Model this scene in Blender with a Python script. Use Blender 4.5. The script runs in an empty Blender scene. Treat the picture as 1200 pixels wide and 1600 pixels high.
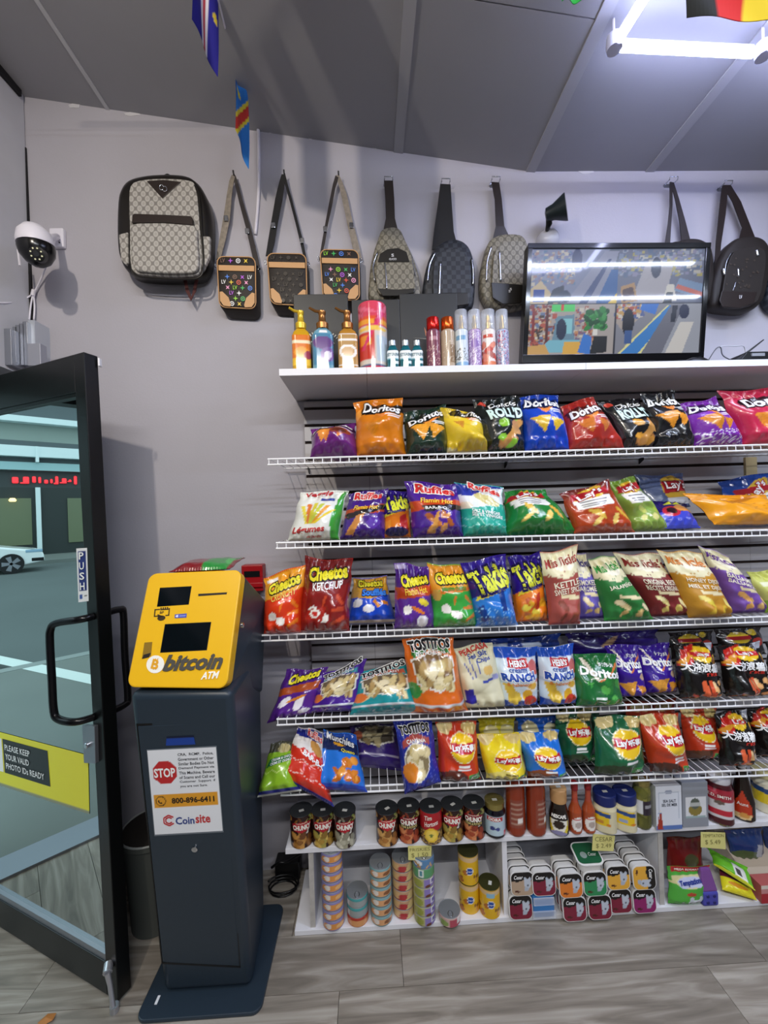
import bpy, bmesh, math, random
import numpy as np
from mathutils import Vector, Matrix

# ------------------------------------------------------------------ camera, world, lights, exposure
scene = bpy.context.scene
COL = scene.collection
F = 650.0                       # focal length in pixels of the 1200x1600 frame
HC = 1.55                       # eye height
YAW, PIT, ROL = map(math.radians, (1.9, -0.15, 1.81))
def _axes():
    cy, sy, cp, sp, cr, sr = math.cos(YAW), math.sin(YAW), math.cos(PIT), math.sin(PIT), math.cos(ROL), math.sin(ROL)
    f = np.array([sy*cp, cy*cp, sp]); r = np.array([cy, -sy, 0.0]); d = np.cross(f, r)
    return np.stack([cr*r + sr*d, -sr*r + cr*d, f])
M = _axes()
CAM = np.array([0, 0, HC])
cd = bpy.data.cameras.new('camera'); cam = bpy.data.objects.new('camera', cd); COL.objects.link(cam)
cd.sensor_fit = 'AUTO'; cd.sensor_width = 36; cd.lens = F/1600*36; cd.clip_start = 0.02
_m = Matrix.Identity(4)
for i in range(3):
    _m[i][0] = M[0][i]; _m[i][1] = -M[1][i]; _m[i][2] = -M[2][i]; _m[i][3] = CAM[i]
cam.matrix_world = _m
scene.camera = cam
vs = scene.view_settings
vs.view_transform = 'Standard'; vs.look = 'None'; vs.gamma = 1.0; vs.use_curve_mapping = False
vs.exposure = 0.04
scene.cycles.max_bounces = 8; scene.cycles.caustics_reflective = False; scene.cycles.caustics_refractive = False

world = bpy.data.worlds.new('overcast_sky'); scene.world = world; world.use_nodes = True
_bg = world.node_tree.nodes['Background']
_bg.inputs[0].default_value = (0.62, 0.80, 0.86, 1); _bg.inputs[1].default_value = 3.0

def area_light(name, loc, aim, sx, sy, power, color):
    d = bpy.data.lights.new(name, 'AREA'); d.shape = 'RECTANGLE'; d.size = sx; d.size_y = sy
    d.energy = power; d.color = color
    o = bpy.data.objects.new(name, d); COL.objects.link(o); o.location = loc
    o.rotation_euler = (Vector(aim) - Vector(loc)).to_track_quat('-Z', 'Y').to_euler()
    return o
# the shop's ceiling lamps: cool LED tubes over the aisle, one warm lamp nearer the door
area_light('aisle_tube_light', (1.40, 0.85, 2.95), (1.40, 0.85, 0), 1.1, 0.026, 12, (0.70, 0.80, 1.0))
area_light('aisle_tube_light', (1.65, 0.46, 2.95), (1.65, 0.46, 0), 1.3, 0.026, 16, (0.70, 0.80, 1.0))
area_light('aisle_tube_light', (1.3, -1.6, 2.95), (1.0, 0.6, 0.2), 1.6, 0.05, 34, (0.84, 0.90, 1.0))
area_light('counter_tube_light', (-0.1, -0.9, 2.95), (-0.05, 0.0, 0.0), 1.2, 0.06, 38, (1.0, 0.98, 0.95))
LAMP = (-0.75, -0.1, 3.0)
area_light('door_lamp', LAMP, (-0.4, 1.83, 1.9), 0.05, 0.05, 17, (1.0, 0.90, 0.76))

# ------------------------------------------------------------------ pixel <-> place
def ray(x, y): return M.T @ np.array([(x-600)/F, (y-800)/F, 1.0])
def PY(x, y, Y):
    r = ray(x, y); return r*(Y/r[1]) + CAM
def PZ(x, y, z):
    r = ray(x, y); return r*((z-HC)/r[2]) + CAM
def PP(x, y, p0, n):
    r = ray(x, y); p0 = np.array(p0); n = np.array(n); return CAM + r*(np.dot(p0-CAM, n)/np.dot(r, n))
def proj(p):
    c = M @ (np.array(p, float)-CAM); return 600+F*c[0]/c[2], 800+F*c[1]/c[2]
def XAT(px, Y, z):
    k = (px-600)/F; b = M @ np.array([0, Y, z-HC]); return (k*b[2]-b[0])/(M[0][0]-k*M[2][0])

# ------------------------------------------------------------------ colours and materials
def lin(c):
    if isinstance(c, str):
        c = c.lstrip('#'); c = [int(c[i:i+2], 16) for i in (0, 2, 4)]
    a = np.array(c, float)/255
    return np.where(a <= 0.04045, a/12.92, ((a+0.055)/1.055)**2.4)
MATS = {}
def mat(name, c='#808080', rough=0.5, metal=0.0, emit=0.0, spec=0.5, coat=0.0, bump=0.0, bscale=60, var=0.0, vscale=3.0, trans=0.0, alpha=1.0, attr=False, ior=1.45):
    if name in MATS: return MATS[name]
    m = bpy.data.materials.new(name); m.use_nodes = True; nt = m.node_tree; N = nt.nodes; L = nt.links
    b = N['Principled BSDF']
    col = (*lin(c), 1)
    b.inputs['Base Color'].default_value = col
    b.inputs['Roughness'].default_value = rough; b.inputs['Metallic'].default_value = metal
    b.inputs['Specular IOR Level'].default_value = spec; b.inputs['Coat Weight'].default_value = coat; b.inputs['Coat Roughness'].default_value = 0.08
    b.inputs['Transmission Weight'].default_value = trans; b.inputs['IOR'].default_value = ior; b.inputs['Alpha'].default_value = alpha
    src = None
    if attr:
        a = N.new('ShaderNodeAttribute'); a.attribute_name = 'Col'; src = a.outputs['Color']
        L.new(src, b.inputs['Base Color'])
    tc = N.new('ShaderNodeTexCoord')
    if var:
        n = N.new('ShaderNodeTexNoise'); n.inputs['Scale'].default_value = vscale; n.inputs['Detail'].default_value = 6
        L.new(tc.outputs['Object'], n.inputs['Vector'])
        mr = N.new('ShaderNodeMapRange'); mr.inputs[1].default_value = 0.3; mr.inputs[2].default_value = 0.7
        mr.inputs[3].default_value = 1-var; mr.inputs[4].default_value = 1+var; L.new(n.outputs['Fac'], mr.inputs[0])
        mx = N.new('ShaderNodeMix'); mx.data_type = 'RGBA'; mx.blend_type = 'MULTIPLY'; mx.inputs[0].default_value = 1
        if src is not None: L.new(src, mx.inputs[6])
        else: mx.inputs[6].default_value = col
        L.new(mr.outputs[0], mx.inputs[7]); L.new(mx.outputs[2], b.inputs['Base Color'])
    if bump:
        n = N.new('ShaderNodeTexNoise'); n.inputs['Scale'].default_value = bscale; n.inputs['Detail'].default_value = 3
        L.new(tc.outputs['Object'], n.inputs['Vector'])
        bp = N.new('ShaderNodeBump'); bp.inputs['Strength'].default_value = bump; bp.inputs['Distance'].default_value = 0.01
        L.new(n.outputs['Fac'], bp.inputs['Height']); L.new(bp.outputs[0], b.inputs['Normal'])
    if emit:
        b.inputs['Emission Color'].default_value = col; b.inputs['Emission Strength'].default_value = emit
        if attr: L.new(src, b.inputs['Emission Color'])
    MATS[name] = m; return m
FOIL = mat('printed_foil', rough=0.24, spec=0.5, coat=0.5, attr=True, bump=0.16, bscale=38)
MATTEFOIL = mat('matte_printed_foil', rough=0.42, spec=0.4, attr=True, bump=0.10, bscale=45)
PRINT = mat('printed_label', rough=0.4, attr=True)
GLOSSPRINT = mat('printed_metal_label', rough=0.25, attr=True, coat=0.2)
INK = mat('printed_lettering', rough=0.4, attr=True)
WHITE = mat('white_melamine', '#e4e4ea', 0.45, var=0.04, vscale=6)
WIRE = mat('white_coated_wire', '#eeeef0', 0.35)
BLACKP = mat('black_plastic', '#0c0c0e', 0.35)
BLACKM = mat('black_painted_metal', '#0a0b0c', 0.33)
CHROME = mat('chrome', '#c9ccd2', 0.18, metal=1.0)
ALU = mat('brushed_aluminium', '#9a9da6', 0.38, metal=0.85)

def pattern_mat(name, kind, c1, c2, scale, rough=0.5):
    """woven or printed fabric patterns: gg = lattice of paired rings, chk = checks"""
    if name in MATS: return MATS[name]
    m = mat(name, c1, rough); nt = m.node_tree; N = nt.nodes; L = nt.links; b = N['Principled BSDF']
    tc = N.new('ShaderNodeTexCoord'); mp = N.new('ShaderNodeMapping'); L.new(tc.outputs['Object'], mp.inputs[0])
    mx = N.new('ShaderNodeMix'); mx.data_type = 'RGBA'; mx.inputs[6].default_value = (*lin(c1), 1); mx.inputs[7].default_value = (*lin(c2), 1)
    if kind == 'chk':
        mp.inputs['Scale'].default_value = (scale, 0.0001, scale); mp.inputs['Location'].default_value = (0, 0.5, 0)
        t = N.new('ShaderNodeTexChecker'); t.inputs['Scale'].default_value = 1; L.new(mp.outputs[0], t.inputs[0]); L.new(t.outputs['Fac'], mx.inputs[0])
    else:
        mp.inputs['Scale'].default_value = (scale, 0.0001, scale*0.82); mp.inputs['Rotation'].default_value = (0, math.radians(45), 0)
        t = N.new('ShaderNodeTexVoronoi'); t.inputs['Scale'].default_value = 1; t.inputs['Randomness'].default_value = 0.0; t.voronoi_dimensions = '3D'
        L.new(mp.outputs[0], t.inputs['Vector'])
        r = N.new('ShaderNodeValToRGB'); e = r.color_ramp.elements
        e[0].position = 0.0; e[0].color = (0.75,)*3+(1,); e[1].position = 0.5; e[1].color = (0, 0, 0, 1)
        k = e.new(0.18); k.color = (0.45,)*3+(1,); k = e.new(0.27); k.color = (1, 1, 1, 1); k = e.new(0.42); k.color = (0.55,)*3+(1,)
        L.new(t.outputs['Distance'], r.inputs[0]); L.new(r.outputs[0], mx.inputs[0])
    n = N.new('ShaderNodeTexNoise'); n.inputs['Scale'].default_value = 400; bp = N.new('ShaderNodeBump'); bp.inputs['Strength'].default_value = 0.15
    L.new(n.outputs[0], bp.inputs['Height']); L.new(bp.outputs[0], b.inputs['Normal'])
    L.new(mx.outputs[2], b.inputs['Base Color']); return m

# ------------------------------------------------------------------ mesh helpers
class MB:
    """collects geometry in world coordinates; build() links it as one mesh object"""
    def __init__(s): s.v = []; s.f = []; s.c = []; s.mi = []; s.n = 0
    def add(s, V, Fc, col=None, mi=0):
        V = np.asarray(V, float).reshape(-1, 3); s.v.append(V)
        s.f.extend([tuple(int(i)+s.n for i in f) for f in Fc]); s.mi.extend([mi]*len(Fc))
        if col is None: col = (0.5, 0.5, 0.5)
        elif isinstance(col, str): col = lin(col)
        C = np.asarray(col, float)
        if C.ndim == 1: C = np.tile(C, (len(V), 1))
        s.c.append(C); s.n += len(V); return s
    def box(s, lo, hi, col=None, mi=0):
        x0, y0, z0 = lo; x1, y1, z1 = hi
        V = [(x0,y0,z0),(x1,y0,z0),(x1,y1,z0),(x0,y1,z0),(x0,y0,z1),(x1,y0,z1),(x1,y1,z1),(x0,y1,z1)]
        return s.add(V, HEXF, col, mi)
    def hexa(s, V, col=None, mi=0):     # 8 corners: bottom ring then top ring
        return s.add(V, HEXF, col, mi)
    def rbox(s, lo, hi, r, seg=2, col=None, mi=0):
        bm = bmesh.new(); bmesh.ops.create_cube(bm, size=1)
        lo = np.array(lo, float); hi = np.array(hi, float)
        for v in bm.verts: v.co = Vector((lo+hi)/2 + np.array(v.co)*(hi-lo))
        bmesh.ops.bevel(bm, geom=bm.edges[:], offset=r, segments=seg, profile=0.5, affect='EDGES')
        return s.bm(bm, col, mi)
    def bm(s, bm, col=None, mi=0):
        bm.verts.index_update(); V = [tuple(v.co) for v in bm.verts]; Fc = [[v.index for v in f.verts] for f in bm.faces]; bm.free()
        return s.add(V, Fc, col, mi)
    def tube(s, P, r, n=8, col=None, mi=0, closed=False, cap=True):
        P = [np.array(p, float) for p in P]; k = len(P); V = []; Fc = []; up0 = None
        for i in range(k):
            a = P[(i-1) % k] if (closed or i > 0) else P[i]; b = P[(i+1) % k] if (closed or i < k-1) else P[i]
            t = b-a; t /= np.linalg.norm(t)+1e-12
            if up0 is None: up0 = np.array([0, 0, 1.0]) if abs(t[2]) < 0.9 else np.array([0, 1.0, 0])
            x = np.cross(up0, t); x /= np.linalg.norm(x)+1e-12; y = np.cross(t, x); up0 = y
            rr = r[i] if hasattr(r, '__len__') else r
            for j in range(n):
                w = 2*math.pi*j/n; V.append(P[i]+rr*(math.cos(w)*x+math.sin(w)*y))
        for i in range(k if closed else k-1):
            for j in range(n):
                a, b = i*n+j, i*n+(j+1) % n; c, d = ((i+1) % k)*n+(j+1) % n, ((i+1) % k)*n+j; Fc.append((a, b, c, d))
        if cap and not closed: Fc += [tuple(range(n))[::-1], tuple((k-1)*n+j for j in range(n))]
        return s.add(V, Fc, col, mi)
    def strip(s, P, W, th, col=None, mi=0):
        """flat strap along P; W = half-width vector(s), th = thickness vector"""
        P = [np.array(p, float) for p in P]; V = []; Fc = []; th = np.array(th, float)
        for i, p in enumerate(P):
            w = np.array(W[i] if np.ndim(W) == 2 else W, float); V += [p-w, p+w, p+w+th, p-w+th]
        for i in range(len(P)-1):
            for j in range(4): Fc.append((i*4+j, i*4+(j+1) % 4, (i+1)*4+(j+1) % 4, (i+1)*4+j))
        k = (len(P)-1)*4; Fc += [(3, 2, 1, 0), (k, k+1, k+2, k+3)]
        return s.add(V, Fc, col, mi)
    def lathe(s, prof, c, n=32, col=None, mi=0, axis=None):
        """prof = [(r, h)] from bottom to top, about the vertical (or axis) through c"""
        c = np.array(c, float); V = []; Fc = []
        if axis is None: ax, ex, ey = np.array([0, 0, 1.0]), np.array([1.0, 0, 0]), np.array([0, 1.0, 0])
        else:
            ax = np.array(axis, float); ax /= np.linalg.norm(ax); ex = np.cross(ax, (0.1, 0.2, 1.0)); ex /= np.linalg.norm(ex); ey = np.cross(ax, ex)
        for r, h in prof:
            for j in range(n): w = 2*math.pi*j/n; V.append(c+ax*h+r*(math.cos(w)*ex+math.sin(w)*ey))
        k = len(prof)
        for i in range(k-1):
            for j in range(n): Fc.append((i*n+j, i*n+(j+1) % n, (i+1)*n+(j+1) % n, (i+1)*n+j))
        Fc += [tuple(range(n))[::-1], tuple((k-1)*n+j for j in range(n))]
        return s.add(V, Fc, col, mi)
    def poly(s, pts, th=None, col=None, mi=0):
        """flat polygon, or a slab when th (a vector) is given"""
        pts = [np.array(p, float) for p in pts]; n = len(pts)
        if th is None: return s.add(pts, [tuple(range(n))], col, mi)
        th = np.array(th, float); V = pts+[p+th for p in pts]
        Fc = [tuple(range(n))[::-1], tuple(range(n, 2*n))]+[(i, (i+1) % n, n+(i+1) % n, n+i) for i in range(n)]
        return s.add(V, Fc, col, mi)
    def build(s, name, m, parent=None, smooth=False, bevel=0, bseg=2, fixn=True, **kw):
        V = np.concatenate(s.v); C = np.concatenate(s.c)
        lo, hi = V.min(0), V.max(0); org = np.array([(lo[0]+hi[0])/2, (lo[1]+hi[1])/2, lo[2]])
        me = bpy.data.meshes.new(name); me.from_pydata((V-org).tolist(), [], s.f)
        ms = m if isinstance(m, (list, tuple)) else [m]
        for x in ms: me.materials.append(x)
        if len(ms) > 1: me.polygons.foreach_set('material_index', s.mi)
        at = me.color_attributes.new('Col', 'FLOAT_COLOR', 'POINT'); at.data.foreach_set('color', np.concatenate([C, np.ones((len(C), 1))], 1).ravel())
        if fixn:
            bm = bmesh.new(); bm.from_mesh(me); bmesh.ops.recalc_face_normals(bm, faces=bm.faces[:]); bm.to_mesh(me); bm.free()
        if smooth:
            me.shade_smooth()
            if smooth != True: me.set_sharp_from_angle(angle=math.radians(smooth))
        o = bpy.data.objects.new(name, me); COL.objects.link(o)
        if bevel:
            md = o.modifiers.new('edge', 'BEVEL'); md.width = bevel; md.segments = bseg; md.limit_method = 'ANGLE'
        place(o, org, parent); tag(o, **kw); return o
HEXF = [(0,3,2,1),(4,5,6,7),(0,1,5,4),(1,2,6,5),(2,3,7,6),(3,0,4,7)]
ORG = {}
def place(o, org, parent):
    ORG[o.name] = np.array(org, float)
    if parent is not None: o.parent = parent; o.location = Vector(org)-Vector(ORG[parent.name])
    else: o.location = Vector(org)
def tag(o, label=None, cat=None, group=None, kind=None):
    if label: o['label'] = label
    if cat: o['category'] = cat
    if group: o['group'] = group
    if kind: o['kind'] = kind
    return o
def empty(name, loc, label=None, cat=None, group=None, kind=None):
    o = bpy.data.objects.new(name, None); COL.objects.link(o); o.empty_display_size = 0.05; place(o, loc, None); return tag(o, label, cat, group, kind)
def copy_thing(o, d, label=None):
    c = o.copy(); COL.objects.link(c); c.location = o.location+Vector(d); ORG[c.name] = ORG[o.name]+np.array(d)
    if label: c['label'] = label
    for ch in o.children:
        e = ch.copy(); COL.objects.link(e); e.parent = c
        for g in ch.children:
            h = g.copy(); COL.objects.link(h); h.parent = e
    return c

# ------------------------------------------------------------------ print painting on (u, v) and lettering
def inpoly(U, V, pts):
    ins = np.zeros(U.shape, bool); n = len(pts)
    for i in range(n):
        x0, y0 = pts[i]; x1, y1 = pts[(i+1) % n]
        if y0 == y1: continue
        ins ^= ((V < y0) != (V < y1)) & (U < (x1-x0)*(V-y0)/(y1-y0)+x0)
    return ins
CHIPC = ['#e8a23a', '#d98a24', '#f0b95a', '#c97a1e']
def paint(U, V, base, ops, asp=1.3):
    C = np.tile(lin(base), (len(U), 1))
    for op in ops:
        k = op[0]
        if k == 'r': m = (U >= op[1]) & (U <= op[3]) & (V >= op[2]) & (V <= op[4]); C[m] = lin(op[5])
        elif k == 'e':
            a = math.radians(op[6]) if len(op) > 6 else 0; x = U-op[1]; y = (V-op[2])*asp
            xr, yr = x*math.cos(a)+y*math.sin(a), -x*math.sin(a)+y*math.cos(a)
            m = (xr/op[3])**2+(yr/(op[4]*asp))**2 <= 1; C[m] = lin(op[5])
        elif k == 'p': C[inpoly(U, V, op[1])] = lin(op[2])
        elif k == 'g':
            t = np.clip((V-op[1])/(op[3]-op[1]), 0, 1)[:, None]; m = (V >= op[1]) & (V <= op[3]); C[m] = ((1-t)*lin(op[2])+t*lin(op[4]))[m]
        elif k == 'z':      # zigzag line at v with amplitude, frequency, thickness
            w = np.abs(((U*op[3]) % 1)-0.5)*2; C[np.abs(V-op[1]-op[2]*(w-0.5)) < op[4]] = lin(op[5])
        elif k == 'zf':     # everything above a zigzag
            w = np.abs(((U*op[3]) % 1)-0.5)*2; C[V > op[1]+op[2]*(w-0.5)] = lin(op[4])
        elif k == 'n':
            rg = np.random.RandomState(op[7]); m = (U >= op[1]) & (U <= op[3]) & (V >= op[2]) & (V <= op[4]) & (rg.rand(len(U)) < op[5]); C[m] = lin(op[6])
        elif k == 'c':      # heap of chips or food pieces
            rg = random.Random(op[6]); cs = op[7] if len(op) > 7 else CHIPC
            for i in range(op[5]):
                q = ('e', op[1]+rg.uniform(-1, 1)*op[3], op[2]+rg.uniform(-1, 1)*op[4], op[3]*rg.uniform(.3, .55), op[4]*rg.uniform(.22, .5), cs[i % len(cs)], rg.uniform(0, 180))
                a = math.radians(q[6]); x = U-q[1]; y = (V-q[2])*asp; xr, yr = x*math.cos(a)+y*math.sin(a), -x*math.sin(a)+y*math.cos(a)
                d = (xr/q[3])**2+(yr/(q[4]*asp))**2; C[d <= 1] = lin(q[5])*0.8; C[d <= .7] = lin(q[5])
        elif k == 'd':      # many small goods: cu, cv, ru, rv, n, seed, colours, size
            rg = random.Random(op[6])
            for i in range(op[5]):
                cu, cv = op[1]+rg.uniform(-1, 1)*op[3], op[2]+rg.uniform(-1, 1)*op[4]; s = op[8]*rg.uniform(.5, 1.4)
                m = (np.abs(U-cu) < s) & (np.abs(V-cv) < s*rg.uniform(.8, 1.8)); C[m] = lin(rg.choice(op[7]))
        elif k == 't':      # a corn chip
            cu, cv, s, rot, c = op[1:6]; pts = []
            for a in (90, 210, 330):
                w = math.radians(a+rot); pts.append((cu+s*math.cos(w), cv+s*math.sin(w)/asp))
            m = inpoly(U, V, pts); rg = np.random.RandomState(3); C[m] = lin(c)*(0.85+0.3*rg.rand(m.sum(), 1))
    return C
TXT = {}
def text2d(body, off=0.0, shear=0.0, maxe=0.17):
    key = (body, off, shear)
    if key in TXT: return TXT[key]
    c = bpy.data.curves.new('t', 'FONT'); c.body = body; c.offset = off; c.resolution_u = 2; c.shear = shear; c.align_x = 'CENTER'; c.align_y = 'CENTER'
    o = bpy.data.objects.new('t', c); COL.objects.link(o)
    ev = o.evaluated_get(bpy.context.evaluated_depsgraph_get()); me = ev.to_mesh()
    bm = bmesh.new(); bm.from_mesh(me); ev.to_mesh_clear(); bmesh.ops.triangulate(bm, faces=bm.faces[:])
    for _ in range(3):
        es = [e for e in bm.edges if e.calc_length() > maxe]
        if not es: break
        bmesh.ops.subdivide_edges(bm, edges=es, cuts=1); bmesh.ops.triangulate(bm, faces=bm.faces[:])
    bm.verts.index_update(); V = np.array([v.co[:2] for v in bm.verts]).reshape(-1, 2); T = [[v.index for v in f.verts] for f in bm.faces]; bm.free()
    COL.objects.unlink(o); bpy.data.objects.remove(o); bpy.data.curves.remove(c)
    TXT[key] = (V, T); return TXT[key]
def text_norm(body, off=0.0, shear=0.0):
    """text scaled so its plain glyph box is 1 x 1 about the origin"""
    V0, _ = text2d(body, 0.0, shear); V, T = text2d(body, off, shear)
    lo, hi = V0.min(0), V0.max(0); return (V-(lo+hi)/2)/np.maximum(hi-lo, 1e-6), T, (hi-lo)
def add_text(mb, surf, body, cu, cv, w, h, col, rot=0.0, out=None, shear=0.0, bold=0.018, asp=1.3, lift=0.0026):
    """print a word on surf(u, v, lift): w, h in u and v units; out = colour of the outline"""
    a = math.radians(rot)
    for j, (c, off) in enumerate(([(out, bold+0.075)] if out else [])+[(col, bold)]):
        V, T, _ = text_norm(body, off, shear); x, y = V[:, 0]*w, V[:, 1]*h*asp
        U = cu+x*math.cos(a)-y*math.sin(a); W = cv+(x*math.sin(a)+y*math.cos(a))/asp
        mb.add(surf(U, W, lift+0.0006*j+(0.0006 if not out else 0)), T, c)
def grid_faces(nu, nv, off=0, flip=False):
    Fc = []
    for j in range(nv-1):
        for i in range(nu-1):
            q = (off+j*nu+i, off+j*nu+i+1, off+(j+1)*nu+i+1, off+(j+1)*nu+i); Fc.append(q[::-1] if flip else q)
    return Fc
def flat_surf(o, ex, ey, n):
    o, ex, ey, n = (np.array(a, float) for a in (o, ex, ey, n)); n /= np.linalg.norm(n)
    def S(U, V, lift=0.0): return o+np.outer(np.asarray(U), ex)+np.outer(np.asarray(V), ey)+n*lift
    return S
def panel(mb, surf, base, ops, nu=24, nv=24, lift=0.001, asp=1.0):
    u, v = np.meshgrid(np.linspace(0, 1, nu), np.linspace(0, 1, nv)); U, V = u.ravel(), v.ravel()
    mb.add(surf(U, V, lift), grid_faces(nu, nv), paint(U, V, base, ops, asp))
def sstep(a, b, x):
    t = np.clip((x-a)/(b-a), 0, 1); return t*t*(3-2*t)

# ------------------------------------------------------------------ pillow bags
def pillow(label, corners, T, base, ops, texts, seed, cat='chip bag', name='chip_bag', group=None, m=None, back=None, res=(38, 50), wrinkle=1.0, seal=True):
    """corners: bottom-left, bottom-right, top-right, top-left (world). A filled foil pouch with crimped ends."""
    BL, BR, TR, TL = (np.array(p, float) for p in corners)
    ex = (BR+TR-BL-TL)/2; ey = (TL+TR-BL-BR)/2; n = np.cross(ex, ey); n /= np.linalg.norm(n)
    if n[1] > 0: n = -n
    W, H = np.linalg.norm(ex), np.linalg.norm(ey); asp = H/W
    rg = np.random.RandomState(seed)
    ridges = [(rg.uniform(2.5, 6.5), rg.uniform(0, math.pi), rg.uniform(0, 6.28), rg.uniform(.4, 1)) for _ in range(5)]
    dents = [(rg.uniform(.1, .9), rg.uniform(.1, .9), rg.uniform(.10, .24), rg.choice([-1, 1])*rg.uniform(.8, 1.8)) for _ in range(6)]
    ph = rg.uniform(0, 6.28, 6); fr = rg.uniform(3, 6, 4); sk = rg.uniform(-.12, .12)
    def S(U, V, lift=0.0, side=1):
        U = np.asarray(U, float); V = np.asarray(V, float); x = 2*U-1
        pin = 1.02-0.06*np.sin(np.pi*np.clip(V, 0, 1))**1.5-0.06*np.exp(-((V-.85)/.08)**2)-0.03*np.exp(-((V-.09)/.06)**2)+0.022*np.sin(V*fr[2]*2.2+ph[3]+x*1.3)
        uu = 0.5+(U-0.5)*pin+sk*.12*np.sin(np.pi*V)
        vv = V+(0.020*np.sin(x*fr[3]*.7+ph[0])-0.012*(1-x*x))*sstep(.75, 1, V)
        P = (np.outer((1-uu)*(1-vv), BL)+np.outer(uu*(1-vv), BR)+np.outer(uu*vv, TR)+np.outer((1-uu)*vv, TL))
        fu = np.clip(1-np.abs(x)**2.6, 0, 1)**0.6
        fv = np.clip(V/0.16, 0, 1)**0.5*(1-0.95*sstep(.45, .97, V)**1.15)
        w = np.zeros_like(U)
        for f, a, p, g in ridges: w += g*(np.abs(np.sin(f*(U*math.cos(a)+V*asp*math.sin(a))+p))-0.5)
        for du, dv, dr, da in dents: w += da*np.exp(-(((U-du)**2+((V-dv)*asp)**2)/dr**2))
        w += 0.35*np.abs(np.sin(9*(U+ph[4])+5*np.sin(4*V+ph[5])))*(np.exp(-((V-.8)/.12)**2)+np.exp(-((V-.12)/.1)**2))
        pl = np.sin(fr[0]*2*np.pi*U+ph[1])*np.exp(-((V-.88)/.1)**2)+0.8*np.sin(fr[1]*2*np.pi*U+ph[2])*np.exp(-((V-.08)/.08)**2)
        edge = np.clip(np.minimum(np.minimum(U, 1-U)*8, np.minimum(V, 1-V)*12), 0, 1)
        d = T*(fu*fv+wrinkle*edge*(0.10*w+0.14*pl)*(0.35+fu))
        d = np.maximum(d, 0.0008)
        return P+np.outer(np.where(side > 0, d+lift, -0.75*d-lift), n)
    nu, nv = res; u, v = np.meshgrid(np.linspace(0, 1, nu), np.linspace(0, 1, nv)); U, V = u.ravel(), v.ravel()
    C = paint(U, V, base, ops, asp)
    mb = MB(); mb.add(S(U, V), grid_faces(nu, nv), C)
    nb, mbk = 14, 18; u, v = np.meshgrid(np.linspace(0, 1, nb), np.linspace(0, 1, mbk))
    mb.add(S(u.ravel(), v.ravel(), 0, -1), grid_faces(nb, mbk, flip=True), lin(back or base))
    o = mb.build(name, m or FOIL, smooth=True, fixn=False, label=label, cat=cat, group=group)
    if seal:        # crimped end seams
        for v0, v1 in ((0.0, 0.03), (0.97, 1.0)):
            k = 46; Uz = np.repeat(np.linspace(0, 1, k), 2); Vz = np.tile([v0, v1], k); lf = 0.0007+0.0012*(np.arange(2*k)//2 % 2)
            MB().add(S(Uz, Vz, 0)+np.outer(lf, n), [(2*i, 2*i+2, 2*i+3, 2*i+1) for i in range(k-1)], paint(Uz, Vz, base, ops, asp)).build('crimped_seam', m or FOIL, o, fixn=False)
    if texts:
        for t in texts:
            kw = t[6] if len(t) > 6 else {}; tb = MB()
            add_text(tb, S, t[0], t[1], t[2], t[3], t[4], t[5], asp=asp, **kw)
            tb.build('lettering', INK, o, fixn=False)
    return o
# ------------------------------------------------------------------ the room
YW = 1.83                       # shop wall behind the shelves
XF = -1.80                      # storefront plane
ZK, XK = 3.038, 0.76            # ceiling crease
def zc(x): return ZK+(XK-x)*0.151 if x < XK else ZK
def wood_mat():
    m = mat('plank_laminate', '#a89c90', 0.36); nt = m.node_tree; N = nt.nodes; L = nt.links; b = N['Principled BSDF']
    tc = N.new('ShaderNodeTexCoord'); oi = N.new('ShaderNodeObjectInfo'); mp = N.new('ShaderNodeMapping'); mp.inputs['Scale'].default_value = (1.6, 16, 1)
    ad = N.new('ShaderNodeVectorMath'); ad.operation = 'ADD'; sc = N.new('ShaderNodeVectorMath'); sc.operation = 'SCALE'; sc.inputs[3].default_value = 37
    cx = N.new('ShaderNodeCombineXYZ'); L.new(oi.outputs['Random'], cx.inputs[0]); L.new(oi.outputs['Random'], cx.inputs[1]); L.new(cx.outputs[0], sc.inputs[0])
    L.new(tc.outputs['Object'], mp.inputs[0]); L.new(mp.outputs[0], ad.inputs[0]); L.new(sc.outputs[0], ad.inputs[1])
    n = N.new('ShaderNodeTexNoise'); n.inputs['Scale'].default_value = 1.6; n.inputs['Detail'].default_value = 8; n.inputs['Distortion'].default_value = 1.2; L.new(ad.outputs[0], n.inputs['Vector'])
    r = N.new('ShaderNodeValToRGB'); e = r.color_ramp.elements; e[0].position = 0.3; e[0].color = (*lin('#766f66'), 1); e[1].position = 0.72; e[1].color = (*lin('#b4aea5'), 1)
    k = e.new(0.5); k.color = (*lin('#928a80'), 1)
    L.new(n.outputs[0], r.inputs[0])
    mr = N.new('ShaderNodeMapRange'); mr.inputs[3].default_value = 0.82; mr.inputs[4].default_value = 1.1; L.new(oi.outputs['Random'], mr.inputs[0])
    mx = N.new('ShaderNodeMix'); mx.data_type = 'RGBA'; mx.blend_type = 'MULTIPLY'; mx.inputs[0].default_value = 1
    L.new(r.outputs[0], mx.inputs[6]); L.new(mr.outputs[0], mx.inputs[7]); L.new(mx.outputs[2], b.inputs['Base Color']); return m
WOOD = wood_mat()
WALLM = mat('painted_wall', '#b2afb7', 0.75, var=0.035, vscale=2.2, bump=0.05, bscale=120)
CEILM = mat('painted_ceiling', '#9b9ba0', 0.7, var=0.05, vscale=1.8)
POSTM = mat('white_painted_post', '#c4c4ca', 0.6, var=0.05, vscale=5)
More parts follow.
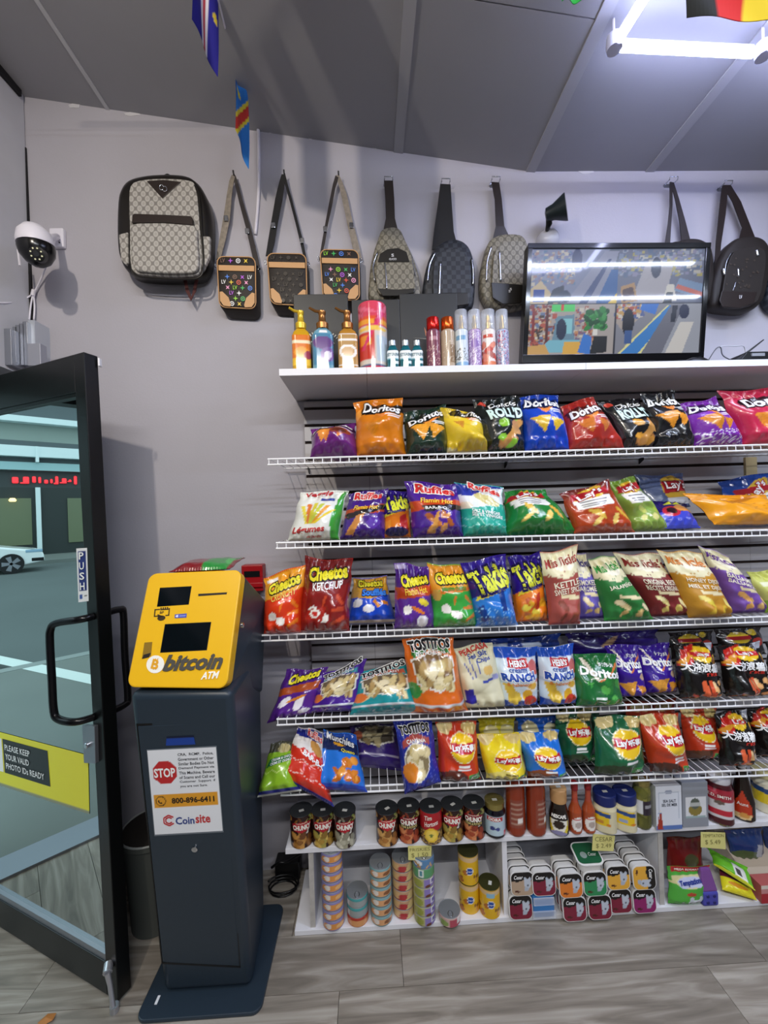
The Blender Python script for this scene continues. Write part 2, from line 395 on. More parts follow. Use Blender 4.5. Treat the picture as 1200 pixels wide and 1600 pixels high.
# floor: laid planks on a dark underlay
fl = MB().box((XF-0.05, -3.5, -0.05), (4.2, YW, -0.012)).build('floor', mat('dark_underlay', '#3a332d', 0.9), kind='structure')
PW, PL = 0.186, 1.22
plank0 = None
rnd = random.Random(4)
ymax = PZ(700, 1447, 0)[1]
ystart = ymax
k = 0
offs = {0: XAT(628, 1.43, 0), 1: XAT(527, 1.26, 0), -1: XAT(950, 1.6, 0)}
for r_ in range(-2, 12):
    y1 = ystart-PW*r_; y0 = y1-PW
    if y0 > YW: continue
    x0 = offs.get(r_, rnd.uniform(-2, -1)); 
    while x0 > XF: x0 -= PL
    while x0 < 4.2:
        a, b = max(x0, XF), min(x0+PL, 4.2)
        if b-a > 0.05:
            MB().box((a+0.0008, y0+0.0008, -0.012), (b-0.0008, min(y1, YW)-0.0008, 0.0)).build('plank', WOOD, fl)
        x0 += PL
MB().box((XF-0.05, -3.5, -0.012), (4.2, ystart-PW*12, 0)).build('plank_field', WOOD, fl)
# back wall with its sloping top edge
wb = MB().poly([(XF-0.2, YW, -0.05), (4.2, YW, -0.05), (4.2, YW, ZK+0.05), (XK, YW, ZK+0.05), (XF-0.2, YW, zc(XF)+0.08)], (0, 0.12, 0)).build('wall_back', WALLM, kind='structure')
for q in ((105, 163, 128, 168), (192, 176, 222, 181), (318, 187, 338, 193), (418, 203, 428, 208), (478, 212, 492, 217), (575, 226, 605, 232), (672, 240, 700, 246), (742, 250, 782, 256), (902, 266, 930, 271)):
    p0, p1 = PY(q[0], q[1], YW), PY(q[2], q[3], YW)
    mb_ = MB(); pts = []
    for i in range(14):
        w = 2*math.pi*i/14; pts.append(((p0[0]+p1[0])/2+math.cos(w)*(p1[0]-p0[0])/2*rnd.uniform(.6, 1), YW-0.0015, (p0[2]+p1[2])/2+math.sin(w)*0.012*rnd.uniform(.5, 1)))
    mb_.poly(pts, (0, 0.001, 0)).build('filler_patch', mat('white_filler', '#cfcdd0', 0.8), wb)
MB().box((4.1, -3.5, -0.05), (4.2, YW, ZK+0.05)).build('wall_right', WALLM, kind='structure')
MB().poly([(XF-0.2, -3.6, -0.05), (4.2, -3.6, -0.05), (4.2, -3.6, ZK+0.05), (XK, -3.6, ZK+0.05), (XF-0.2, -3.6, zc(XF)+0.08)], (0, 0.1, 0)).build('wall_rear', WALLM, kind='structure')
# ceiling: sheet panels between battens, all running away from the wall
cl = MB().poly([(XF-0.2, -3.6, zc(XF-0.2)+0.03), (XK, -3.6, ZK+0.03), (4.2, -3.6, ZK+0.03), (4.2, -3.6, ZK+0.10), (XF-0.2, -3.6, zc(XF-0.2)+0.10)], (0, 3.6+YW+0.1, 0)).build('ceiling', CEILM, kind='structure')
seams = [XF-0.2, PY(168, 152, YW)[0], PY(622, 228, YW)[0], XK, PY(1015, 266, YW)[0], PY(1015, 266, YW)[0]+0.61, PY(1015, 266, YW)[0]+1.22, PY(1015, 266, YW)[0]+1.83, 4.2]
ycut = {0: -0.4, 1: 0.3, 2: PZ(850, 20, 3.06)[1], 3: 0.2, 4: -0.2, 5: 0.1, 6: 0.1, 7: 0}
for i in range(8):
    a, b = seams[i]+0.003, seams[i+1]-0.003
    for y0, y1 in ((-3.5, ycut[i]-0.002), (ycut[i]+0.002, YW)):
        V = [(a, y0, zc(a)), (b, y0, zc(b)), (b, y1, zc(b)), (a, y1, zc(a))]
        MB().hexa(V+[(x, y, z+0.03) for x, y, z in V]).build('ceiling_panel', CEILM, cl)
BATM = mat('ceiling_batten', '#a9a9ae', 0.6)
for i in range(1, 8):
    x = seams[i]; w = 0.008 if i == 1 else 0.02
    V = [(x-w, -3.5, zc(x-w)-0.005), (x+w, -3.5, zc(x+w)-0.005), (x+w, YW, zc(x+w)-0.005), (x-w, YW, zc(x-w)-0.005)]
    MB().hexa(V+[(a, b, c+0.006) for a, b, c in V]).build('batten', mat('pale_joint_strip', '#c4c4c8', 0.6) if i == 1 else BATM, cl)
# bulkhead over the door and the storefront
zb = 2.16
bh = MB().hexa([(XF-0.2, 0.2, zb), (-1.42, 0.2, zb), (-1.42, YW-0.004, zb), (XF-0.2, YW-0.004, zb), (XF-0.2, 0.2, zc(XF-0.2)), (-1.42, 0.2, zc(-1.42)), (-1.42, YW-0.004, zc(-1.42)), (XF-0.2, YW-0.004, zc(XF-0.2))]).build('wall_left', POSTM, kind='structure')
x0, z0, z1 = -1.42, PY(38, 520, YW)[2], PY(34, 232, YW)[2]
MB().hexa([(x0-0.001, YW-0.012, z0), (x0+0.010, YW-0.012, z0), (x0+0.010, YW-0.0005, z0), (x0-0.001, YW-0.0005, z0), (x0-0.001, YW-0.006, z1), (x0+0.004, YW-0.006, z1), (x0+0.004, YW-0.0005, z1), (x0-0.001, YW-0.0005, z1)]).build('trim_1', mat('corner_gap_black', '#121014', 0.7), kind='structure')  # black strip standing in for the dark gap in the wall corner
MB().poly([(-1.419, 1.3, zc(-1.42)-0.055), (-1.419, 1.80, zc(-1.42)-0.03), (-1.419, 1.80, zc(-1.42)-0.002), (-1.419, 1.3, zc(-1.42)-0.002)], (0.012, 0, 0)).build('trim_2', mat('corner_gap_black'), kind='structure')  # black wedge standing in for the dark gap at the ceiling junction
GLASSM = bpy.data.materials.new('tinted_door_glass'); GLASSM.use_nodes = True
def glass_nodes(m, tint, fac_lo, fac_hi, gcol):
    nt = m.node_tree; N = nt.nodes; L = nt.links; N.clear(); out = N.new('ShaderNodeOutputMaterial')
    t = N.new('ShaderNodeBsdfTransparent'); t.inputs[0].default_value = tint; g = N.new('ShaderNodeBsdfGlossy'); g.inputs['Roughness'].default_value = 0.0; g.inputs['Color'].default_value = gcol
    fr = N.new('ShaderNodeFresnel'); fr.inputs[0].default_value = 1.5; mr = N.new('ShaderNodeMapRange'); mr.inputs[1].default_value = 0.04; mr.inputs[2].default_value = 1; mr.inputs[3].default_value = fac_lo; mr.inputs[4].default_value = fac_hi
    mx = N.new('ShaderNodeMixShader'); L.new(fr.outputs[0], mr.inputs[0]); L.new(mr.outputs[0], mx.inputs[0]); L.new(t.outputs[0], mx.inputs[1]); L.new(g.outputs[0], mx.inputs[2]); L.new(mx.outputs[0], out.inputs[0])
glass_nodes(GLASSM, (0.16, 0.19, 0.17, 1), 0.5, 1.0, (0.92, 1.0, 0.98, 1))
CLEARG = bpy.data.materials.new('shop_window_glass'); CLEARG.use_nodes = True; glass_nodes(CLEARG, (0.9, 0.94, 0.93, 1), 0.06, 1.0, (1, 1, 1, 1))
YO0, YO1 = 0.72, 1.73           # door opening
n = 0
for y0, y1 in ((-3.4, -2.05), (-2.0, -0.65), (-0.6, 0.67)):
    n += 1
    w = empty('window_%d' % n, (XF, (y0+y1)/2, 0), kind='structure')
    MB().box((XF-0.006, y0, 0.12), (XF+0.006, y1, 2.60)).build('pane', CLEARG, w)
    MB().box((XF-0.04, y1, 0.0), (XF+0.04, y1+0.05, 2.9)).box((XF-0.04, y0, 0), (XF+0.04, y1, 0.12)).box((XF-0.04, y0, 2.60), (XF+0.04, y1, 2.66)).build('window_frame', BLACKM, w)
MB().poly([(XF-0.05, -3.5, 2.66), (XF-0.05, 0.2, 2.66), (XF-0.05, 0.2, zc(XF)+0.05), (XF-0.05, -3.5, zc(XF)+0.05)], (0.1, 0, 0)).build('wall_front', WALLM, kind='structure')
MB().box((XF-0.04, YO1, 0), (XF+0.04, YW, zb)).box((XF-0.04, YO0, 2.115), (XF+0.04, YO1, zb)).build('trim_3', BLACKM, kind='structure')
MB().box((XF-0.09, YO0, -0.01), (XF+0.07, YO1, 0.012)).build('trim_4', ALU, kind='structure')

# ------------------------------------------------------------------ the open glass door
D0 = np.array([-0.885, 1.366, 0.0]); DU = np.array([-0.909, 0.417, 0.0]); DU /= np.linalg.norm(DU); DN = np.array([-DU[1], DU[0], 0]); DN = -DN if DN[1] > 0 else DN
ZT = 2.095; DL = 0.93; DTH = 0.045
UPV = np.array([0, 0, 1.0])
door = empty('door_1', D0+DU*DL, label='open black framed glass door with a yellow strip beside the kiosk', cat='door', kind='structure')
def dpt(s, z, d=0.0): return D0+DU*(s-.036+.030*z)+UPV*z+DN*d            # d > 0 towards the room
def dhexa(mb, s0, s1, z0, z1, d0, d1): return mb.hexa([dpt(s0, z0, d1), dpt(s1, z0, d1), dpt(s1, z0, d0), dpt(s0, z0, d0), dpt(s0, z1, d1), dpt(s1, z1, d1), dpt(s1, z1, d0), dpt(s0, z1, d0)])
ST, ZB = 0.052, 0.012
dhexa(MB(), 0, ST, ZB, ZT, -DTH, 0).build('stile', BLACKM, door, bevel=0.002)
dhexa(MB(), DL-ST, DL, ZB, ZT, -DTH, 0).build('stile', BLACKM, door, bevel=0.002)
dhexa(MB(), ST, DL-ST, ZT-0.125, ZT, -DTH, 0).build('top_rail', BLACKM, door, bevel=0.002)
dhexa(MB(), ST, DL-ST, ZB, ZB+0.105, -DTH, 0).build('bottom_rail', BLACKM, door, bevel=0.002)
gb = MB(); dhexa(gb, ST, DL-ST, ZB+0.105, ZB+0.125, -0.02, -0.004); gb.build('glazing_bead', ALU, door)
gb = MB(); dhexa(gb, ST, DL-ST, ZT-0.137, ZT-0.125, -0.02, -0.004); gb.build('glazing_bead', BLACKM, door)
GD = -0.016
dhexa(MB(), ST, DL-ST, ZB+0.105, ZT-0.125, GD-0.002, GD).build('pane', GLASSM, door)
def dhit(px, py, d=0.0): return PP(px, py, D0+DN*d, DN)
def qsurf(q, p0, n):
    BL, BR, TR, TL = [PP(x, y, p0, n) for x, y in q]; n = np.array(n, float)
    def S(U, V, lift=0.0):
        U = np.asarray(U); V = np.asarray(V)
        return np.outer((1-U)*(1-V), BL)+np.outer(U*(1-V), BR)+np.outer(U*V, TR)+np.outer((1-U)*V, TL)+n*lift
    S.asp = np.linalg.norm(TL-BL)/np.linalg.norm(BR-BL); return S
# pull handle (inside) and its twin outside
def bar(pts, d, r):
    P = []
    for px, py, k in pts: P.append(dhit(px, py, d*k))
    return P
def smooth_path(P, n=6):
    P = [np.array(p, float) for p in P]; out = []
    for i in range(len(P)-1):
        p0, p1, p2, p3 = P[max(i-1, 0)], P[i], P[i+1], P[min(i+2, len(P)-1)]
        for j in range(n):
            t = j/n; out.append(0.5*((2*p1)+(-p0+p2)*t+(2*p0-5*p1+4*p2-p3)*t*t+(-p0+3*p1-3*p2+p3)*t**3))
    return out+[P[-1]]
hp = [dhit(146, 963, 0.0), dhit(125, 968, .035), dhit(88, 974, .055), dhit(79, 984, .06), dhit(78, 1005, .062), dhit(81, 1060, .064), dhit(84, 1110, .062), dhit(92, 1124, .06), dhit(118, 1128, .045), dhit(148, 1120, 0.0)]
MB().tube(smooth_path(hp, 5), 0.0115, 10).build('pull_handle', mat('worn_black_metal', '#141417', 0.25, metal=0.4), door, smooth=True)
hz0, hz1 = dhit(146, 963)[2], dhit(148, 1120)[2]
P = [dpt(.025, hz0, -DTH), dpt(.03, hz0, -DTH-.05), dpt(.035, hz0-.02, -DTH-.065), dpt(.04, (hz0+hz1)/2, -DTH-.066), dpt(.035, hz1+.02, -DTH-.065), dpt(.03, hz1, -DTH-.05), dpt(.025, hz1, -DTH)]
MB().tube(smooth_path(P, 5), 0.0115, 10).build('outer_pull_handle', mat('worn_black_metal'), door, smooth=True)
# stickers
S = qsurf([(123, 941), (139, 939), (136.5, 856), (119.5, 857)], D0, DN)
mb_ = MB(); panel(mb_, S, '#f2f3f6', [('r', .16, .2, .84, .95, '#23307a'), ('r', .15, .05, .45, .14, '#2a4fa0'), ('r', .55, .09, .85, .12, '#555555')], 12, 48, 0.0008)
for i, ch in enumerate('PUSH'): add_text(mb_, S, ch, .5, .86-.19*i, .42, .13, '#ffffff', asp=S.asp)
mb_.build('push_sticker', INK, door, fixn=False)
S = qsurf([(-40, 1214), (140, 1272), (138, 1180), (-40, 1133)], D0+DN*(GD+.0005), DN)
mb_ = MB(); panel(mb_, S, '#e9e23a', [('r', 0, 0, 1, .06, '#8d927c')], 10, 30, 0.0008)
mb_.build('yellow_glass_strip', INK, door, fixn=False)
S = qsurf([(8, 1207), (79, 1229), (74.5, 1173), (4, 1154)], D0+DN*(GD+.0015), DN)
mb_ = MB(); panel(mb_, S, '#25272a', [], 4, 4, 0.0008)
for i, (t, w) in enumerate((('PLEASE KEEP', .56), ('YOUR VALID', .53), ('PHOTO IDs READY', .84))): add_text(mb_, S, t, .06+w/2, .78-.27*i, w, .17, '#f4f4f4', asp=S.asp, bold=0.01)
S2 = qsurf([(-10, 1202), (6, 1206), (2.5, 1154), (-10, 1151)], D0+DN*(GD+.0015), DN); panel(mb_, S2, '#f2f2f2', [], 3, 3, 0.0008)
mb_.build('id_notice_sticker', INK, door, fixn=False)
# lock hardware
S = qsurf([(137, 1189), (155, 1190), (153.5, 1132), (134, 1131)], D0, DN)
def qslab(S, th): 
    b = S(np.array([0, 1, 1, 0.]), np.array([0, 0, 1, 1.])); t = S(np.array([0, 1, 1, 0.]), np.array([0, 0, 1, 1.]), th); return np.concatenate([b, t])
lk = MB().hexa(qslab(S, 0.012)).build('lock_plate', ALU, door, bevel=0.001)
c = S(np.array([.45]), np.array([.5]))[0]
MB().lathe([(0.009, 0.012), (0.009, 0.02), (0.007, 0.022)], c, 20, axis=DN).build('lock_cylinder', CHROME, lk, smooth=40)
EN = -DU                         # the free edge faces away from the hinge
S = qsurf([(167, 1222), (178, 1216), (174, 1132), (162, 1137)], D0, EN)
MB().hexa(qslab(S, 0.002)).build('strike_plate', ALU, door)
S2 = qsurf([(168, 1208), (176, 1204), (173, 1172), (166, 1174)], D0+EN*0.002, EN); MB().hexa(qslab(S2, 0.001)).build('bolt_slot', BLACKP, door)
S = qsurf([(154, 566), (158, 565), (158, 560), (154, 560)], D0-DN*DTH, DN)
MB().rbox(dpt(-0.012, ZT-.03, -DTH)-.006, dpt(-0.006, ZT-.015, -DTH)+.006, 0.002).build('door_bumper', WHITE, door)
# kick-down stop at the foot of the free stile
pk = [dhit(170, 1505, .004), dhit(168, 1520, .02), dhit(172, 1538, .02), dhit(177, 1574, .03)]
MB().tube([pk[0], pk[1]], 0.014, 10).tube(pk[1:], [.009, .0075, .007], 10).lathe([(.013, 0), (.013, .02)], PZ(179, 1580, 0), 12).build('kick_stop', mat('grey_cast_metal', '#b9bac0', 0.3, metal=.8), door, smooth=40)
# finned aluminium head of the door frame, standing behind the door top
fr = empty('door_head_bracket', PY(30, 560, 1.74), 'finned aluminium bracket behind the top of the open door', 'bracket')
for (xa, xb, ya, yb, dY) in ((3, 20, 515, 572, 1.70), (22, 27, 518, 568, 1.72), (23, 29, 512, 572, 1.74), (29, 34.5, 509, 572, 1.74), (35, 40, 507, 572, 1.74), (40.5, 45, 504, 572, 1.74)):
    a, b = PY(xa, yb, dY), PY(xb, ya, dY); MB().box((a[0], dY-.01, a[2]), (b[0], YW, b[2])).build('fin', ALU, fr, bevel=.001)
a, b = PY(46, 572, 1.75), PY(54, 500, 1.75); MB().box((a[0], 1.75, a[2]), (b[0], YW, b[2])).build('channel', mat('pale_aluminium', '#c9ced6', .35, metal=.6), fr)
a, b = PY(45, 572, 1.72), PY(64, 537, 1.72); MB().box((a[0], 1.715, a[2]), (b[0], 1.75, b[2])).build('cover_plate', mat('grey_plate', '#a3a5b0', .4, metal=.4), fr, bevel=.001)

# ------------------------------------------------------------------ the street outside, seen mirrored in the door glass
GP = D0+DN*GD
def RF(px, py, X=None, z=None):
    h = PP(px, py, GP, DN); d = h-CAM; d = d-2*np.dot(d, DN)*DN
    t = (X-h[0])/d[0] if X is not None else (z-h[2])/d[2]
    return h+d*t
CONC = mat('concrete_pavement', '#757c79', 0.85, var=0.08, vscale=0.8)
MB().box((-5.2, -25, -0.2), (XF-0.05, 12, -0.02)).build('sidewalk', CONC, kind='structure')
MB().box((-40, -80, -0.25), (-5.2, 60, -0.14)).build('road', mat('grey_asphalt', '#5f6868', 0.9, var=0.06, vscale=0.5), kind='structure')
MB().box((-5.35, -40, -0.14), (-5.2, 40, -0.015)).build('curb', mat('pale_curb_stone', '#8d9694', .8), kind='structure')
MB().box((-60, -80, -0.25), (RF(16, 897, z=-.14)[0]-3, 60, 0.0)).build('far_sidewalk', CONC, kind='structure')
XB = RF(16, 897, z=-.14)[0]-7
def zr(y, X=XB): return RF(60, y, X)[2]
bl = empty('shop_building', (XB-4, -6, 0), 'row of glass fronted shops across the street mirrored in the door', 'building')
YA, YB_ = -50, 30
lvl = [zr(y) for y in (900, 832, 762, 736, 724, 716, 700, 690, 664, 655, 600)]
mt = ['shop_dark', 'shop_dark', 'shop_fascia', 'shop_pale', 'shop_grey', 'shop_white', 'shop_grey', 'shop_dull', 'shop_white', 'shop_grey']
SM = {'shop_dark': mat('shop_interior', '#2c3434', .5), 'shop_fascia': mat('shop_fascia', '#3a4244', .6), 'shop_pale': mat('shop_pale_band', '#9fc4c8', .6), 'shop_grey': mat('shop_grey_band', '#566064', .6), 'shop_white': mat('shop_white_beam', '#dfeef0', .6), 'shop_dull': mat('shop_dull_band', '#8d9a94', .6)}
for i, k in enumerate(mt):
    z0, z1 = sorted((lvl[i], lvl[i+1])); dx = {'shop_white': .5, 'shop_pale': .3}.get(k, 0.0)
    MB().box((XB-2, YA, max(z0, 0) if i == 0 else z0), (XB+dx, YB_, z1)).build('facade_band', SM[k], bl)
MB().box((XB-2, YA, lvl[-1]), (XB-.3, YB_, lvl[-1]+9)).build('upper_wall', mat('shop_upper_wall', '#66757c', .7), bl)
yc = RF(60, 800, XB)[1]
for i in range(-7, 8):
    y = yc+i*3.4
    MB().box((XB, y-.09, 0), (XB+.2, y+.09, lvl[2])).build('pillar', SM['shop_white'], bl)
    MB().box((XB+.02, y+.25, .5), (XB+.06, y+2.3, lvl[2]-.5)).build('shop_window', mat('shop_window_lit', '#5f6a52', .3, emit=0.35), bl)
    MB().box((XB, y-.06, lvl[4]), (XB+.55, y+.06, lvl[6])).build('mullion', SM['shop_white'], bl)
    MB().box((XB-.28, y+.2, lvl[-1]+1.2), (XB-.22, y+2.2, lvl[-1]+3.0)).build('window', mat('sky_lit_window', '#b9d6dc', .2), bl)
    a = RF(60, 784, XB)[2]
    MB().lathe([(.10, 0), (.14, .06), (.08, .16)], (XB+.35, y+.9, a), 12).build('lamp', mat('warm_shop_lamp', '#ffd98a', .4, emit=4), bl)
ys = sorted((RF(28, 748, XB)[1], RF(120, 748, XB)[1])); zz = sorted((zr(757), zr(742)))
sg = MB(); y = ys[0]; r2 = random.Random(8)
while y < ys[1]:
    w = r2.uniform(.3, .7)*(zz[1]-zz[0]); h = r2.uniform(.45, 1)*(zz[1]-zz[0]); k_ = r2.uniform(0, .3)*(zz[1]-zz[0])
    sg.rbox((XB+.02, y, zz[0]+k_), (XB+.12, y+w*.75, zz[0]+h), .05)
    if r2.random() < .5: sg.rbox((XB+.02, y, zz[0]+k_), (XB+.12, y+w*1.1, zz[0]+k_+.2*h), .04)
    y += w*1.25
sg.build('sign_lettering', mat('red_lit_sign', '#e8323c', .4, emit=1.6), bl)
# parked car: side profile drawn along the street
XC = RF(16, 897, z=-.14)[0]
yf = RF(70, 872, XC)[1]; sgn = np.sign(RF(0, 872, XC)[1]-yf)      # car body runs off to this side
car = empty('car', (XC-.9, yf+sgn*2.3, -0.14), 'white sedan parked across the street mirrored in the door glass', 'car')
prof = [(0.0, .35), (0.02, .62), (.12, .72), (.9, .86), (1.25, .93), (1.95, 1.38), (2.5, 1.46), (3.3, 1.42), (4.0, 1.08), (4.55, 1.0), (4.65, .6), (4.6, .33), (4.1, .28), (.5, .26)]
CARW = mat('white_car_paint', '#e8eef0', .25, coat=.6)
MB().poly([(XC, yf+sgn*a, b-.14) for a, b in prof], (-1.75, 0, 0)).build('body', CARW, car, bevel=.06, bseg=3)
MB().poly([(XC+.012, yf+sgn*a, b-.14) for a, b in ((1.5, .98), (2.05, 1.33), (2.5, 1.39), (3.2, 1.36), (3.75, 1.05))], (-.02, 0, 0)).build('side_window', mat('car_glass', '#10181a', .08), car)
for a in (.86, 3.75):
    w_ = MB().lathe([(.33, -.02), (.33, .2)], (XC-.16, yf+sgn*a, .33-.14), 28, axis=(1, 0, 0)).build('wheel', mat('tyre_rubber', '#15171a', .7), car, smooth=40)
    rb = MB()
    for i in range(5):
        w = 2*math.pi*i/5; c0 = np.array([XC+.045, yf+sgn*a, .19]); e1 = np.array([0, math.cos(w), math.sin(w)]); e2 = np.array([0, -math.sin(w), math.cos(w)])
        rb.poly([c0+e2*.03, c0-e2*.03, c0+e1*.24-e2*.07, c0+e1*.24+e2*.07], (-.03, 0, 0))
    rb.build('alloy_spokes', ALU, w_)
MB().rbox((XC-.2, min(yf+sgn*.05, yf+sgn*.5), .52), (XC+.01, max(yf+sgn*.05, yf+sgn*.5), .62), .02).build('headlamp', mat('lamp_glass', '#8fb0c8', .1), car)
MB().rbox((XC-.2, min(yf+sgn*.02, yf+sgn*.35), .22), (XC+.008, max(yf+sgn*.02, yf+sgn*.35), .34), .02).build('bumper_vent', BLACKP, car)
# white line painted on the pavement
a, b = RF(-60, 1012, z=-.019), RF(160, 1058, z=-.019); a2, b2 = RF(-60, 1024, z=-.019), RF(160, 1073, z=-.019)
MB().poly([a, b, b2, a2], (0, 0, .001)).build('pavement_line', mat('white_road_paint', '#d6e2df', .8), kind='structure')
# ------------------------------------------------------------------ bitcoin kiosk
NAVY = mat('navy_powder_coat', '#27333f', 0.38, bump=.03, bscale=300)
YEL = mat('yellow_powder_coat', '#edb818', 0.35)
YP0 = PZ(255, 1552, .012)[1]; YP1 = 1.205
kiosk = empty('bitcoin_kiosk', (-0.58, 1.48, 0), 'yellow and navy bitcoin kiosk standing between the door and the shelves', 'kiosk')
# base plate
b0, b1, b2 = PZ(215, 1590, .0), PZ(404, 1588, .0), PZ(446, 1411, .012)
bx0, bx1, by0, by1 = b0[0], b2[0]-.004, b1[1], b2[1]
bp = MB(); pts = []
R_ = .03
for cx, cy, a0 in ((bx0+R_, by0+R_, 180), (bx1-R_, by0+R_, 270), (bx1-R_, by1-R_, 0), (bx0+R_, by1-R_, 90)):
    for i in range(7): w = math.radians(a0+15*i); pts.append((cx+R_*math.cos(w), cy+R_*math.sin(w), 0))
bp.poly(pts, (0, 0, .012)).build('base_plate', NAVY, kiosk, bevel=.003)
MB().box((PZ(241, 1570, .012)[0], PZ(241, 1570, .012)[1], .012), (PZ(241, 1570, .012)[0]+.008, PZ(250, 1556, .012)[1], .014)).build('scratch_tape', WHITE, kiosk)
# pedestal
pf = [PY(255, 1552, YP0), PY(394, 1552, YP0), PY(363, 1081, YP1), PY(200, 1083, YP1)]
YBK = 1.60
pf[2] = PP(363, 1081, pf[0], (lambda n: n/np.linalg.norm(n))(np.cross(pf[1]-pf[0], pf[3]-pf[0])))
zt = pf[3][2]
xr_t = PY(410, 1092, YBK-.03)[0]; xr_b = PY(413, 1416, YBK)[0]
ring0 = [pf[0], pf[1], np.array([xr_b, YBK, .012]), np.array([pf[0][0]-.01, YBK, .012])]
ring1 = [pf[3], pf[2], np.array([xr_t, YBK-.03, zt]), np.array([pf[3][0], YBK-.03, zt])]
for p in ring0: p[2] = .012
ped = MB().hexa(ring0+ring1).build('pedestal', NAVY, kiosk, bevel=.022, bseg=4, smooth=35)
pn = np.cross(pf[1]-pf[0], pf[3]-pf[0]); pn /= np.linalg.norm(pn); pn = -pn if pn[1] > 0 else pn
def ps(q): return qsurf(q, pf[0], pn)
def frame_lines(mb, S, w, lift, th):
    for u0, v0, u1, v1 in ((0, 0, w, 1), (1-w, 0, 1, 1), (0, 0, 1, w*.7), (0, 1-w*.7, 1, 1)):
        a = S(np.array([u0, u1, u1, u0]), np.array([v0, v0, v1, v1]), lift); b_ = S(np.array([u0, u1, u1, u0]), np.array([v0, v0, v1, v1]), lift+th); mb.hexa(np.concatenate([a, b_]))
S = ps([(252.5, 1506), (376, 1512), (350, 1124), (213, 1131)])
mb_ = MB(); frame_lines(mb_, S, .012, -.002, .0026); mb_.build('door_gap', BLACKP, ped)
Sd = ps([(255, 1502), (373.2, 1508), (347.4, 1128), (216.2, 1135)])
MB().hexa(qslab(Sd, .0018)).build('service_door', NAVY, ped, bevel=.0008)
c = Sd(np.array([.5]), np.array([.48]))[0]; c = PP(305, 1325, pf[0], pn)
MB().lathe([(.009, 0), (.009, .004), (.006, .005)], c+pn*.002, 20, axis=pn).build('door_lock', CHROME, ped, smooth=40)
S = ps([(260, 1164), (306, 1162), (303, 1148), (261, 1150)])
mb_ = MB(); panel(mb_, S, '#1a3f96', [('r', 0, .75, 1, 1, '#0d1430')], 10, 8, .003); mb_.build('blue_sticker', PRINT, ped, fixn=False)
S = ps([(242, 1305), (350, 1299), (339, 1164), (230, 1170)])
mb_ = MB(); panel(mb_, S, '#6f7780', [], 3, 3, .003); Sh = ps([(243, 1302.5), (348.5, 1296.5), (338, 1166), (231, 1171.5)])
oct_ = [(.225+.185*math.cos(math.radians(22.5+45*i)), .735+.145*math.sin(math.radians(22.5+45*i))) for i in range(8)]
panel(mb_, Sh, '#eef0f6', [('p', oct_, '#c42a2e'), ('r', .03, .325, .97, .475, '#e5a02c'), ('e', .13, .4, .075, .06, '#3a2a18'), ('e', .13, .4, .062, .05, '#e5a02c')], 80, 96, .0035, asp=Sh.asp)
add_text(mb_, Sh, 'STOP', .225, .735, .30, .10, '#ffffff', asp=Sh.asp, bold=.03, lift=.0038)
for i, (t, w) in enumerate((('CRA,  RCMP,  Police,', .52), ('Government or Other', .52), ('Similar Bodies Do Not', .52), ('Demand Payment via', .52), ('This Machine. Beware', .52), ('of Scams and Call our', .52), ('Customer  Support  if', .52), ('you are not Sure.', .40))):
    add_text(mb_, Sh, t, .435+w/2, .935-.053*i, w, .034, '#26262c', asp=Sh.asp, bold=.012, lift=.0038)
add_text(mb_, Sh, '800-896-6411', .605, .40, .62, .062, '#231a12', asp=Sh.asp, bold=.03, lift=.0038)
_a = np.linspace(math.radians(160), math.radians(290), 9); _r0, _r1 = np.full(9, .030), np.full(9, .046); _r0[:2] = .022; _r0[-2:] = .022
_u = np.concatenate([.137+_r0*np.cos(_a), .137+_r1*np.cos(_a)]); _v = np.concatenate([.405+_r0*np.sin(_a)/Sh.asp, .405+_r1*np.sin(_a)/Sh.asp])
mb_.add(Sh(_u, _v, .0042), [(i, i+1, i+10, i+9) for i in range(8)], '#231a12')
add_text(mb_, Sh, 'Coin', .46, .155, .27, .085, '#34458c', asp=Sh.asp, bold=.025, lift=.0038)
add_text(mb_, Sh, 'site', .725, .165, .21, .095, '#c9383c', asp=Sh.asp, bold=.025, lift=.0038)
for k_, c_ in ((1, '#c9383c'), (.62, '#c9383c')):
    q = [(.225+.085*k_*math.cos(math.radians(a)), .165+.085*k_*math.sin(math.radians(a))/Sh.asp*1.05) for a in (35, 90, 150, 210, 270, 325)]
    for i in range(len(q)-1):
        (xa, ya), (xb, yb) = q[i], q[i+1]; L_ = math.hypot(xb-xa, yb-ya); nx, ny = -(yb-ya)/L_*.009, (xb-xa)/L_*.009
        mb_.add(Sh(np.array([xa-nx, xb-nx, xb+nx, xa+nx]), np.array([ya-ny, yb-ny, yb+ny, ya+ny]), .0042), [(0, 1, 2, 3)], c_)
mb_.build('warning_notice', INK, ped, fixn=False)
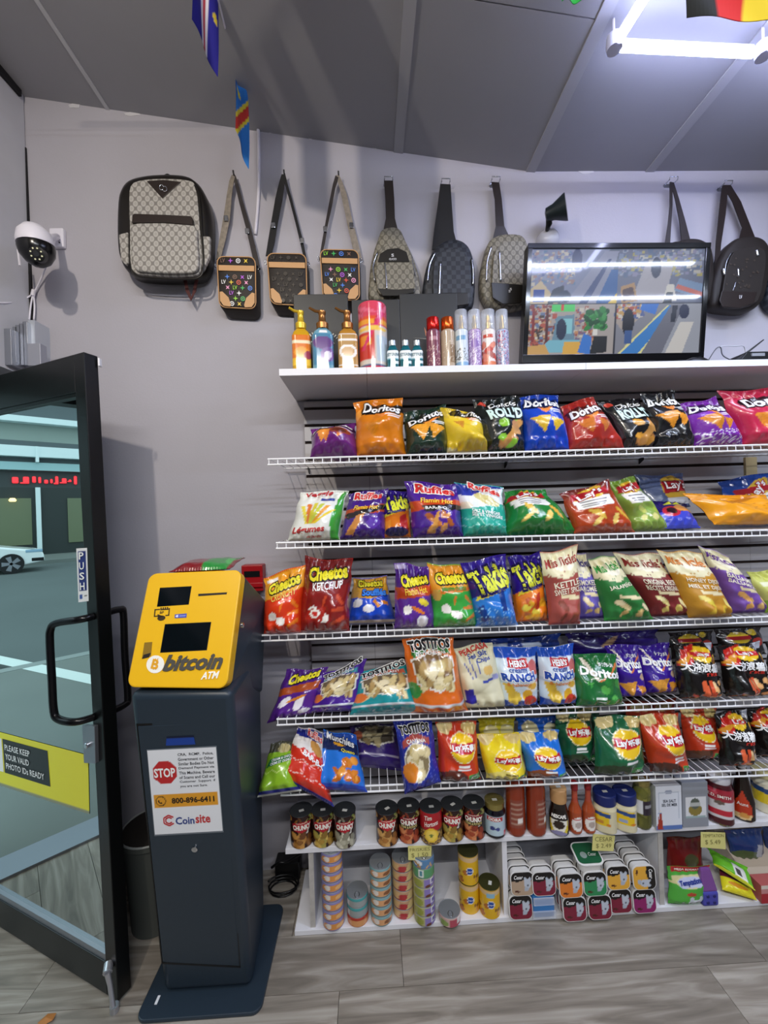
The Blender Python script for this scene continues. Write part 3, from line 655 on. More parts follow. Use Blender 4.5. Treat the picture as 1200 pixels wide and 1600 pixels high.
# head: yellow face slab leaning back, navy box behind
YH0, YH1 = 1.20, 1.315
hf = [PY(197, 1074, YH0), PY(354, 1076, YH0), PY(378, 890, YH1), PY(233, 896, YH1)]
hn = np.cross(hf[1]-hf[0], hf[3]-hf[0]); hn /= np.linalg.norm(hn); hn = -hn if hn[1] > 0 else hn
hf[2] = PP(378, 890, hf[0], hn)
Shd = flat_surf(hf[0], hf[1]-hf[0], hf[3]-hf[0], hn)
def bilin(q, n):
    BL, BR, TR, TL = q
    def S(U, V, lift=0.0):
        U = np.asarray(U, float); V = np.asarray(V, float)
        return np.outer((1-U)*(1-V), BL)+np.outer(U*(1-V), BR)+np.outer(U*V, TR)+np.outer((1-U)*V, TL)+np.array(n)*lift
    return S
Sf = bilin(hf, hn)
def rr_uv(r, asp, m=0.0, k=6):
    pts = []
    for cx, cy, a0 in ((1-m-r, 1-m-r/asp, 0), (m+r, 1-m-r/asp, 90), (m+r, m+r/asp, 180), (1-m-r, m+r/asp, 270)):
        for i in range(k+1): w = math.radians(a0+90*i/k); pts.append((cx+r*math.cos(w), cy+r*math.sin(w)/asp))
    return np.array(pts)
q = rr_uv(.085, 1.1); f0 = Sf(q[:, 0], q[:, 1]); f1 = Sf(q[:, 0], q[:, 1], -.05); n_ = len(q)
head = MB().add(np.concatenate([f0, f1]), [tuple(range(n_)), tuple(range(2*n_-1, n_-1, -1))]+[(i, n_+i, n_+(i+1) % n_, (i+1) % n_) for i in range(n_)]).build('head', YEL, kiosk, bevel=.004, bseg=2)
bk = Sf(np.array([.02, .98, .985, .02]), np.array([.02, .02, .985, .985]), -.05)
rb0 = PY(411, 1082, 1.55); rt0 = PY(417, 938, 1.52)
ring_b = [np.array([bk[0][0], 1.55, rb0[2]]), rb0, rt0, np.array([bk[3][0], 1.52, rt0[2]])]
MB().hexa([bk[0], bk[1], ring_b[1], ring_b[0], bk[3], bk[2], ring_b[2], ring_b[3]]).build('head_case', NAVY, head, bevel=.012, bseg=3)
def hs(q_): return qsurf(q_, hf[0], hn)
def hslab(name, q_, th, m, lift=0.0):
    S_ = hs(q_); a = S_(np.array([0, 1, 1, 0.]), np.array([0, 0, 1, 1.]), lift); b_ = S_(np.array([0, 1, 1, 0.]), np.array([0, 0, 1, 1.]), lift+th); return MB().hexa(np.concatenate([a, b_])).build(name, m, head)
SCR = mat('dark_screen_glass', '#0a1014', .08, coat=.5)
hslab('camera_window', [(245.5, 948), (295, 944.5), (299.5, 916), (250, 918.5)], .001, SCR)
hslab('touch_screen', [(251, 1019), (322.5, 1015), (329.5, 972.5), (258.5, 976)], .001, SCR)
hslab('screen_bezel', [(250.2, 1020), (323.3, 1016), (330.2, 971.7), (257.8, 975.2)], .0005, BLACKP)
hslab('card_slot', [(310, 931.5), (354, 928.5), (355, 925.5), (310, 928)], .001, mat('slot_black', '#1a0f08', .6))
hslab('note_slot', [(222, 1029), (236, 1025), (238, 1003), (226, 1004)], .001, mat('shaded_recess_yellow', '#8a6a14', .5))  # flat slab; shade of the recess is put into the darker yellow
hslab('note_slot_shade_strip', [(222, 1029.5), (233, 1027), (236, 1020), (225, 1023)], .0015, mat('slot_black'))  # flat dark strip painted as the shadow gap of the note slot
S = hs([(273, 966), (291.5, 965), (292, 958.5), (273.5, 960)]); mb_ = MB(); panel(mb_, S, '#4a55b0', [('e', .2, .5, .1, .3, '#dfe3ff'), ('r', .4, .3, .9, .6, '#8c96dd')], 20, 8, .001); mb_.build('blue_sticker', PRINT, head, fixn=False)
mb_ = MB()   # hand holding a note pictogram
S = hs([(240, 970), (264, 968), (266, 948), (242, 950)])
for u0, v0, u1, v1 in ((0, .3, .07, .9), (0, .82, .35, .9), (0, .3, .3, .38), (.93, .3, 1, .9), (.75, .3, 1, .38), (.38, .82, .46, 1), (.52, .82, .60, 1), (.66, .82, .74, 1), (.8, .82, .88, 1), (.38, .78, .95, .86)):
    mb_.add(S(np.array([u0, u1, u1, u0]), np.array([v0, v0, v1, v1]), .0012), [(0, 1, 2, 3)], '#3a2b14')
th_ = np.linspace(0, 2*np.pi, 20); mb_.add(S(.5+.26*np.cos(th_[:-1]), .16+.2*np.sin(th_[:-1]), .0012), [tuple(range(19))], '#3a2b14')
mb_.add(S(np.array([.22, .42, .6, .3]), np.array([.5, .18, .3, .12]), .0012), [(0, 1, 2), (0, 3, 1)], '#3a2b14')
add_text(mb_, S, 'BP', .5, .6, .25, .18, '#5a451c', asp=.83, lift=.001)
mb_.build('pictogram', INK, head, fixn=False)
S = hs([(228, 1052), (256, 1052), (258, 1024), (230, 1024)])
mb_ = MB(); mb_.add(S(.5+.5*np.cos(th_[:-1]), .5+.5*np.sin(th_[:-1]), .0012), [tuple(range(19))], '#f6f3ea')
add_text(mb_, S, 'B', .5, .5, .34, .5, '#e5a52a', rot=-12, asp=1, bold=.04, lift=.0014)
for u in (.42, .55):
    for v0, v1 in ((.2, .28), (.74, .82)): mb_.add(S(np.array([u, u+.06, u+.09, u+.03])+(.02 if v0 > .5 else -.04), np.array([v0, v0, v1, v1]), .0016), [(0, 1, 2, 3)], '#e5a52a')
S = hs([(255, 1049), (346, 1045), (350, 1022), (259, 1026)])
add_text(mb_, S, 'bitcoin', .5, .55, .98, 1.0, '#4d4a44', asp=.27, bold=.045, shear=.25)
S = hs([(314, 1062), (342, 1060), (344, 1048), (316, 1050)]); add_text(mb_, S, 'ATM', .5, .5, .95, .9, '#fdfbf0', asp=.45, bold=.03, shear=.2)
mb_.build('bitcoin_logo', INK, head, fixn=False)
c = PY(377, 977, 1.275)
MB().lathe([(.008, 0), (.008, .006), (.005, .008)], c, 16, axis=(1, 0, 0)).build('side_lock', CHROME, head, smooth=40)

# ------------------------------------------------------------------ things around the kiosk
# small bag lying on the kiosk
zt_ = hf[3][2]
p = [PY(268, 893, 1.36), PY(362, 888, 1.36)]
pillow('dark red and green snack bag lying flat on top of the yellow kiosk', [p[0]+(0, -.02, .0), p[1]+(0, -.02, 0), p[1]+(0, .14, .018), p[0]+(0, .14, .018)], .018, '#7d1a20', [('r', .55, 0, .95, 1, '#2c8a3c'), ('e', .9, .5, .06, .3, '#3fb04c')], [], 5, res=(30, 20))
# red alarm box on the wall
a, b = PY(384, 921, YW), PY(415, 880, YW)
rbx = MB().rbox((a[0], YW-.055, a[2]), (b[0], YW-.001, b[2]), .004).build('fire_alarm_box', mat('red_plastic', '#a3141c', .35), label='red fire alarm pull box on the wall above the kiosk', cat='alarm box')
MB().box((a[0]+.012, YW-.057, b[2]-.05), (b[0]-.012, YW-.0545, b[2]-.025)).build('alarm_plate', BLACKP, rbx)
MB().rbox((a[0]-.002, YW-.065, a[2]+.018), (b[0]+.002, YW-.053, a[2]+.038), .003).build('pull_bar', mat('red_plastic'), rbx)
# waste bin behind the door
c0 = PZ(222, 1490, 0); zt2 = .36
c0 = np.array([XAT(193, 1.64, .36)+.115, 1.64, 0])
bn = empty('waste_bin', c0, 'grey round plastic waste bin between the glass door and the kiosk', 'waste bin')
MB().lathe([(.085, .002), (.09, .1), (.11, zt2), (.115, zt2), (.115, zt2-.02)], c0, 40).build('bucket', mat('dark_grey_plastic', '#4b4f4c', .5), bn, smooth=40)
MB().lathe([(.106, zt2-.001), (.106, zt2+.001)], c0, 40).build('bin_opening', mat('bin_inside', '#120d08', .9), bn)
MB().tube([c0+np.array([.113*math.cos(2*math.pi*i/40), .113*math.sin(2*math.pi*i/40), zt2]) for i in range(40)], .004, 8, closed=True).build('rim', mat('bin_rim_grey', '#8e9290', .5), bn, smooth=True)
# power strip and cables behind the kiosk
pw = empty('power_cable_coil', (-0.42, 1.76, 0), 'black power cables coiled on the floor beside the low white shelves', 'cable')
P = [(PZ(418, 1378, .1)), (PZ(432, 1362, .12)), PY(450, 1340, 1.74), PY(478, 1318, 1.76)]
MB().tube(smooth_path([np.array([p[0], 1.72, max(p[2], .02)]) for p in P], 6), .005, 6).build('cable', BLACKP, pw, smooth=True)
cc = np.array([-.405, 1.72, .006]); P = [cc+np.array([.05*math.cos(w*.5)*(1+.03*w/3), .04*math.sin(w*.5), .003*w/3]) for w in range(0, 32)]
MB().tube(P, .0035, 6).build('coil', BLACKP, pw, smooth=True)
MB().rbox((-.45, 1.765, .002), (-.345, 1.825, .08), .006).build('power_adapter', BLACKP, label='black power adapter box against the wall beside the kiosk', cat='adapter')
lf = PZ(72, 1594, .003); mb_ = MB(); mb_.add([lf+(-.022, -.006, 0), lf+(-.004, .012, .006), lf+(.02, .016, .002), lf+(.024, -.004, .004), lf+(.002, -.014, 0), lf+(-.004, .012, .008), lf+(0, 0, .009)], [(0, 1, 6), (1, 2, 6), (2, 3, 6), (3, 4, 6), (4, 0, 6)]); mb_.build('fallen_leaf', mat('dry_leaf', '#a9703a', .7), label='dry brown leaf on the floor in front of the door', cat='leaf')

# ------------------------------------------------------------------ security camera by the door
WP = mat('white_plastic', '#e3e0ea', .4)
Yc = 1.62
sc_ = empty('security_camera', PY(60, 385, YW), 'white dome security camera with black lens bracketed to the wall above the door', 'security camera')
c1 = PY(56, 383, Yc)
MB().lathe([(.001, .075), (.03, .068), (.052, .045), (.06, .015), (.06, .0)], c1, 32, axis=(-.05, -.12, 1)).build('dome_hood', WP, sc_, smooth=50)
MB().lathe([(.058, .0), (.06, -.012), (.056, -.035), (.04, -.06), (.018, -.075), (.001, -.078)][::-1], c1, 32, axis=(-.05, -.12, 1)).build('dome_ball', mat('black_gloss', '#101012', .2), sc_, smooth=50)
ln = PY(58, 397, Yc-.052); ax = np.array([.1, -1, -.35]); ax /= np.linalg.norm(ax)
lens = MB().lathe([(.026, -.02), (.027, .002), (.02, .004)], ln, 24, axis=ax).build('lens_ring', BLACKP, sc_, smooth=40)
led = MB(); e1 = np.cross(ax, (0, 0, 1)); e1 /= np.linalg.norm(e1); e2 = np.cross(ax, e1)
for i in range(8): w = 2*math.pi*(i+.5)/8; led.lathe([(.0028, .002), (.0028, .006)], ln+.019*(math.cos(w)*e1+math.sin(w)*e2), 8, axis=ax)
led.build('infrared_leds', mat('pale_led', '#f2f0c8', .3), lens)
MB().lathe([(.012, .002), (.01, .006)], ln, 16, axis=ax).build('lens_glass', SCR, lens)
a, b = PY(80, 388, YW-.01), PY(101, 358, YW-.01)
MB().rbox((a[0], YW-.02, a[2]), (b[0], YW, b[2]), .005).build('wall_plate', WP, sc_)
MB().tube([PY(90, 370, YW-.015), PY(78, 372, 1.72), PY(62, 372, Yc)], [.012, .014, .018], 10).build('arm', WP, sc_, smooth=True)
for q_ in ((93, 370), (93, 379)): MB().lathe([(.003, 0), (.003, .002)], PY(*q_, YW-.0215), 8, axis=(0, -1, 0)).build('screw', BLACKP, sc_)
P = [PY(80, 392, 1.70), PY(74, 410, 1.78), PY(64, 436, 1.81), PY(52, 458, 1.815), PY(36, 468, 1.80), PY(14, 473, 1.72), PY(-6, 473, 1.66)]
cb = empty('camera_cable', PY(52, 458, 1.82), 'white cable dropping from the security camera to the door head', 'cable')
MB().tube(smooth_path(P, 6), .0035, 6).build('cable', WP, cb, smooth=True)
MB().tube(smooth_path([PY(52, 458, 1.815), PY(48, 478, 1.815), PY(46, 500, 1.815)], 5), .0035, 6).tube(smooth_path([PY(52, 458, 1.815), PY(54, 478, 1.815), PY(53, 500, 1.815)], 5), .0035, 6).build('cable_tail', WP, cb, smooth=True)
MB().tube([PY(53, 453, 1.812), PY(51, 462, 1.812)], .008, 8).build('cable_tie', WP, cb)
MB().tube([PY(28, 390, 1.70), PY(31, 415, 1.70)], .004, 6).build('antenna', WP, sc_)

# ------------------------------------------------------------------ LED tubes, flags, cables under the ceiling
ZL = 2.955
A, B = PZ(960, 72, ZL), PZ(1186, 83, ZL); ab = B-A; Lh = np.linalg.norm(ab)
Cc = PZ(1006, -2, ZL); d2 = Cc-A; d2 /= np.linalg.norm(d2)
LEDM = mat('led_tube_glow', '#cdd4ff', .4, emit=27)
hexp = [A, B]
ledl = empty('led_tube_light', (A+B)/2, 'glowing white LED tube frame hanging under the ceiling above the screen', 'ceiling light')
e1 = ab/Lh; e2 = np.array([e1[1], -e1[0], 0]); e2 = -e2 if e2[1] > 0 else e2
v2 = A+d2*Lh; v3 = B+e1*Lh
for p, q_ in ((A, B), (A, v2), (B+e1*.03, v3), (v2, v2+e1*Lh), (B+e1*.01, B+d2*Lh)):
    d_ = (q_-p)/np.linalg.norm(q_-p)
    MB().tube([p+d_*.02, q_-d_*.02], .0135, 12).build('tube', LEDM, ledl, smooth=40)
    MB().tube([p+d_*.02+UPV*.019, q_-d_*.02+UPV*.019], .006, 6).build('tube_backing', WP, ledl, smooth=40)
for p in (A, B+e1*.015, v2): MB().lathe([(.022, -.012), (.024, 0), (.022, .03)], p, 12).build('connector', mat('clear_connector', '#cfd2ee', .3), ledl, smooth=40)
for p in (A, B+e1*.015, v2, v3): MB().tube([p+UPV*.03, np.array([p[0], p[1], ZK])], .004, 6).build('hanger', WP, ledl)
def flag(label, q, Y, base, ops, texts=(), nu=24, nv=40, amp=.006, group='country flags strung under the ceiling'):
    """q: pixel quad (BL, BR, TR, TL) hung at depths Y (one per corner)"""
    P = [PY(x, y, Yk) for (x, y), Yk in zip(q, Y)]
    n = np.cross(P[1]-P[0], P[3]-P[0]); n /= np.linalg.norm(n); n = -n if n[1] > 0 else n
    S0 = bilin(P, n); S_ = lambda U, V, l=0.0: S0(U, V, 0)+np.outer(amp*np.sin(np.asarray(U)*7+np.asarray(V)*3)+l, n)
    mb = MB(); panel(mb, S_, base, ops, nu, nv, .0008); panel(mb, S_, base, ops, nu, nv, -.0008); return mb.build('flag', mat('flag_cloth', rough=.8, attr=True), fixn=False, label=label, cat='flag', group=group)
flag('dark blue flag with a red and white stripe hanging at the top edge', [(300, 30), (339, 121), (341, -22), (299, -100)], (1.28, 1.36, 1.34, 1.26), '#23208c', [('r', .38, 0, .62, 1, '#e9e9ee'), ('r', .46, 0, .54, 1, '#c23a4a'), ('e', .85, .55, .10, .05, '#d8c23a')])
flag('light blue flag with a red diagonal stripe above the shoulder pouches', [(368, 203), (387.5, 265), (389, 157), (366.5, 98)], (1.62, 1.67, 1.67, 1.62), '#2f7ed0', [('p', [(0, -.08), (1, .70), (1, 1.02), (0, .27)], '#e6d23a'), ('p', [(0, .0), (1, .77), (1, .94), (0, .19)], '#c8352e'), ('e', .3, .74, .16, .05, '#e6d23a')])
flag('black red and yellow flag hanging beside the LED tube', [(1073, 28), (1214, 31), (1230, -60), (1062, -60)], (.88, .88, .86, .86), '#15140f', [('r', .31, 0, .64, 1, '#d2201f'), ('r', .64, 0, 1, 1, '#f0d02a')])
flag('green flag just showing at the top edge beside the LED tube', [(878, 2), (909, 2), (912, -60), (874, -60)], (1.05, 1.05, 1.05, 1.05), '#2fb04a', [])
MB().tube([PY(840, -60, 1.06), PY(874, -60, 1.05), PY(912, -60, 1.05), PY(1062, -60, .86), PY(1230, -60, .86), PY(1420, -70, .8)], .003, 6).build('flag_string', WP, label='white string carrying the green flag and the black red and yellow flag', cat='string')
# unseen flags and string added nearer the lamp to stripe the wall with shadow
_lp = np.array(LAMP)
for (xa, xb, y0, y1), cs_, lb in (((404, 433, 296, 312), ('#1f8a4a', '#e9e9e9'), 'green and white'), ((473, 517, 322, 336), ('#c22c34', '#f0f0f0'), 'red and white'), ((563, 690, 372, 400), ('#1f4aa0', '#e8c23a'), 'blue and yellow')):
    _t = (1.0-_lp[1])/(YW-_lp[1]); p0, p1 = (_lp+(PY(x, y, YW)-_lp)*_t for x, y in ((xa, y0), (xb, y1))); zt3 = 3.14
    mb_ = MB(); S_ = bilin([p0, p1, np.array([p1[0], p1[1], zt3]), np.array([p0[0], p0[1], zt3])], (0, -1, 0)); panel(mb_, S_, cs_[0], [('r', 0, .35, 1, .65, cs_[1])], 8, 16, .0006); panel(mb_, S_, cs_[0], [('r', 0, .35, 1, .65, cs_[1])], 8, 16, -.0006)
    mb_.build('flag', mat('flag_cloth', rough=.8, attr=True), fixn=False, label=lb+' flag added unseen overhead to cast a stripe on the wall', cat='flag', group='country flags strung under the ceiling')
MB().tube([(-1.0, 1.0, 3.142), (.5, 1.0, 3.138)], .003, 6).build('flag_string', WP, label='white string added unseen overhead to carry the shadow casting flags', cat='string')
st = [PY(330, -40, 1.22), PY(343, 8, 1.34), PY(366, 97, 1.62), PY(389, 150, 1.68), PY(396, 178, YW-.006), PY(402, 190, YW-.006), PY(404, 220, YW-.006), PY(404, 300, YW-.006), PY(399, 366, YW-.006)]
MB().tube(smooth_path(st[:5], 4), .003, 6).build('flag_string', WP, label='thin white string carrying the two blue flags to the wall', cat='string', smooth=True)
MB().tube(smooth_path(st[4:], 5), [.007]*21, 8).build('wall_cable', WP, label='white cable running down the wall between the hanging shoulder pouches', cat='cable', smooth=True)
# ------------------------------------------------------------------ slatwall
YS = 1.80
SLAT = mat('slatwall_laminate', '#bab7ba', .5, var=.03, vscale=4)
g0 = PY(478, 638.5, YS)[2]; pitch = (g0-PY(478, 691.5, YS)[2])/2
xs = [PY(474, 625, YS)[0], PY(574, 640, YS)[0], PY(1168, 720, YS)[0], PY(1168, 720, YS)[0]+1.22]
sw = MB().box((xs[0], YS+.012, .05), (xs[-1], YW, 2.03)).build('wall_slat_backing', mat('slatwall_core', '#2b1d17', .8), kind='structure')
for k in range(-1, 24):
    zt = g0-pitch*k-.0065; zb_ = max(zt-pitch+.013, .05); zt = min(zt, 2.03) if k < 0 else zt
    if zt < .06: break
    for i in range(3): MB().box((xs[i]+.0006, YS, zb_), (xs[i+1]-.0006, YS+.012, zt)).build('slat', SLAT, sw)
# beige upright strip at the panel joint
a, b = PY(1166, 762, YS-.01), PY(1182, 714, YS-.01)
MB().box((a[0], YS-.012, a[2]), (b[0], YS, b[2])).build('wall_upright', mat('beige_upright', '#cdb98a', .6), label='short beige upright strip on the slatwall between the two top wire shelves', cat='upright')

# ------------------------------------------------------------------ wire shelves (deck rod on top, lip hanging down)
YF = 1.50
SH = []
def wire_shelf(label, xl, pl, pr_, lip=.020):
    """pl, pr_: pixel points on the front deck rod near its two ends"""
    a, b = PY(*pl, YF), PY(*pr_, YF); sl = (b[2]-a[2])/(b[0]-a[0]); X0 = PY(xl, pl[1], YF)[0]; X1 = b[0]+.35
    zf = lambda x: a[2]+sl*(x-a[0])
    sh = empty('wire_shelf', ((X0+X1)/2, YF+.15, zf(X0)-lip), label, 'wire shelf', 'wire shelves hooked on the slatwall')
    for nm, y, dz, r in (('front_rail', YF, 0, .0034), ('lip_rail', YF-.002, -lip, .0034), ('middle_rail', YF+.15, -.003, .003), ('back_rail', YS-.004, -.003, .003)):
        MB().tube([(X0-.004, y, zf(X0)+dz), (X1, y, zf(X1)+dz)], r, 8).build(nm, WIRE, sh, smooth=40)
    g = MB(); x = X0
    while x < X1:
        z = zf(x); g.tube([(x, YF-.002, z-lip), (x, YF-.001, z+.001), (x, YS-.003, z+.001)], .0017, 5); x += .0318
    g.build('deck_wires', WIRE, sh, smooth=40, kind='stuff')
    for xb_ in (X0+.10, X0+.95, X0+1.55):
        z = zf(xb_); MB().poly([(xb_-.002, YS+.002, z-.030), (xb_-.002, YS+.002, z-.004), (xb_-.002, YS-.03, z-.004), (xb_-.002, YS-.03, z-.014)], (.004, 0, 0)).build('bracket', BLACKP, sh)
    SH.append(lambda x, zf=zf: zf(x)+.003)
wire_shelf('topmost wire shelf carrying the row of corn chip bags', 420, (475, 716), (1195, 695))
wire_shelf('second wire shelf from the top with the white veggie snack bag', 433, (480, 847), (1195, 828.5))
wire_shelf('middle wire shelf carrying the blue and pastel kettle chip bags', 408, (400, 993), (1195, 963.5))
wire_shelf('fourth wire shelf from the top with the teal tortilla chip bag', 434, (440, 1123.5), (1195, 1092.5))
wire_shelf('lowest wire shelf with bags sagging over its front edge', 440, (570, 1228), (1195, 1202.5))

# ------------------------------------------------------------------ long white shelf under the bags
YT = 1.49
za, zbm = PY(437, 577, YT)[2], PY(437, 587, YT)[2]
zT = za
xj = [PY(436, 580, YT)[0], PY(573, 578, YT)[0], PY(915, 575, YT)[0], PY(915, 575, YT)[0]+1.4]
for i, lb in enumerate(('short white shelf board under the pump bottles', 'white shelf board under the mist bottles and half the screen', 'white shelf board under the right half of the screen')):
    o = empty('shelf_board', ((xj[i]+xj[i+1])/2, 1.66, zbm), lb, 'shelf', 'white boards of the long top shelf')
    MB().box((xj[i]+.0006, YT, zbm), (xj[i+1]-.0006, YW-.001, zT)).build('board', mat('shelf_melamine', '#cfcdd2', .5), o)
    MB().box((xj[i]+.0006, YT-.002, zbm-.0005), (xj[i+1]-.0006, YT+.001, zT+.0005)).build('edge_band', WHITE, o)

# ------------------------------------------------------------------ round and squarish vessels with printed sides
def vessel(name, label, c, H, R, prof, base, ops=(), texts=(), p=2.0, ry=None, nu=56, nv=44, m=None, cat=None, group=None, parent=None, smooth=45, face=None):
    """c = centre of the base; prof = [(v, r)] from 0 to 1 up, u = 0.5 faces the camera"""
    c = np.array(c, float); ry = R if ry is None else ry
    fa = math.atan2(-c[1], -c[0]) if face is None else face
    pv = [q[0] for q in prof]; pr2 = [q[1] for q in prof]
    vv = sorted(set([round(x, 5) for x in np.linspace(0, 1, nv)]+[round(x, 5) for x in pv]))
    def S(U, V, lift=0.0):
        U = np.asarray(U, float); V = np.asarray(V, float); w = 2*np.pi*(U-.5); r = np.interp(V, pv, pr2)
        cw, sw_ = np.cos(w), np.sin(w); k = (np.abs(cw)**p+np.abs(sw_)**p)**(-1/p)
        fx, sx = k*cw*(ry*r+lift), k*sw_*(R*r+lift)      # fx towards the viewer, sx sideways
        d1 = np.array([math.cos(fa), math.sin(fa), 0]); d2_ = np.array([-math.sin(fa), math.cos(fa), 0])
        return c+np.outer(fx, d1)+np.outer(sx, d2_)+np.outer(V*H, (0, 0, 1))
    nvv = len(vv); u, v = np.meshgrid(np.linspace(0, 1, nu), vv); U, V = u.ravel(), v.ravel()
    asp = H/(2*math.pi*R)
    mb = MB(); mb.add(S(U, V), grid_faces(nu, nvv), paint(U, V, base, ops, asp))
    a0 = len(U)
    mb.f.append(tuple(range(nu-2, -1, -1))); mb.mi.append(0); mb.f.append(tuple((nvv-1)*nu+i for i in range(nu-1))); mb.mi.append(0)
    o = mb.build(name, m or GLOSSPRINT, parent, smooth=smooth, fixn=False, label=label, cat=cat, group=group)
    if texts:
        for t in texts:
            tb = MB(); add_text(tb, S, t[0], t[1], t[2], t[3], t[4], t[5], asp=asp, **dict(dict(lift=.0006), **(t[6] if len(t) > 6 else {}))); tb.build('lettering', INK, o, fixn=False)
    o_S = S; return o, S
def foot(px, py, z, R):
    """centre of a round base whose front shows at pixel px, py on height z"""
    f = PZ(px, py, z); d = f[:2]/np.linalg.norm(f[:2]); return np.array([f[0]+d[0]*R, f[1]+d[1]*R, z])
def at(px, Y, z): return np.array([XAT(px, Y, z), Y, z])
GOLD = mat('bronze_pump', '#9a6a3a', .3, metal=.7); YGOLD = mat('yellow_pump', '#d8b430', .3, metal=.3)
Yb = 1.545
zsh = zT+.0005
def hgt(px, py, Y): return PY(px, py, Y)[2]-zsh
def pump_bottle(label, px, wpx, ytop, yneck, yp, base, ops, texts, pm):
    c = at(px, Yb, zsh); R = wpx/650*Yb/2; H = hgt(px, yneck, Yb)
    o, S_ = vessel('pump_bottle', label, c, H, R, [(0, .9), (.03, 1), (.8, 1), (.9, .8), (.97, .5), (1, .42)], base, ops, texts, p=4.5, ry=R*.8, cat='soap bottle', group='foaming soap bottles on the white shelf', m=mat('tinted_clear_bottle', rough=.12, attr=True, coat=.4))
    z0 = c[2]+H; h2 = hgt(px, ytop, Yb)-H
    MB().lathe([(R*.55, -.002), (R*.58, h2*.28), (R*.34, h2*.42), (R*.3, h2*.8), (R*.36, h2*.86), (R*.36, h2), (R*.1, h2*1.02)], (c[0], c[1], z0), 20).tube([(c[0]+R*.3, c[1]-.003, z0+h2*.93), (c[0]-R*.6, c[1]-.008, z0+h2*.98), (c[0]-R*1.15, c[1]-.012, z0+h2*1.15)], [.006, .0055, .0045], 8).build('pump', pm, o, smooth=45)
pump_bottle('yellow foaming soap bottle with a gold pump on the shelf end', 472.5, 29, 487, 514, 0, '#c99a1e', [('r', .28, .12, .72, .8, '#e07a28'), ('r', .28, .12, .72, .3, '#f0c23a'), ('e', .5, .42, .12, .12, '#f2a43a'), ('e', .6, .36, .07, .09, '#9b3a52'), ('r', .3, .62, .7, .68, '#f4e4c0')], [], YGOLD)
pump_bottle('blue foaming soap bottle with a penguin label and bronze pump', 506, 33, 487, 514, 0, '#6fa0b4', [('r', .28, .12, .72, .82, '#4f86a8'), ('e', .5, .62, .14, .14, '#6a4a86'), ('e', .56, .36, .1, .16, '#7a5a9c'), ('e', .56, .34, .05, .1, '#d9d4e6'), ('r', .45, .84, .58, .92, '#eeeeee')], [], GOLD)
pump_bottle('amber foaming soap bottle with a white heart label', 545, 31, 487, 514, 0, '#b07c2c', [('r', .29, .1, .72, .82, '#efeae6'), ('r', .31, .12, .70, .8, '#b98f52'), ('e', .5, .42, .13, .16, '#f2eeea'), ('e', .5, .42, .09, .11, '#c9a06a'), ('r', .35, .66, .65, .72, '#f2eeea')], [], GOLD)
# gift tube
Rg = 45/650*1.56/2; c = at(584.5, 1.565, zsh); H = hgt(584.5, 476, 1.545)
o, S_ = vessel('gift_tube', 'tall pink and orange gift set tube beside the amber soap bottle', c, H, Rg, [(0, .97), (.02, 1), (.98, 1), (1, .96)], '#d9cfc4',
    [('r', 0, .64, 1, 1, '#d8475f'), ('r', 0, .66, 1, .74, '#f0a236'), ('r', 0, .73, 1, .78, '#e0562e'), ('c', .5, .9, .3, .08, 14, 3, ['#e46a86', '#d23a56', '#ef8ca0']), ('r', 0, 0, 1, .05, '#c22c48'), ('r', 0, .05, 1, .09, '#2a5f86'), ('r', .3, .15, .52, .55, '#c83a2e'), ('r', .34, .35, .48, .5, '#e8912e'), ('r', .54, .12, .72, .5, '#b9c8d2'), ('p', [(.36, .3), (.4, .3), (.66, .86), (.6, .86)], '#d8376a'), ('e', .5, .6, .2, .03, '#f0c85a')], cat='gift tube', m=mat('clear_wrapped_print', rough=.12, attr=True, coat=.6))
# mouthwash
TEAL = mat('clear_teal_bottle', rough=.1, attr=True, coat=.5)
for px, lb in ((614.5, 'nearest the gift tube'), (634.5, 'between its two twins'), (652.5, 'next to the red capped spray')):
    c = at(px, 1.53, zsh); R = 18.5/650*1.53/2; H = hgt(px, 541, 1.53)
    o, S_ = vessel('mouthwash_bottle', 'small teal mouthwash bottle '+lb, c, H, R, [(0, .85), (.03, 1), (.74, 1), (.9, .72), (1, .55)], '#0f5f6c', [('r', .2, .4, .8, .78, '#e8eef0'), ('r', .2, .4, .8, .46, '#7fb2bc'), ('r', .5, .22, .68, .34, '#dfe8ea')], [('LISTERINE', .5, .6, .36, .12, '#1d5f70')], p=3, ry=R*.7, cat='mouthwash', group='mouthwash bottles on the white shelf', m=TEAL)
    MB().lathe([(R*.6, -.001), (R*.62, .004), (R*.6, .018), (R*.5, .02)], (c[0], c[1], c[2]+H), 18).build('cap', mat('silver_cap', '#b4bcc0', .25, metal=.7), o, smooth=40)
# perfume sprays with metal caps, then body mists under clear caps
for px, w, base, ops, cc, lb in ((678.5, 22, '#7d4658', [('n', .2, .1, .8, .6, .10, '#e9c9b8', 3), ('r', .4, .72, .6, .8, '#b98a94')], '#c8221c', 'plum body spray with a shiny red cap'), (701, 22, '#b9a48c', [('r', .55, .15, .75, .6, '#8e7358'), ('n', .25, .2, .7, .7, .05, '#e9ddc8', 5)], '#c4531a', 'beige body spray with a shiny orange cap')):
    c = at(px, 1.54, zsh); R = w/650*1.54/2; H = hgt(px, 517, 1.54); h2 = hgt(px, 498, 1.54)-H
    o, S_ = vessel('body_spray', lb, c, H, R, [(0, .9), (.02, 1), (.95, 1), (1, .8)], base, ops, [], cat='spray bottle', m=mat('tinted_clear_bottle'))
    MB().lathe([(R*.86, 0), (R*.9, .002), (R*.9, h2-.002), (R*.85, h2)], (c[0], c[1], c[2]+H), 24).build('cap', mat('cap_'+cc[1:], cc, .2, metal=.7), o, smooth=40)
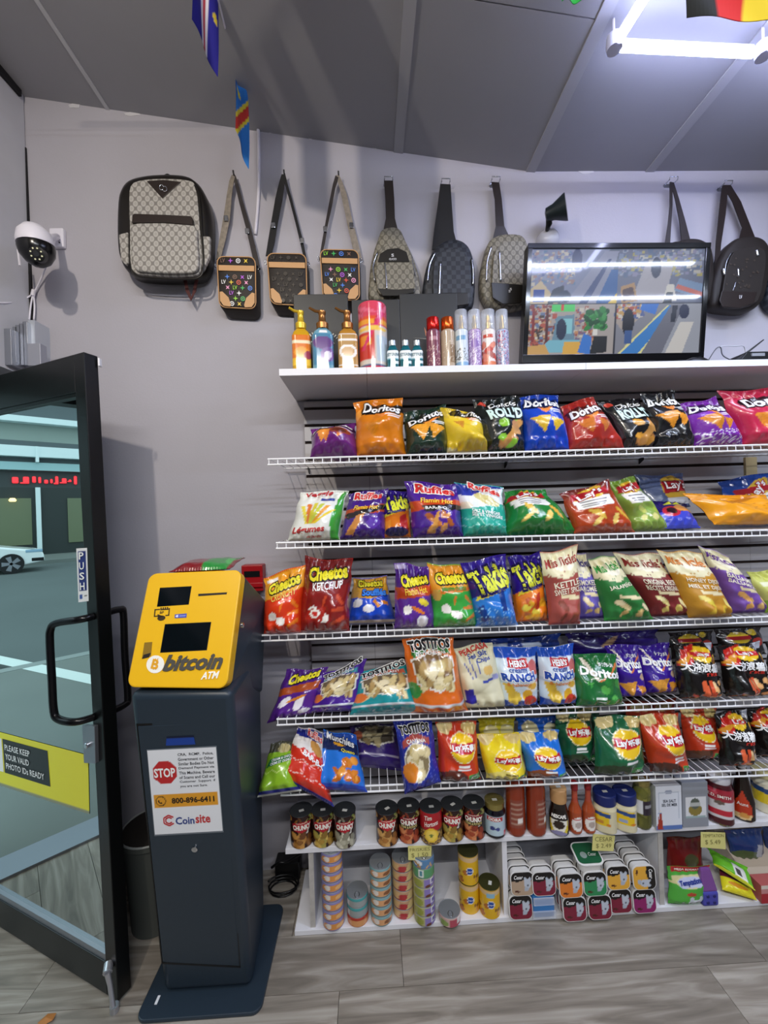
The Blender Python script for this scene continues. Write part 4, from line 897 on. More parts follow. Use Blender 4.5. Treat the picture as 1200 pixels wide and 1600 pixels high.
CLR = mat('clear_plastic_cap', '#dfe4ee', .06, alpha=.38, coat=.6)
for px, w, base, ops, lb in ((722.5, 20.5, '#cfd9e2', [('r', .35, .72, .6, .82, '#6f9cc0'), ('n', .2, .2, .8, .5, .25, '#4a4438', 4), ('r', 0, 0, 1, .16, '#7fa6c8')], 'pale blue body mist with a white bellflower print'), (743, 20, '#b7a0c8', [('n', 0, .05, 1, .95, .3, '#7d5c9c', 5), ('n', 0, .05, 1, .95, .15, '#e9e2f0', 6), ('e', .5, .62, .1, .12, '#8a6ab0')], 'purple speckled body mist between the blue and pink ones'), (764.5, 22, '#e6dcd6', [('r', .38, .76, .6, .86, '#c8503c'), ('c', .5, .38, .25, .2, 16, 8, ['#c8483c', '#e08a72', '#b0645a']), ('r', 0, 0, 1, .15, '#d87a52')], 'pink floral body mist with a peach base'), (786, 20, '#a9aec6', [('n', 0, 0, 1, .95, .22, '#c03a54', 9), ('n', 0, 0, 1, .95, .22, '#4a5a86', 10), ('z', .5, .2, 8, .02, '#e6e6f0')], 'blue and red lattice body mist next to the screen')):
    c = at(px, 1.535, zsh); R = w/650*1.535/2; H = hgt(px, 517, 1.535); h2 = hgt(px, 486.5, 1.535)-H
    o, S_ = vessel('body_mist', lb, c, H, R, [(0, .92), (.02, 1), (.96, 1), (1, .85)], base, ops, [], cat='spray bottle', group='body mists on the white shelf')
    MB().lathe([(R*.4, 0), (R*.4, h2*.4), (R*.28, h2*.45), (R*.28, h2*.75)], (c[0], c[1], c[2]+H), 16).build('sprayer', mat('gold_sprayer', '#c9a24a', .25, metal=.8), o, smooth=40)
    MB().lathe([(R*.96, 0), (R*.96, h2-.003), (R*.9, h2)], (c[0], c[1], c[2]+H), 24).build('clear_cap', CLR, o, smooth=40)
# black gift boxes standing behind
BOX = mat('black_card', '#202123', .45, var=.05, vscale=20)
for (x0, x1, y0), lb in (((458, 543, 460), 'flat black box with a white oval print behind the pump bottles'), ((549, 624, 468.5), 'plain flat black box behind the gift tube'), ((624, 714, 459), 'flat black box with a copper wing mark behind the mouthwash')):
    Y = 1.66; a = PY(x0, y0, Y); b = PY(x1, y0, Y)
    o = MB().box((a[0], Y, zsh), (b[0], Y+.04, a[2])).build('gift_box', BOX, bevel=.002, label=lb, cat='box', group='flat black boxes on the white shelf')
    tb = MB(); S_ = flat_surf((a[0], Y, zsh), (b[0]-a[0], 0, 0), (0, 0, a[2]-zsh), (0, -1, 0)); W_ = b[0]-a[0]; H_ = a[2]-zsh; asp = H_/W_
    if x0 == 458:
        for i in range(30):
            w = math.radians(-10+200*i/29); ch = 'BUD ELIXIR BLENDS TOBACCO CO'[i % 28]; add_text(tb, S_, 'I', .5+.40*math.cos(w), .33+.40*math.sin(w)/asp, .012, .03, '#d8d8d0', rot=math.degrees(w)-90, asp=asp)
        for k_ in range(5):
            w0 = .6+.5*k_; P = [(.5+.28*math.cos(w0+.15*j), .35+.26*math.sin(w0+.15*j)/asp) for j in range(5)]
            for j in range(4): tb.add(S_(np.array([P[j][0]-.008, P[j][0]+.008, P[j+1][0]+.008, P[j+1][0]-.008]), np.array([P[j][1], P[j][1], P[j+1][1], P[j+1][1]]), .001), [(0, 1, 2, 3)], '#d8d8d0')
        tb.build('oval_print', INK, o, fixn=False)
    elif x0 == 624:
        for s in (-1, 1): tb.add(S_(np.array([.5+s*.03, .5+s*.09, .5+s*.07, .5+s*.02]), np.array([.52, .62, .52, .48]), .001), [(0, 1, 2, 3)], '#b0643c'); tb.add(S_(np.array([.5+s*.03, .5+s*.3, .5+s*.03]), np.array([.475, .495, .48]), .001), [(0, 1, 2)], '#b8b4a8')
        tb.build('wing_mark', INK, o, fixn=False)

# ------------------------------------------------------------------ screen
YTV = 1.62
q = [(815.5, 567), (1098.5, 563), (1110.5, 379.5), (825, 380.5)]
P = [PY(x, y, YTV) for x, y in q]
tv = empty('monitor', ((P[0][0]+P[1][0])/2, YTV, zsh), 'flat screen showing four security camera views on the white shelf', 'monitor')
GB = mat('gloss_black_bezel', '#08080a', .12, coat=.5)
Sq = bilin(P, (0, -1, 0))
def uvslab(S_, u0, v0, u1, v1, l0, l1):
    U = np.array([u0, u1, u1, u0]); V = np.array([v0, v0, v1, v1]); return np.concatenate([S_(U, V, l0), S_(U, V, l1)])
MB().hexa(uvslab(Sq, 0, 0, 1, 1, -.045, -.004)).build('housing', BLACKP, tv, bevel=.006)
fb = MB()
for r_ in ((0, 0, 1, .065), (0, .955, 1, 1), (0, .065, .026, .955), (.974, .065, 1, .955)): fb.hexa(uvslab(Sq, *r_, -.006, .004))
fb.build('bezel', GB, tv, bevel=.0015)
r3 = random.Random(11)
ops = [('p', [(0, .48), (.5, .48), (.5, 1), (0, 1)], '#5c6678'), ('p', [(.5, .48), (1, .48), (1, 1), (.5, 1)], '#6a7088')]
ops += [('p', [(0, .6), (0, 1), (.45, 1), (.2, .48)], '#7d84a0'), ('d', .12, .82, .13, .16, 240, 1, ['#9a7a72', '#5a7a9a', '#b0a89a', '#7a7a9a', '#4a5a8a', '#c4bcaa', '#8890a8'], .009), ('p', [(.2, .48), (.42, .98), (.5, .98), (.42, .48)], '#8d90a8'), ('p', [(.28, .48), (.44, .9), (.46, .9), (.33, .48)], '#3d4a78'), ('p', [(.38, .48), (.46, .8), (.5, .8), (.5, .48)], '#2f5fa0'),
    ('p', [(0, .48), (0, .62), (.06, .7), (.16, .5), (.16, .48)], '#c8b490'), ('r', .02, .5, .08, .62, '#1f3f9a'), ('p', [(.1, .48), (.13, .62), (.19, .66), (.2, .5)], '#2c3340'), ('e', .2, .55, .035, .06, '#24344a'), ('e', .26, .9, .03, .1, '#2a3358'),
    ('d', .75, .87, .24, .12, 260, 2, ['#9aa0b4', '#7a86a4', '#b8b4ac', '#5a6a8a', '#8a86a4', '#a8a060'], .010), ('p', [(.58, .48), (.66, .86), (.82, .86), (.78, .48)], '#a9a6b0'), ('p', [(.53, .48), (.52, .64), (.6, .68), (.62, .5)], '#b08a5a'), ('p', [(.54, .5), (.53, .61), (.59, .64), (.61, .52)], '#4a2c22'), ('e', .72, .82, .03, .1, '#252c46'), ('p', [(.77, .5), (.79, .66), (.83, .66), (.85, .5)], '#d6d2cc'), ('p', [(.77, .48), (.79, .58), (.83, .58), (.82, .48)], '#16181e'), ('p', [(.83, .6), (1, .52), (1, .66), (.86, .72)], '#7a94b8'), ('p', [(.84, .62), (1, .54), (1, .58), (.85, .66)], '#c86a5a'), ('p', [(.45, .48), (.5, .58), (.5, .48)], '#e0c030'),
    ('r', 0, 0, .5, .48, '#b0a8a4'), ('d', .08, .28, .08, .19, 170, 3, ['#8a3f36', '#4a3a30', '#c89a6a', '#6a7aa0', '#b85a46', '#d8ccbb'], .010), ('r', .02, .12, .035, .44, '#8a2a22'), ('r', .1, .12, .115, .44, '#5a2a22'), ('p', [(.14, .14), (.16, .36), (.26, .38), (.27, .14)], '#6f93a8'), ('r', .18, .2, .25, .34, '#8fd0dc'), ('e', .19, .24, .03, .1, '#22304a'), ('d', .32, .28, .05, .17, 110, 4, ['#a85a4a', '#c8946a', '#7a6a8a', '#d6ccc0'], .009), ('r', .13, .41, .26, .48, '#52d86a'), ('r', .18, .42, .2, .48, '#d83a2a'), ('p', [(.08, .06), (.12, .14), (.3, .14), (.3, .02), (.1, .02)], '#7fc0d4'), ('p', [(.2, .0), (.21, .12), (.3, .12), (.32, .0)], '#e8b44a'), ('p', [(0, .0), (0, .08), (.1, .1), (.13, 0)], '#d8a85a'),
    ('p', [(.29, .02), (.32, .2), (.37, .16), (.36, .0)], '#3f7fd8'), ('p', [(.36, .0), (.38, .17), (.46, .17), (.46, .02)], '#20221f'), ('c', .385, .34, .055, .085, 26, 5, ['#1f6a2c', '#2f8a3a', '#14501f', '#47a050']), ('r', .375, .18, .4, .24, '#e9e6e0'),
    ('r', .5, 0, 1, .48, '#8a8c98'), ('p', [(.5, .3), (.5, .48), (.7, .48), (.68, .42), (.56, .2)], '#b0a49c'), ('d', .58, .4, .08, .07, 90, 6, ['#b85a4a', '#c8a05a', '#5a6aa0', '#d8d0c8'], .009), ('p', [(.52, 0), (.8, .46), (.88, .46), (.66, 0)], '#3f86d0'), ('p', [(.52, 0), (.8, .46), (.81, .46), (.54, 0)], '#e8e4a0'), ('p', [(.64, 0), (.87, .46), (.88, .46), (.66, 0)], '#e8e4a0'), ('p', [(.64, .42), (.65, .48), (.75, .48), (.73, .37)], '#3a7ad8'), ('p', [(.66, 0), (.82, .46), (.9, .46), (.8, 0)], '#747684'), ('p', [(.78, 0), (.9, .48), (1, .48), (1, 0)], '#a4a8b4'), ('p', [(.8, .0), (.88, .3), (.96, .3), (.9, 0)], '#d8d4d0'), ('e', .575, .3, .035, .13, '#14151b'), ('p', [(.56, .1), (.56, .22), (.6, .22), (.6, .1)], '#3f5f9a'), ('e', .9, .4, .03, .07, '#2c3350'), ('p', [(.82, .3), (.83, .46), (.86, .46), (.85, .3)], '#2b2f3c'), ('r', .0, .475, 1, .485, '#20242c'), ('r', .497, 0, .503, .48, '#20242c')]
SCRN = mat('screen_image', rough=.25, attr=True, emit=.66, coat=.6, spec=.2)
for l_ in list(SCRN.node_tree.links):
    if l_.to_socket.name == 'Base Color': SCRN.node_tree.links.remove(l_)
SCRN.node_tree.nodes['Principled BSDF'].inputs['Base Color'].default_value = (.01, .01, .012, 1); SCRN.node_tree.nodes['Principled BSDF'].inputs['Coat Roughness'].default_value = .05
mb_ = MB(); Sin = lambda U, V, l=0.0: Sq(.026+.948*np.asarray(U), .065+.89*np.asarray(V), l)
panel(mb_, Sin, '#50586a', ops, 190, 120, -.0015, asp=.62)
mb_.build('display', SCRN, tv, fixn=False)
MB().rbox((P[0][0]+.25, YTV-.02, zsh), (P[1][0]-.25, YTV+.12, zsh+.012), .004).build('stand_foot', BLACKP, tv)
MB().box(((P[0][0]+P[1][0])/2-.05, YTV+.03, zsh+.01), ((P[0][0]+P[1][0])/2+.05, YTV+.044, P[0][2]+.1)).build('stand_neck', BLACKP, tv)

# mouse, router and its wire beside the screen
c = at(1094, 1.52, zsh)
mb_ = MB(); bm_ = bmesh.new(); bmesh.ops.create_uvsphere(bm_, u_segments=24, v_segments=14, radius=1)
for v in bm_.verts: v.co = Vector((c[0]+v.co.x*.052, c[1]+v.co.y*.03+.02, c[2]+max(v.co.z, -.05)*.028+.0015))
ms = mb_.bm(bm_).build('computer_mouse', BLACKP, smooth=True, label='black computer mouse on the shelf at the corner of the screen', cat='mouse')
MB().tube(smooth_path([c+(.045, .02, .012), PY(1118, 546, 1.53), PY(1126, 543, 1.56), PY(1130, 556, 1.58), PY(1150, 566, 1.6)], 5), .002, 6).build('cord', mat('grey_cord', '#55565c', .5), ms, smooth=True)
a, b = PY(1160, 569, 1.54), PY(1225, 548, 1.54)
rt = empty('router', (b[0], 1.58, zsh), 'low black router with a raised antenna at the end of the shelf', 'router')
MB().hexa([(a[0]-.03, 1.53, zsh), (b[0], 1.53, zsh), (b[0], 1.66, zsh), (a[0]-.01, 1.66, zsh), (a[0]+.02, 1.54, b[2]), (b[0], 1.54, b[2]), (b[0], 1.65, b[2]), (a[0]+.02, 1.65, b[2])]).build('case', BLACKP, rt, bevel=.004)
MB().tube([PY(1166, 552, 1.6), PY(1193, 531, 1.6)], [.004, .0025], 8).build('antenna', BLACKP, rt)
MB().box((PY(1176, 556, 1.53)[0], 1.532, PY(1176, 556, 1.53)[2]), (PY(1196, 551, 1.53)[0], 1.545, PY(1196, 551, 1.53)[2])).build('front_port', mat('grey_port', '#8a8c92', .4), rt)
MB().tube(smooth_path([PY(1124, 547, 1.56), PY(1128, 541, 1.57), PY(1150, 541, 1.6), PY(1162, 541, 1.62), PY(1165, 552, 1.63)], 5), .0018, 6).build('wire', mat('pale_wire', '#c9cad2', .5), rt, smooth=True)
# flood lamp and white dome on the wall above the screen
c = PY(862, 376, 1.78)
dm = MB().lathe([(.05, 0), (.048, .02), (.04, .04), (.025, .052), (.001, .056)], np.array([c[0]-.0, YW, PY(862, 372, YW)[2]-.02]), 28, axis=(0, -1, 0)).build('dome_housing', mat('clear_white_dome', '#cfcfda', .15, alpha=.8), smooth=40, label='white dome housing on the wall behind the top of the screen', cat='wall fitting')
fl_ = empty('flood_lamp', PY(858, 356, 1.76), 'black cone shaped flood lamp on a swivel above the screen', 'flood lamp')
a, b = PY(854, 336, 1.74), PY(885, 323, 1.70); ax = (b-a); L_ = np.linalg.norm(ax)
MB().lathe([(.012, -.005), (.026, 0), (.03, L_*.35), (.05, L_*.9), (.052, L_)], a, 28, axis=ax).build('shade', mat('dark_grey_metal', '#1c2426', .4), fl_, smooth=40)
MB().lathe([(.045, L_*.985), (.045, L_*1.0)], a, 28, axis=ax).build('lamp_face', mat('lamp_face_dark', '#26302f', .2), fl_)
MB().tube([a+ax*.1, PY(858, 350, 1.755), PY(855, 358, 1.77), PY(855, 362, YW-.003)], [.011, .013, .008, .008], 10).build('swivel', BLACKP, fl_, smooth=True)
# ------------------------------------------------------------------ bags hanging on the wall
LEA = mat('black_leather', '#17130f', .38); DBR = mat('dark_brown_leather', '#241a17', .4); TAN = mat('tan_leather', '#c99a68', .5); WEB = mat('black_webbing', '#0d0c10', .7)
GG = pattern_mat('grey_ring_canvas', 'gg', '#7d7974', '#b9b5af', 44); GGD = pattern_mat('olive_ring_canvas', 'gg', '#5f5a4e', '#8d8778', 44)
CHK = pattern_mat('dark_check_canvas', 'chk', '#1c1f26', '#32353c', 52); MONO = mat('dark_brown_canvas', '#231c18', .6, var=.1, vscale=60)
def closed_smooth(P, n=5):
    P = [np.array(p, float) for p in P]; k = len(P); out = []
    for i in range(k):
        p0, p1, p2, p3 = P[i-1], P[i], P[(i+1) % k], P[(i+2) % k]
        for j in range(n): t = j/n; out.append(0.5*((2*p1)+(-p0+p2)*t+(2*p0-5*p1+4*p2-p3)*t*t+(-p0+3*p1-3*p2+p3)*t**3))
    return out
def puff(mb, out, D, Y0=None, rings=None, n=4):
    """soft bag body: pixel outline, bulging D out of the wall"""
    Y0 = YW-.004 if Y0 is None else Y0
    q = closed_smooth([PY(x, y, Y0-D*.6) for x, y in out], n); c = sum(q)/len(q); V = []; Fc = []; N_ = len(q)
    rings = rings or [(.9, 0), (1.0, .22), (1.0, .7), (.965, .9), (.9, .985), (.7, 1.02), (.35, 1.06)]
    for s, d in rings:
        for p in q: r = c+(p-c)*s; V.append((r[0], Y0-D*d, r[2]))
    for i in range(len(rings)-1):
        for j in range(N_): Fc.append((i*N_+j, i*N_+(j+1) % N_, (i+1)*N_+(j+1) % N_, (i+1)*N_+j))
    V.append((c[0], Y0-D*1.07, c[2])); k = len(V)-1
    for j in range(N_): Fc.append(((len(rings)-1)*N_+j, (len(rings)-1)*N_+(j+1) % N_, k))
    Fc.append(tuple(range(N_))[::-1]); return mb.add(V, Fc)
def slabpx(out, Y, th, smooth_n=0):
    q = [PY(x, y, Y) for x, y in out]; q = closed_smooth(q, smooth_n) if smooth_n else q
    return MB().poly(q, (0, -th, 0))
def tubepx(pts, Y, r, closed=False, n=6):
    q = [PY(x, y, Y) for x, y in pts]; q = closed_smooth(q, 5) if closed else smooth_path(q, 5); return MB().tube(q, r, n, closed=closed)
def strap_px(L, Rr, Y, th=.004):
    """strap between two pixel edges (lists of left and right points)"""
    V = []; Fc = []
    Ys = Y if hasattr(Y, '__len__') else [Y]*len(L)
    for (a, b, y) in zip(L, Rr, Ys): p, q = PY(*a, y), PY(*b, y); V += [p, q, q+(0, th, 0), p+(0, th, 0)]
    for i in range(len(L)-1):
        for j in range(4): Fc.append((i*4+j, i*4+(j+1) % 4, (i+1)*4+(j+1) % 4, (i+1)*4+j))
    k = (len(L)-1)*4; Fc += [(3, 2, 1, 0), (k, k+1, k+2, k+3)]; return MB().add(V, Fc)
GBAG = 'designer style bags hung along the wall'
def hook(px, py, label):
    a = PY(px, py, YW-.03); h = empty('wall_hook', (a[0], YW, a[2]), label, 'hook', 'chrome hooks for the sling bags')
    MB().box((a[0]-.016, YW-.002, a[2]-.004), (a[0]+.016, YW, a[2]+.012)).build('plate', CHROME, h)
    MB().tube([(a[0]-.018, YW, a[2]+.004), (a[0]-.018, YW-.04, a[2]+.002), (a[0]-.018, YW-.043, a[2]+.012), (a[0]+.018, YW-.043, a[2]+.012), (a[0]+.018, YW-.04, a[2]+.002), (a[0]+.018, YW, a[2]+.004)], .0022, 6).build('wire_loop', CHROME, h, smooth=True)
# backpack
D = .10
bpk = empty('backpack', PY(262, 437, YW), 'grey patterned backpack with black trim hanging nearest the door', 'backpack')
puff(MB(), [(206, 289), (236, 281), (275, 279.5), (302, 284), (317, 298), (327, 320), (331, 345), (331, 375), (329, 410), (318, 433), (290, 437), (262, 437.5), (232, 436), (208, 431), (193, 412), (188.5, 380), (189, 330), (193, 306)], D).build('body', LEA, bpk, smooth=50)
Yf = YW-.004-D*1.0
slabpx([(207, 294), (226, 285), (262, 283), (298, 286), (308, 297), (312, 330), (315, 375), (317, 412), (312, 431), (290, 434), (262, 434), (230, 432), (212, 428), (205.5, 410), (205, 370), (204.5, 325)], Yf+.002, .014, 3).build('front_panel', GG, bpk, bevel=.004, bseg=3)
slabpx([(211, 354), (262, 352), (306, 356), (311, 385), (313, 412), (309, 427), (290, 430), (260, 430), (232, 428), (216, 425), (209, 408), (209, 380)], Yf-.010, .018, 3).build('front_pocket', GG, bpk, bevel=.007, bseg=3)
slabpx([(211, 342), (214, 339.5), (258, 341), (301, 343), (304, 346), (304.5, 357), (258, 353), (210.5, 354)], Yf-.011, .022).build('pocket_flap', DBR, bpk, bevel=.003)
slabpx([(230, 284), (256, 282), (283, 285), (254.5, 311)], Yf-.011, .004).build('triangle_patch', DBR, bpk, bevel=.001)
mb_ = MB()
for s in (-1, 1):
    c = PY(255+s*2.6, 294+s*1.2, Yf-.018); mb_.tube([c+np.array([.008*math.cos(w), 0, .0105*math.sin(w)]) for w in np.linspace(.5 if s < 0 else 3.6, 5.6 if s < 0 else 8.7, 14)], .0018, 6)
mb_.build('metal_emblem', CHROME, bpk, smooth=True)
slabpx([(189.5, 371), (204, 367), (204.5, 415), (200, 418), (193, 410)], Yf+.012, .02).build('side_pocket', GG, bpk, bevel=.005)
slabpx([(316, 373), (331, 374), (330, 405), (319, 428), (317, 412)], Yf+.012, .02).build('side_pocket', GG, bpk, bevel=.005)
tubepx([(205, 300), (204, 340), (204.5, 400), (210, 428), (240, 434), (290, 436), (313, 432), (318, 410), (315, 360), (311, 310), (304, 290)], Yf-.008, .0045).build('piping', LEA, bpk, smooth=True)
tubepx([(312, 318), (314, 350), (315, 372)], Yf-.004, .003).build('zip', CHROME, bpk, smooth=True)
tubepx([(203, 322), (203.5, 345), (204, 368)], Yf-.002, .0025).build('zip', CHROME, bpk, smooth=True)
tubepx([(250, 284), (257, 276), (262, 273.5), (267, 277), (272, 284)], YW-.05, .005).build('grab_handle', LEA, bpk, smooth=True)
strap_px([(286, 434), (290, 455), (298, 470), (306, 455), (310, 434)], [(291, 434), (295, 453), (299, 464), (301.5, 453), (305, 434)], YW-.06, .003).build('hanging_loop', mat('striped_webbing', '#4a1f1d', .7), bpk)
hk_ = PY(262, 279, YW-.05)
MB().tube([(hk_[0], YW, hk_[2]), (hk_[0], YW-.055, hk_[2]), (hk_[0], YW-.058, hk_[2]+.006)], .003, 8).build('wall_hook', LEA, label='small dark hook on the wall holding the backpack', cat='hook')
# shoulder pouches
SYM = ['#e8e8e8', '#d8553f', '#8fcf3a', '#4a7fd8', '#b05ad0', '#e0c23a', '#e89ac0', '#3fae5a', '#7a5a4a']
def pouch(label, q, cols, straps, strap_c, bands, buckle, zc_):
    """q = TL, TR, BR, BL pixels of the front"""
    (TL, TR, BR, BL) = q; D = .062; Yf = YW-.006-D
    t = empty('shoulder_pouch', PY((BL[0]+BR[0])/2, BL[1]+12, YW), label, 'pouch', GBAG)
    cx = lambda u, v: ((TL[0]*(1-u)+TR[0]*u)*v+(BL[0]*(1-u)+BR[0]*u)*(1-v), (TL[1]*(1-u)+TR[1]*u)*v+(BL[1]*(1-u)+BR[1]*u)*(1-v))
    rr = [cx(u, v) for u, v in rr_uv(.17, 1.3, 0, 4)]
    qf = [PY(x, y, Yf) for x, y in rr]; mb = MB(); N_ = len(qf); V = []; Fc = []
    cen = sum(qf)/N_
    for d, s, dz in ((D, .9, -.022), (D, .97, -.022), (D*.85, 1.0, -.02), (D*.2, 1.02, -.006), (0, 1, 0), (-.004, .9, 0), (-.006, .5, 0)):
        for p in qf: r = cen+(p-cen)*s; V.append((r[0]+(.006 if dz < -.01 else 0), Yf+d, r[2]+dz))
    for i in range(6):
        for j in range(N_): Fc.append((i*N_+j, i*N_+(j+1) % N_, (i+1)*N_+(j+1) % N_, (i+1)*N_+j))
    Fc += [tuple(range(N_))[::-1], tuple(6*N_+j for j in range(N_))]
    mb.add(V, Fc).build('body', MONO, t, smooth=60)
    MB().tube([p+(0, -.001, 0) for p in qf], .0024, 6, closed=True).build('piping', TAN, t, smooth=True)
    f = lambda u, v: PY(*cx(u, v), Yf-.007)
    MB().poly([f(.03, .72), f(.97, .72), f(.97, .83), (f(.03, .83))], (0, -.003, 0)).build('tan_band', TAN, t, bevel=.001)
    for s in (0, 1):
        P = [(0.03, .30), (.10, .31), (.26, .20), (.32, .06), (.3, .02), (.12, .03), (.03, .12)] if not s else [(.97, .30), (.9, .31), (.74, .2), (.68, .06), (.7, .02), (.88, .03), (.97, .12)]
        MB().poly([f(*k) for k in P], (0, -.0025, 0)).build('corner_patch', TAN, t)
    sb = MB(); rg = random.Random(int(TL[0])); S_ = bilin([f(0, 0), f(1, 0), f(1, 1), f(0, 1)], (0, -1, 0))
    W_ = np.linalg.norm(f(1, 0)-f(0, 0)); i = 0
    for r_ in range(9):
        for c_ in range(5):
            u, v = .13+.2*c_-(.1 if r_ % 2 else 0)+.02, .08+.105*r_
            if u < .08 or u > .93 or .68 < v < .87 or (v < .3 and (u < .3 or u > .7)): continue
            col = cols[(i*5+r_) % len(cols)] if len(cols) > 1 else cols[0]; i += 1
            k = (i+r_) % 4; s = .062 if len(cols) > 1 else .05
            if k == 3: add_text(sb, S_, 'LV', u, v, .11, .075, col, asp=1.3)
            elif k == 1:
                th = np.linspace(0, 2*np.pi, 13)[:-1]; sb.add(S_(u+s*np.cos(th), v+s*np.sin(th)/1.3, .002), [tuple(range(12))], col); sb.add(S_(u+s*.65*np.cos(th), v+s*.65*np.sin(th)/1.3, .0024), [tuple(range(12))], '#1f1916'); sb.add(S_(u+s*.35*np.cos(th[::3]), v+s*.35*np.sin(th[::3])/1.3, .0028), [(0, 1, 2, 3)], col)
            else:
                th = np.linspace(0, 2*np.pi, 9)[:-1]+(.785 if k == 2 else 0); rr_ = np.where(np.arange(8) % 2 == 0, s*1.15, s*.38); sb.add(S_(u+rr_*np.cos(th), v+rr_*np.sin(th)/1.3, .002), [tuple(range(8))], col)
    sb.build('monogram_print', INK, t, fixn=False)
    for (L, Rr, Yst), m_ in zip(straps, strap_c): strap_px(L, Rr, Yst).build('strap', m_, t)
    for (x, y) in buckle: MB().rbox(PY(x, y, YW-.035)-(.009, .003, .012), PY(x, y, YW-.035)+(.009, .003, .012), .003).build('strap_buckle', CHROME, t)
    for px, py in ((TL[0]-1, TL[1]+14), (TR[0]+3, TR[1]+16)): MB().tube([PY(px, py, Yf+.03)+np.array([.007*math.cos(w), 0, .009*math.sin(w)]) for w in np.linspace(0, 6.28, 13)[:-1]], .002, 6, closed=True).build('ring', CHROME, t, smooth=True)
    a = PY(*straps[0][0][-1], YW-.02)
    MB().tube([(a[0]+.015, YW, a[2]-.012), (a[0]+.015, YW-.045, a[2]-.014), (a[0]+.015, YW-.048, a[2]-.004)], .0035, 8).build('wall_hook', mat('black_hook', '#161317', .4), label='hook holding the '+label.split(' ', 1)[1].split(' with')[0]+' '+zc_, cat='hook', group='dark hooks for the pouches')
PSTR = mat('printed_pale_strap', '#8a8074', .6, var=.25, vscale=60); DSTR = mat('dark_strap', '#241c1e', .55)
pouch('the black pouch with coloured monograms nearest the backpack', [(339, 401), (399, 402), (400, 483), (343, 480)], SYM,
      [([(337, 405), (343, 372), (349, 340), (355, 300), (358, 283), (362, 273)], [(345, 402), (353, 372), (359, 342), (362, 305), (364, 290), (367, 276)], (YW-.03, YW-.03, YW-.03, YW-.03, YW-.035, YW-.04)),
       ([(400, 424), (391, 386), (384, 355), (374, 318), (367, 288), (363, 273)], [(407, 420), (399, 384), (391, 353), (380, 316), (372, 286), (368, 274)], (YW-.03, YW-.03, YW-.03, YW-.03, YW-.035, YW-.04))], [PSTR, DSTR], 0, [(353, 341), (386, 361)], 'beside the backpack')
pouch('the plain brown monogram pouch with a black strap', [(417, 396), (478, 397), (480, 478), (423, 475)], ['#3a3129'],
      [([(415, 400), (419, 375), (424, 345), (430, 310), (436, 285), (440, 272)], [(424, 398), (429, 378), (434, 348), (441, 312), (444, 290), (446, 275)], (YW-.03, YW-.03, YW-.03, YW-.03, YW-.035, YW-.04)),
       ([(476, 410), (468, 375), (462, 350), (452, 312), (445, 288), (441, 272)], [(480, 408), (473, 374), (466, 348), (456, 310), (449, 286), (446, 273)], (YW-.03, YW-.03, YW-.03, YW-.03, YW-.035, YW-.04))], [WEB, WEB], 0, [(427, 352), (472, 376)], 'in the middle')
pouch('the black pouch with coloured monograms half behind the black box', [(500, 390), (560, 391), (562, 470), (505, 467)], SYM[3:]+SYM[:3],
      [([(498, 408), (503, 378), (508, 350), (514, 318), (520, 288), (524, 274)], [(502, 404), (508, 378), (512, 352), (519, 320), (524, 292), (529, 277)], (YW-.03, YW-.03, YW-.03, YW-.03, YW-.035, YW-.04)),
       ([(557, 408), (549, 378), (542, 348), (534, 308), (529, 288), (525, 273)], [(565, 402), (558, 372), (550, 342), (542, 304), (535, 284), (530, 274)], (YW-.03, YW-.03, YW-.03, YW-.03, YW-.035, YW-.04))], [DSTR, PSTR], 0, [(508, 358), (549, 352)], 'above the black box')
# sling bags
def sling(label, out, D, bm_, strapL, strapR, sm, pieces, zips, hk=None, texts=(), strapY=None):
    cx = sum(p[0] for p in out)/len(out); t = empty('sling_bag', PY(cx, max(p[1] for p in out), YW), label, 'sling bag', GBAG)
    puff(MB(), out, D).build('body', bm_, t, smooth=60); Yf = YW-.004-D*1.0
    for i, (L, Rr) in enumerate(zip(strapL, strapR)):
        n_ = len(L); ys = [YW-.045+(.045-D*.55)*j/(n_-1) for j in range(n_)]; strap_px(L, Rr, ys if strapY is None else strapY).build('strap', sm, t)
    for nm, pts, m_, l, th, sn in pieces: slabpx(pts, Yf-l, th, sn).build(nm, m_, t, bevel=.003, bseg=2)
    for pts, l, r in zips: tubepx(pts, Yf-l, r).build('zip', CHROME, t, smooth=True)
    if texts:
        tb = MB(); S_ = flat_surf((0, 0, 0), (1, 0, 0), (0, 0, 1), (0, -1, 0))
        for s, px, py, w, h, l, c in texts:
            p = PY(px, py, Yf-l); Sx = flat_surf(p, (1, 0, 0), (0, 0, 1), (0, -1, 0)); add_text(tb, Sx, s, 0, 0, w, h, c, asp=1.0, lift=0.0005)
        tb.build('logo', INK, t, fixn=False)
    return t
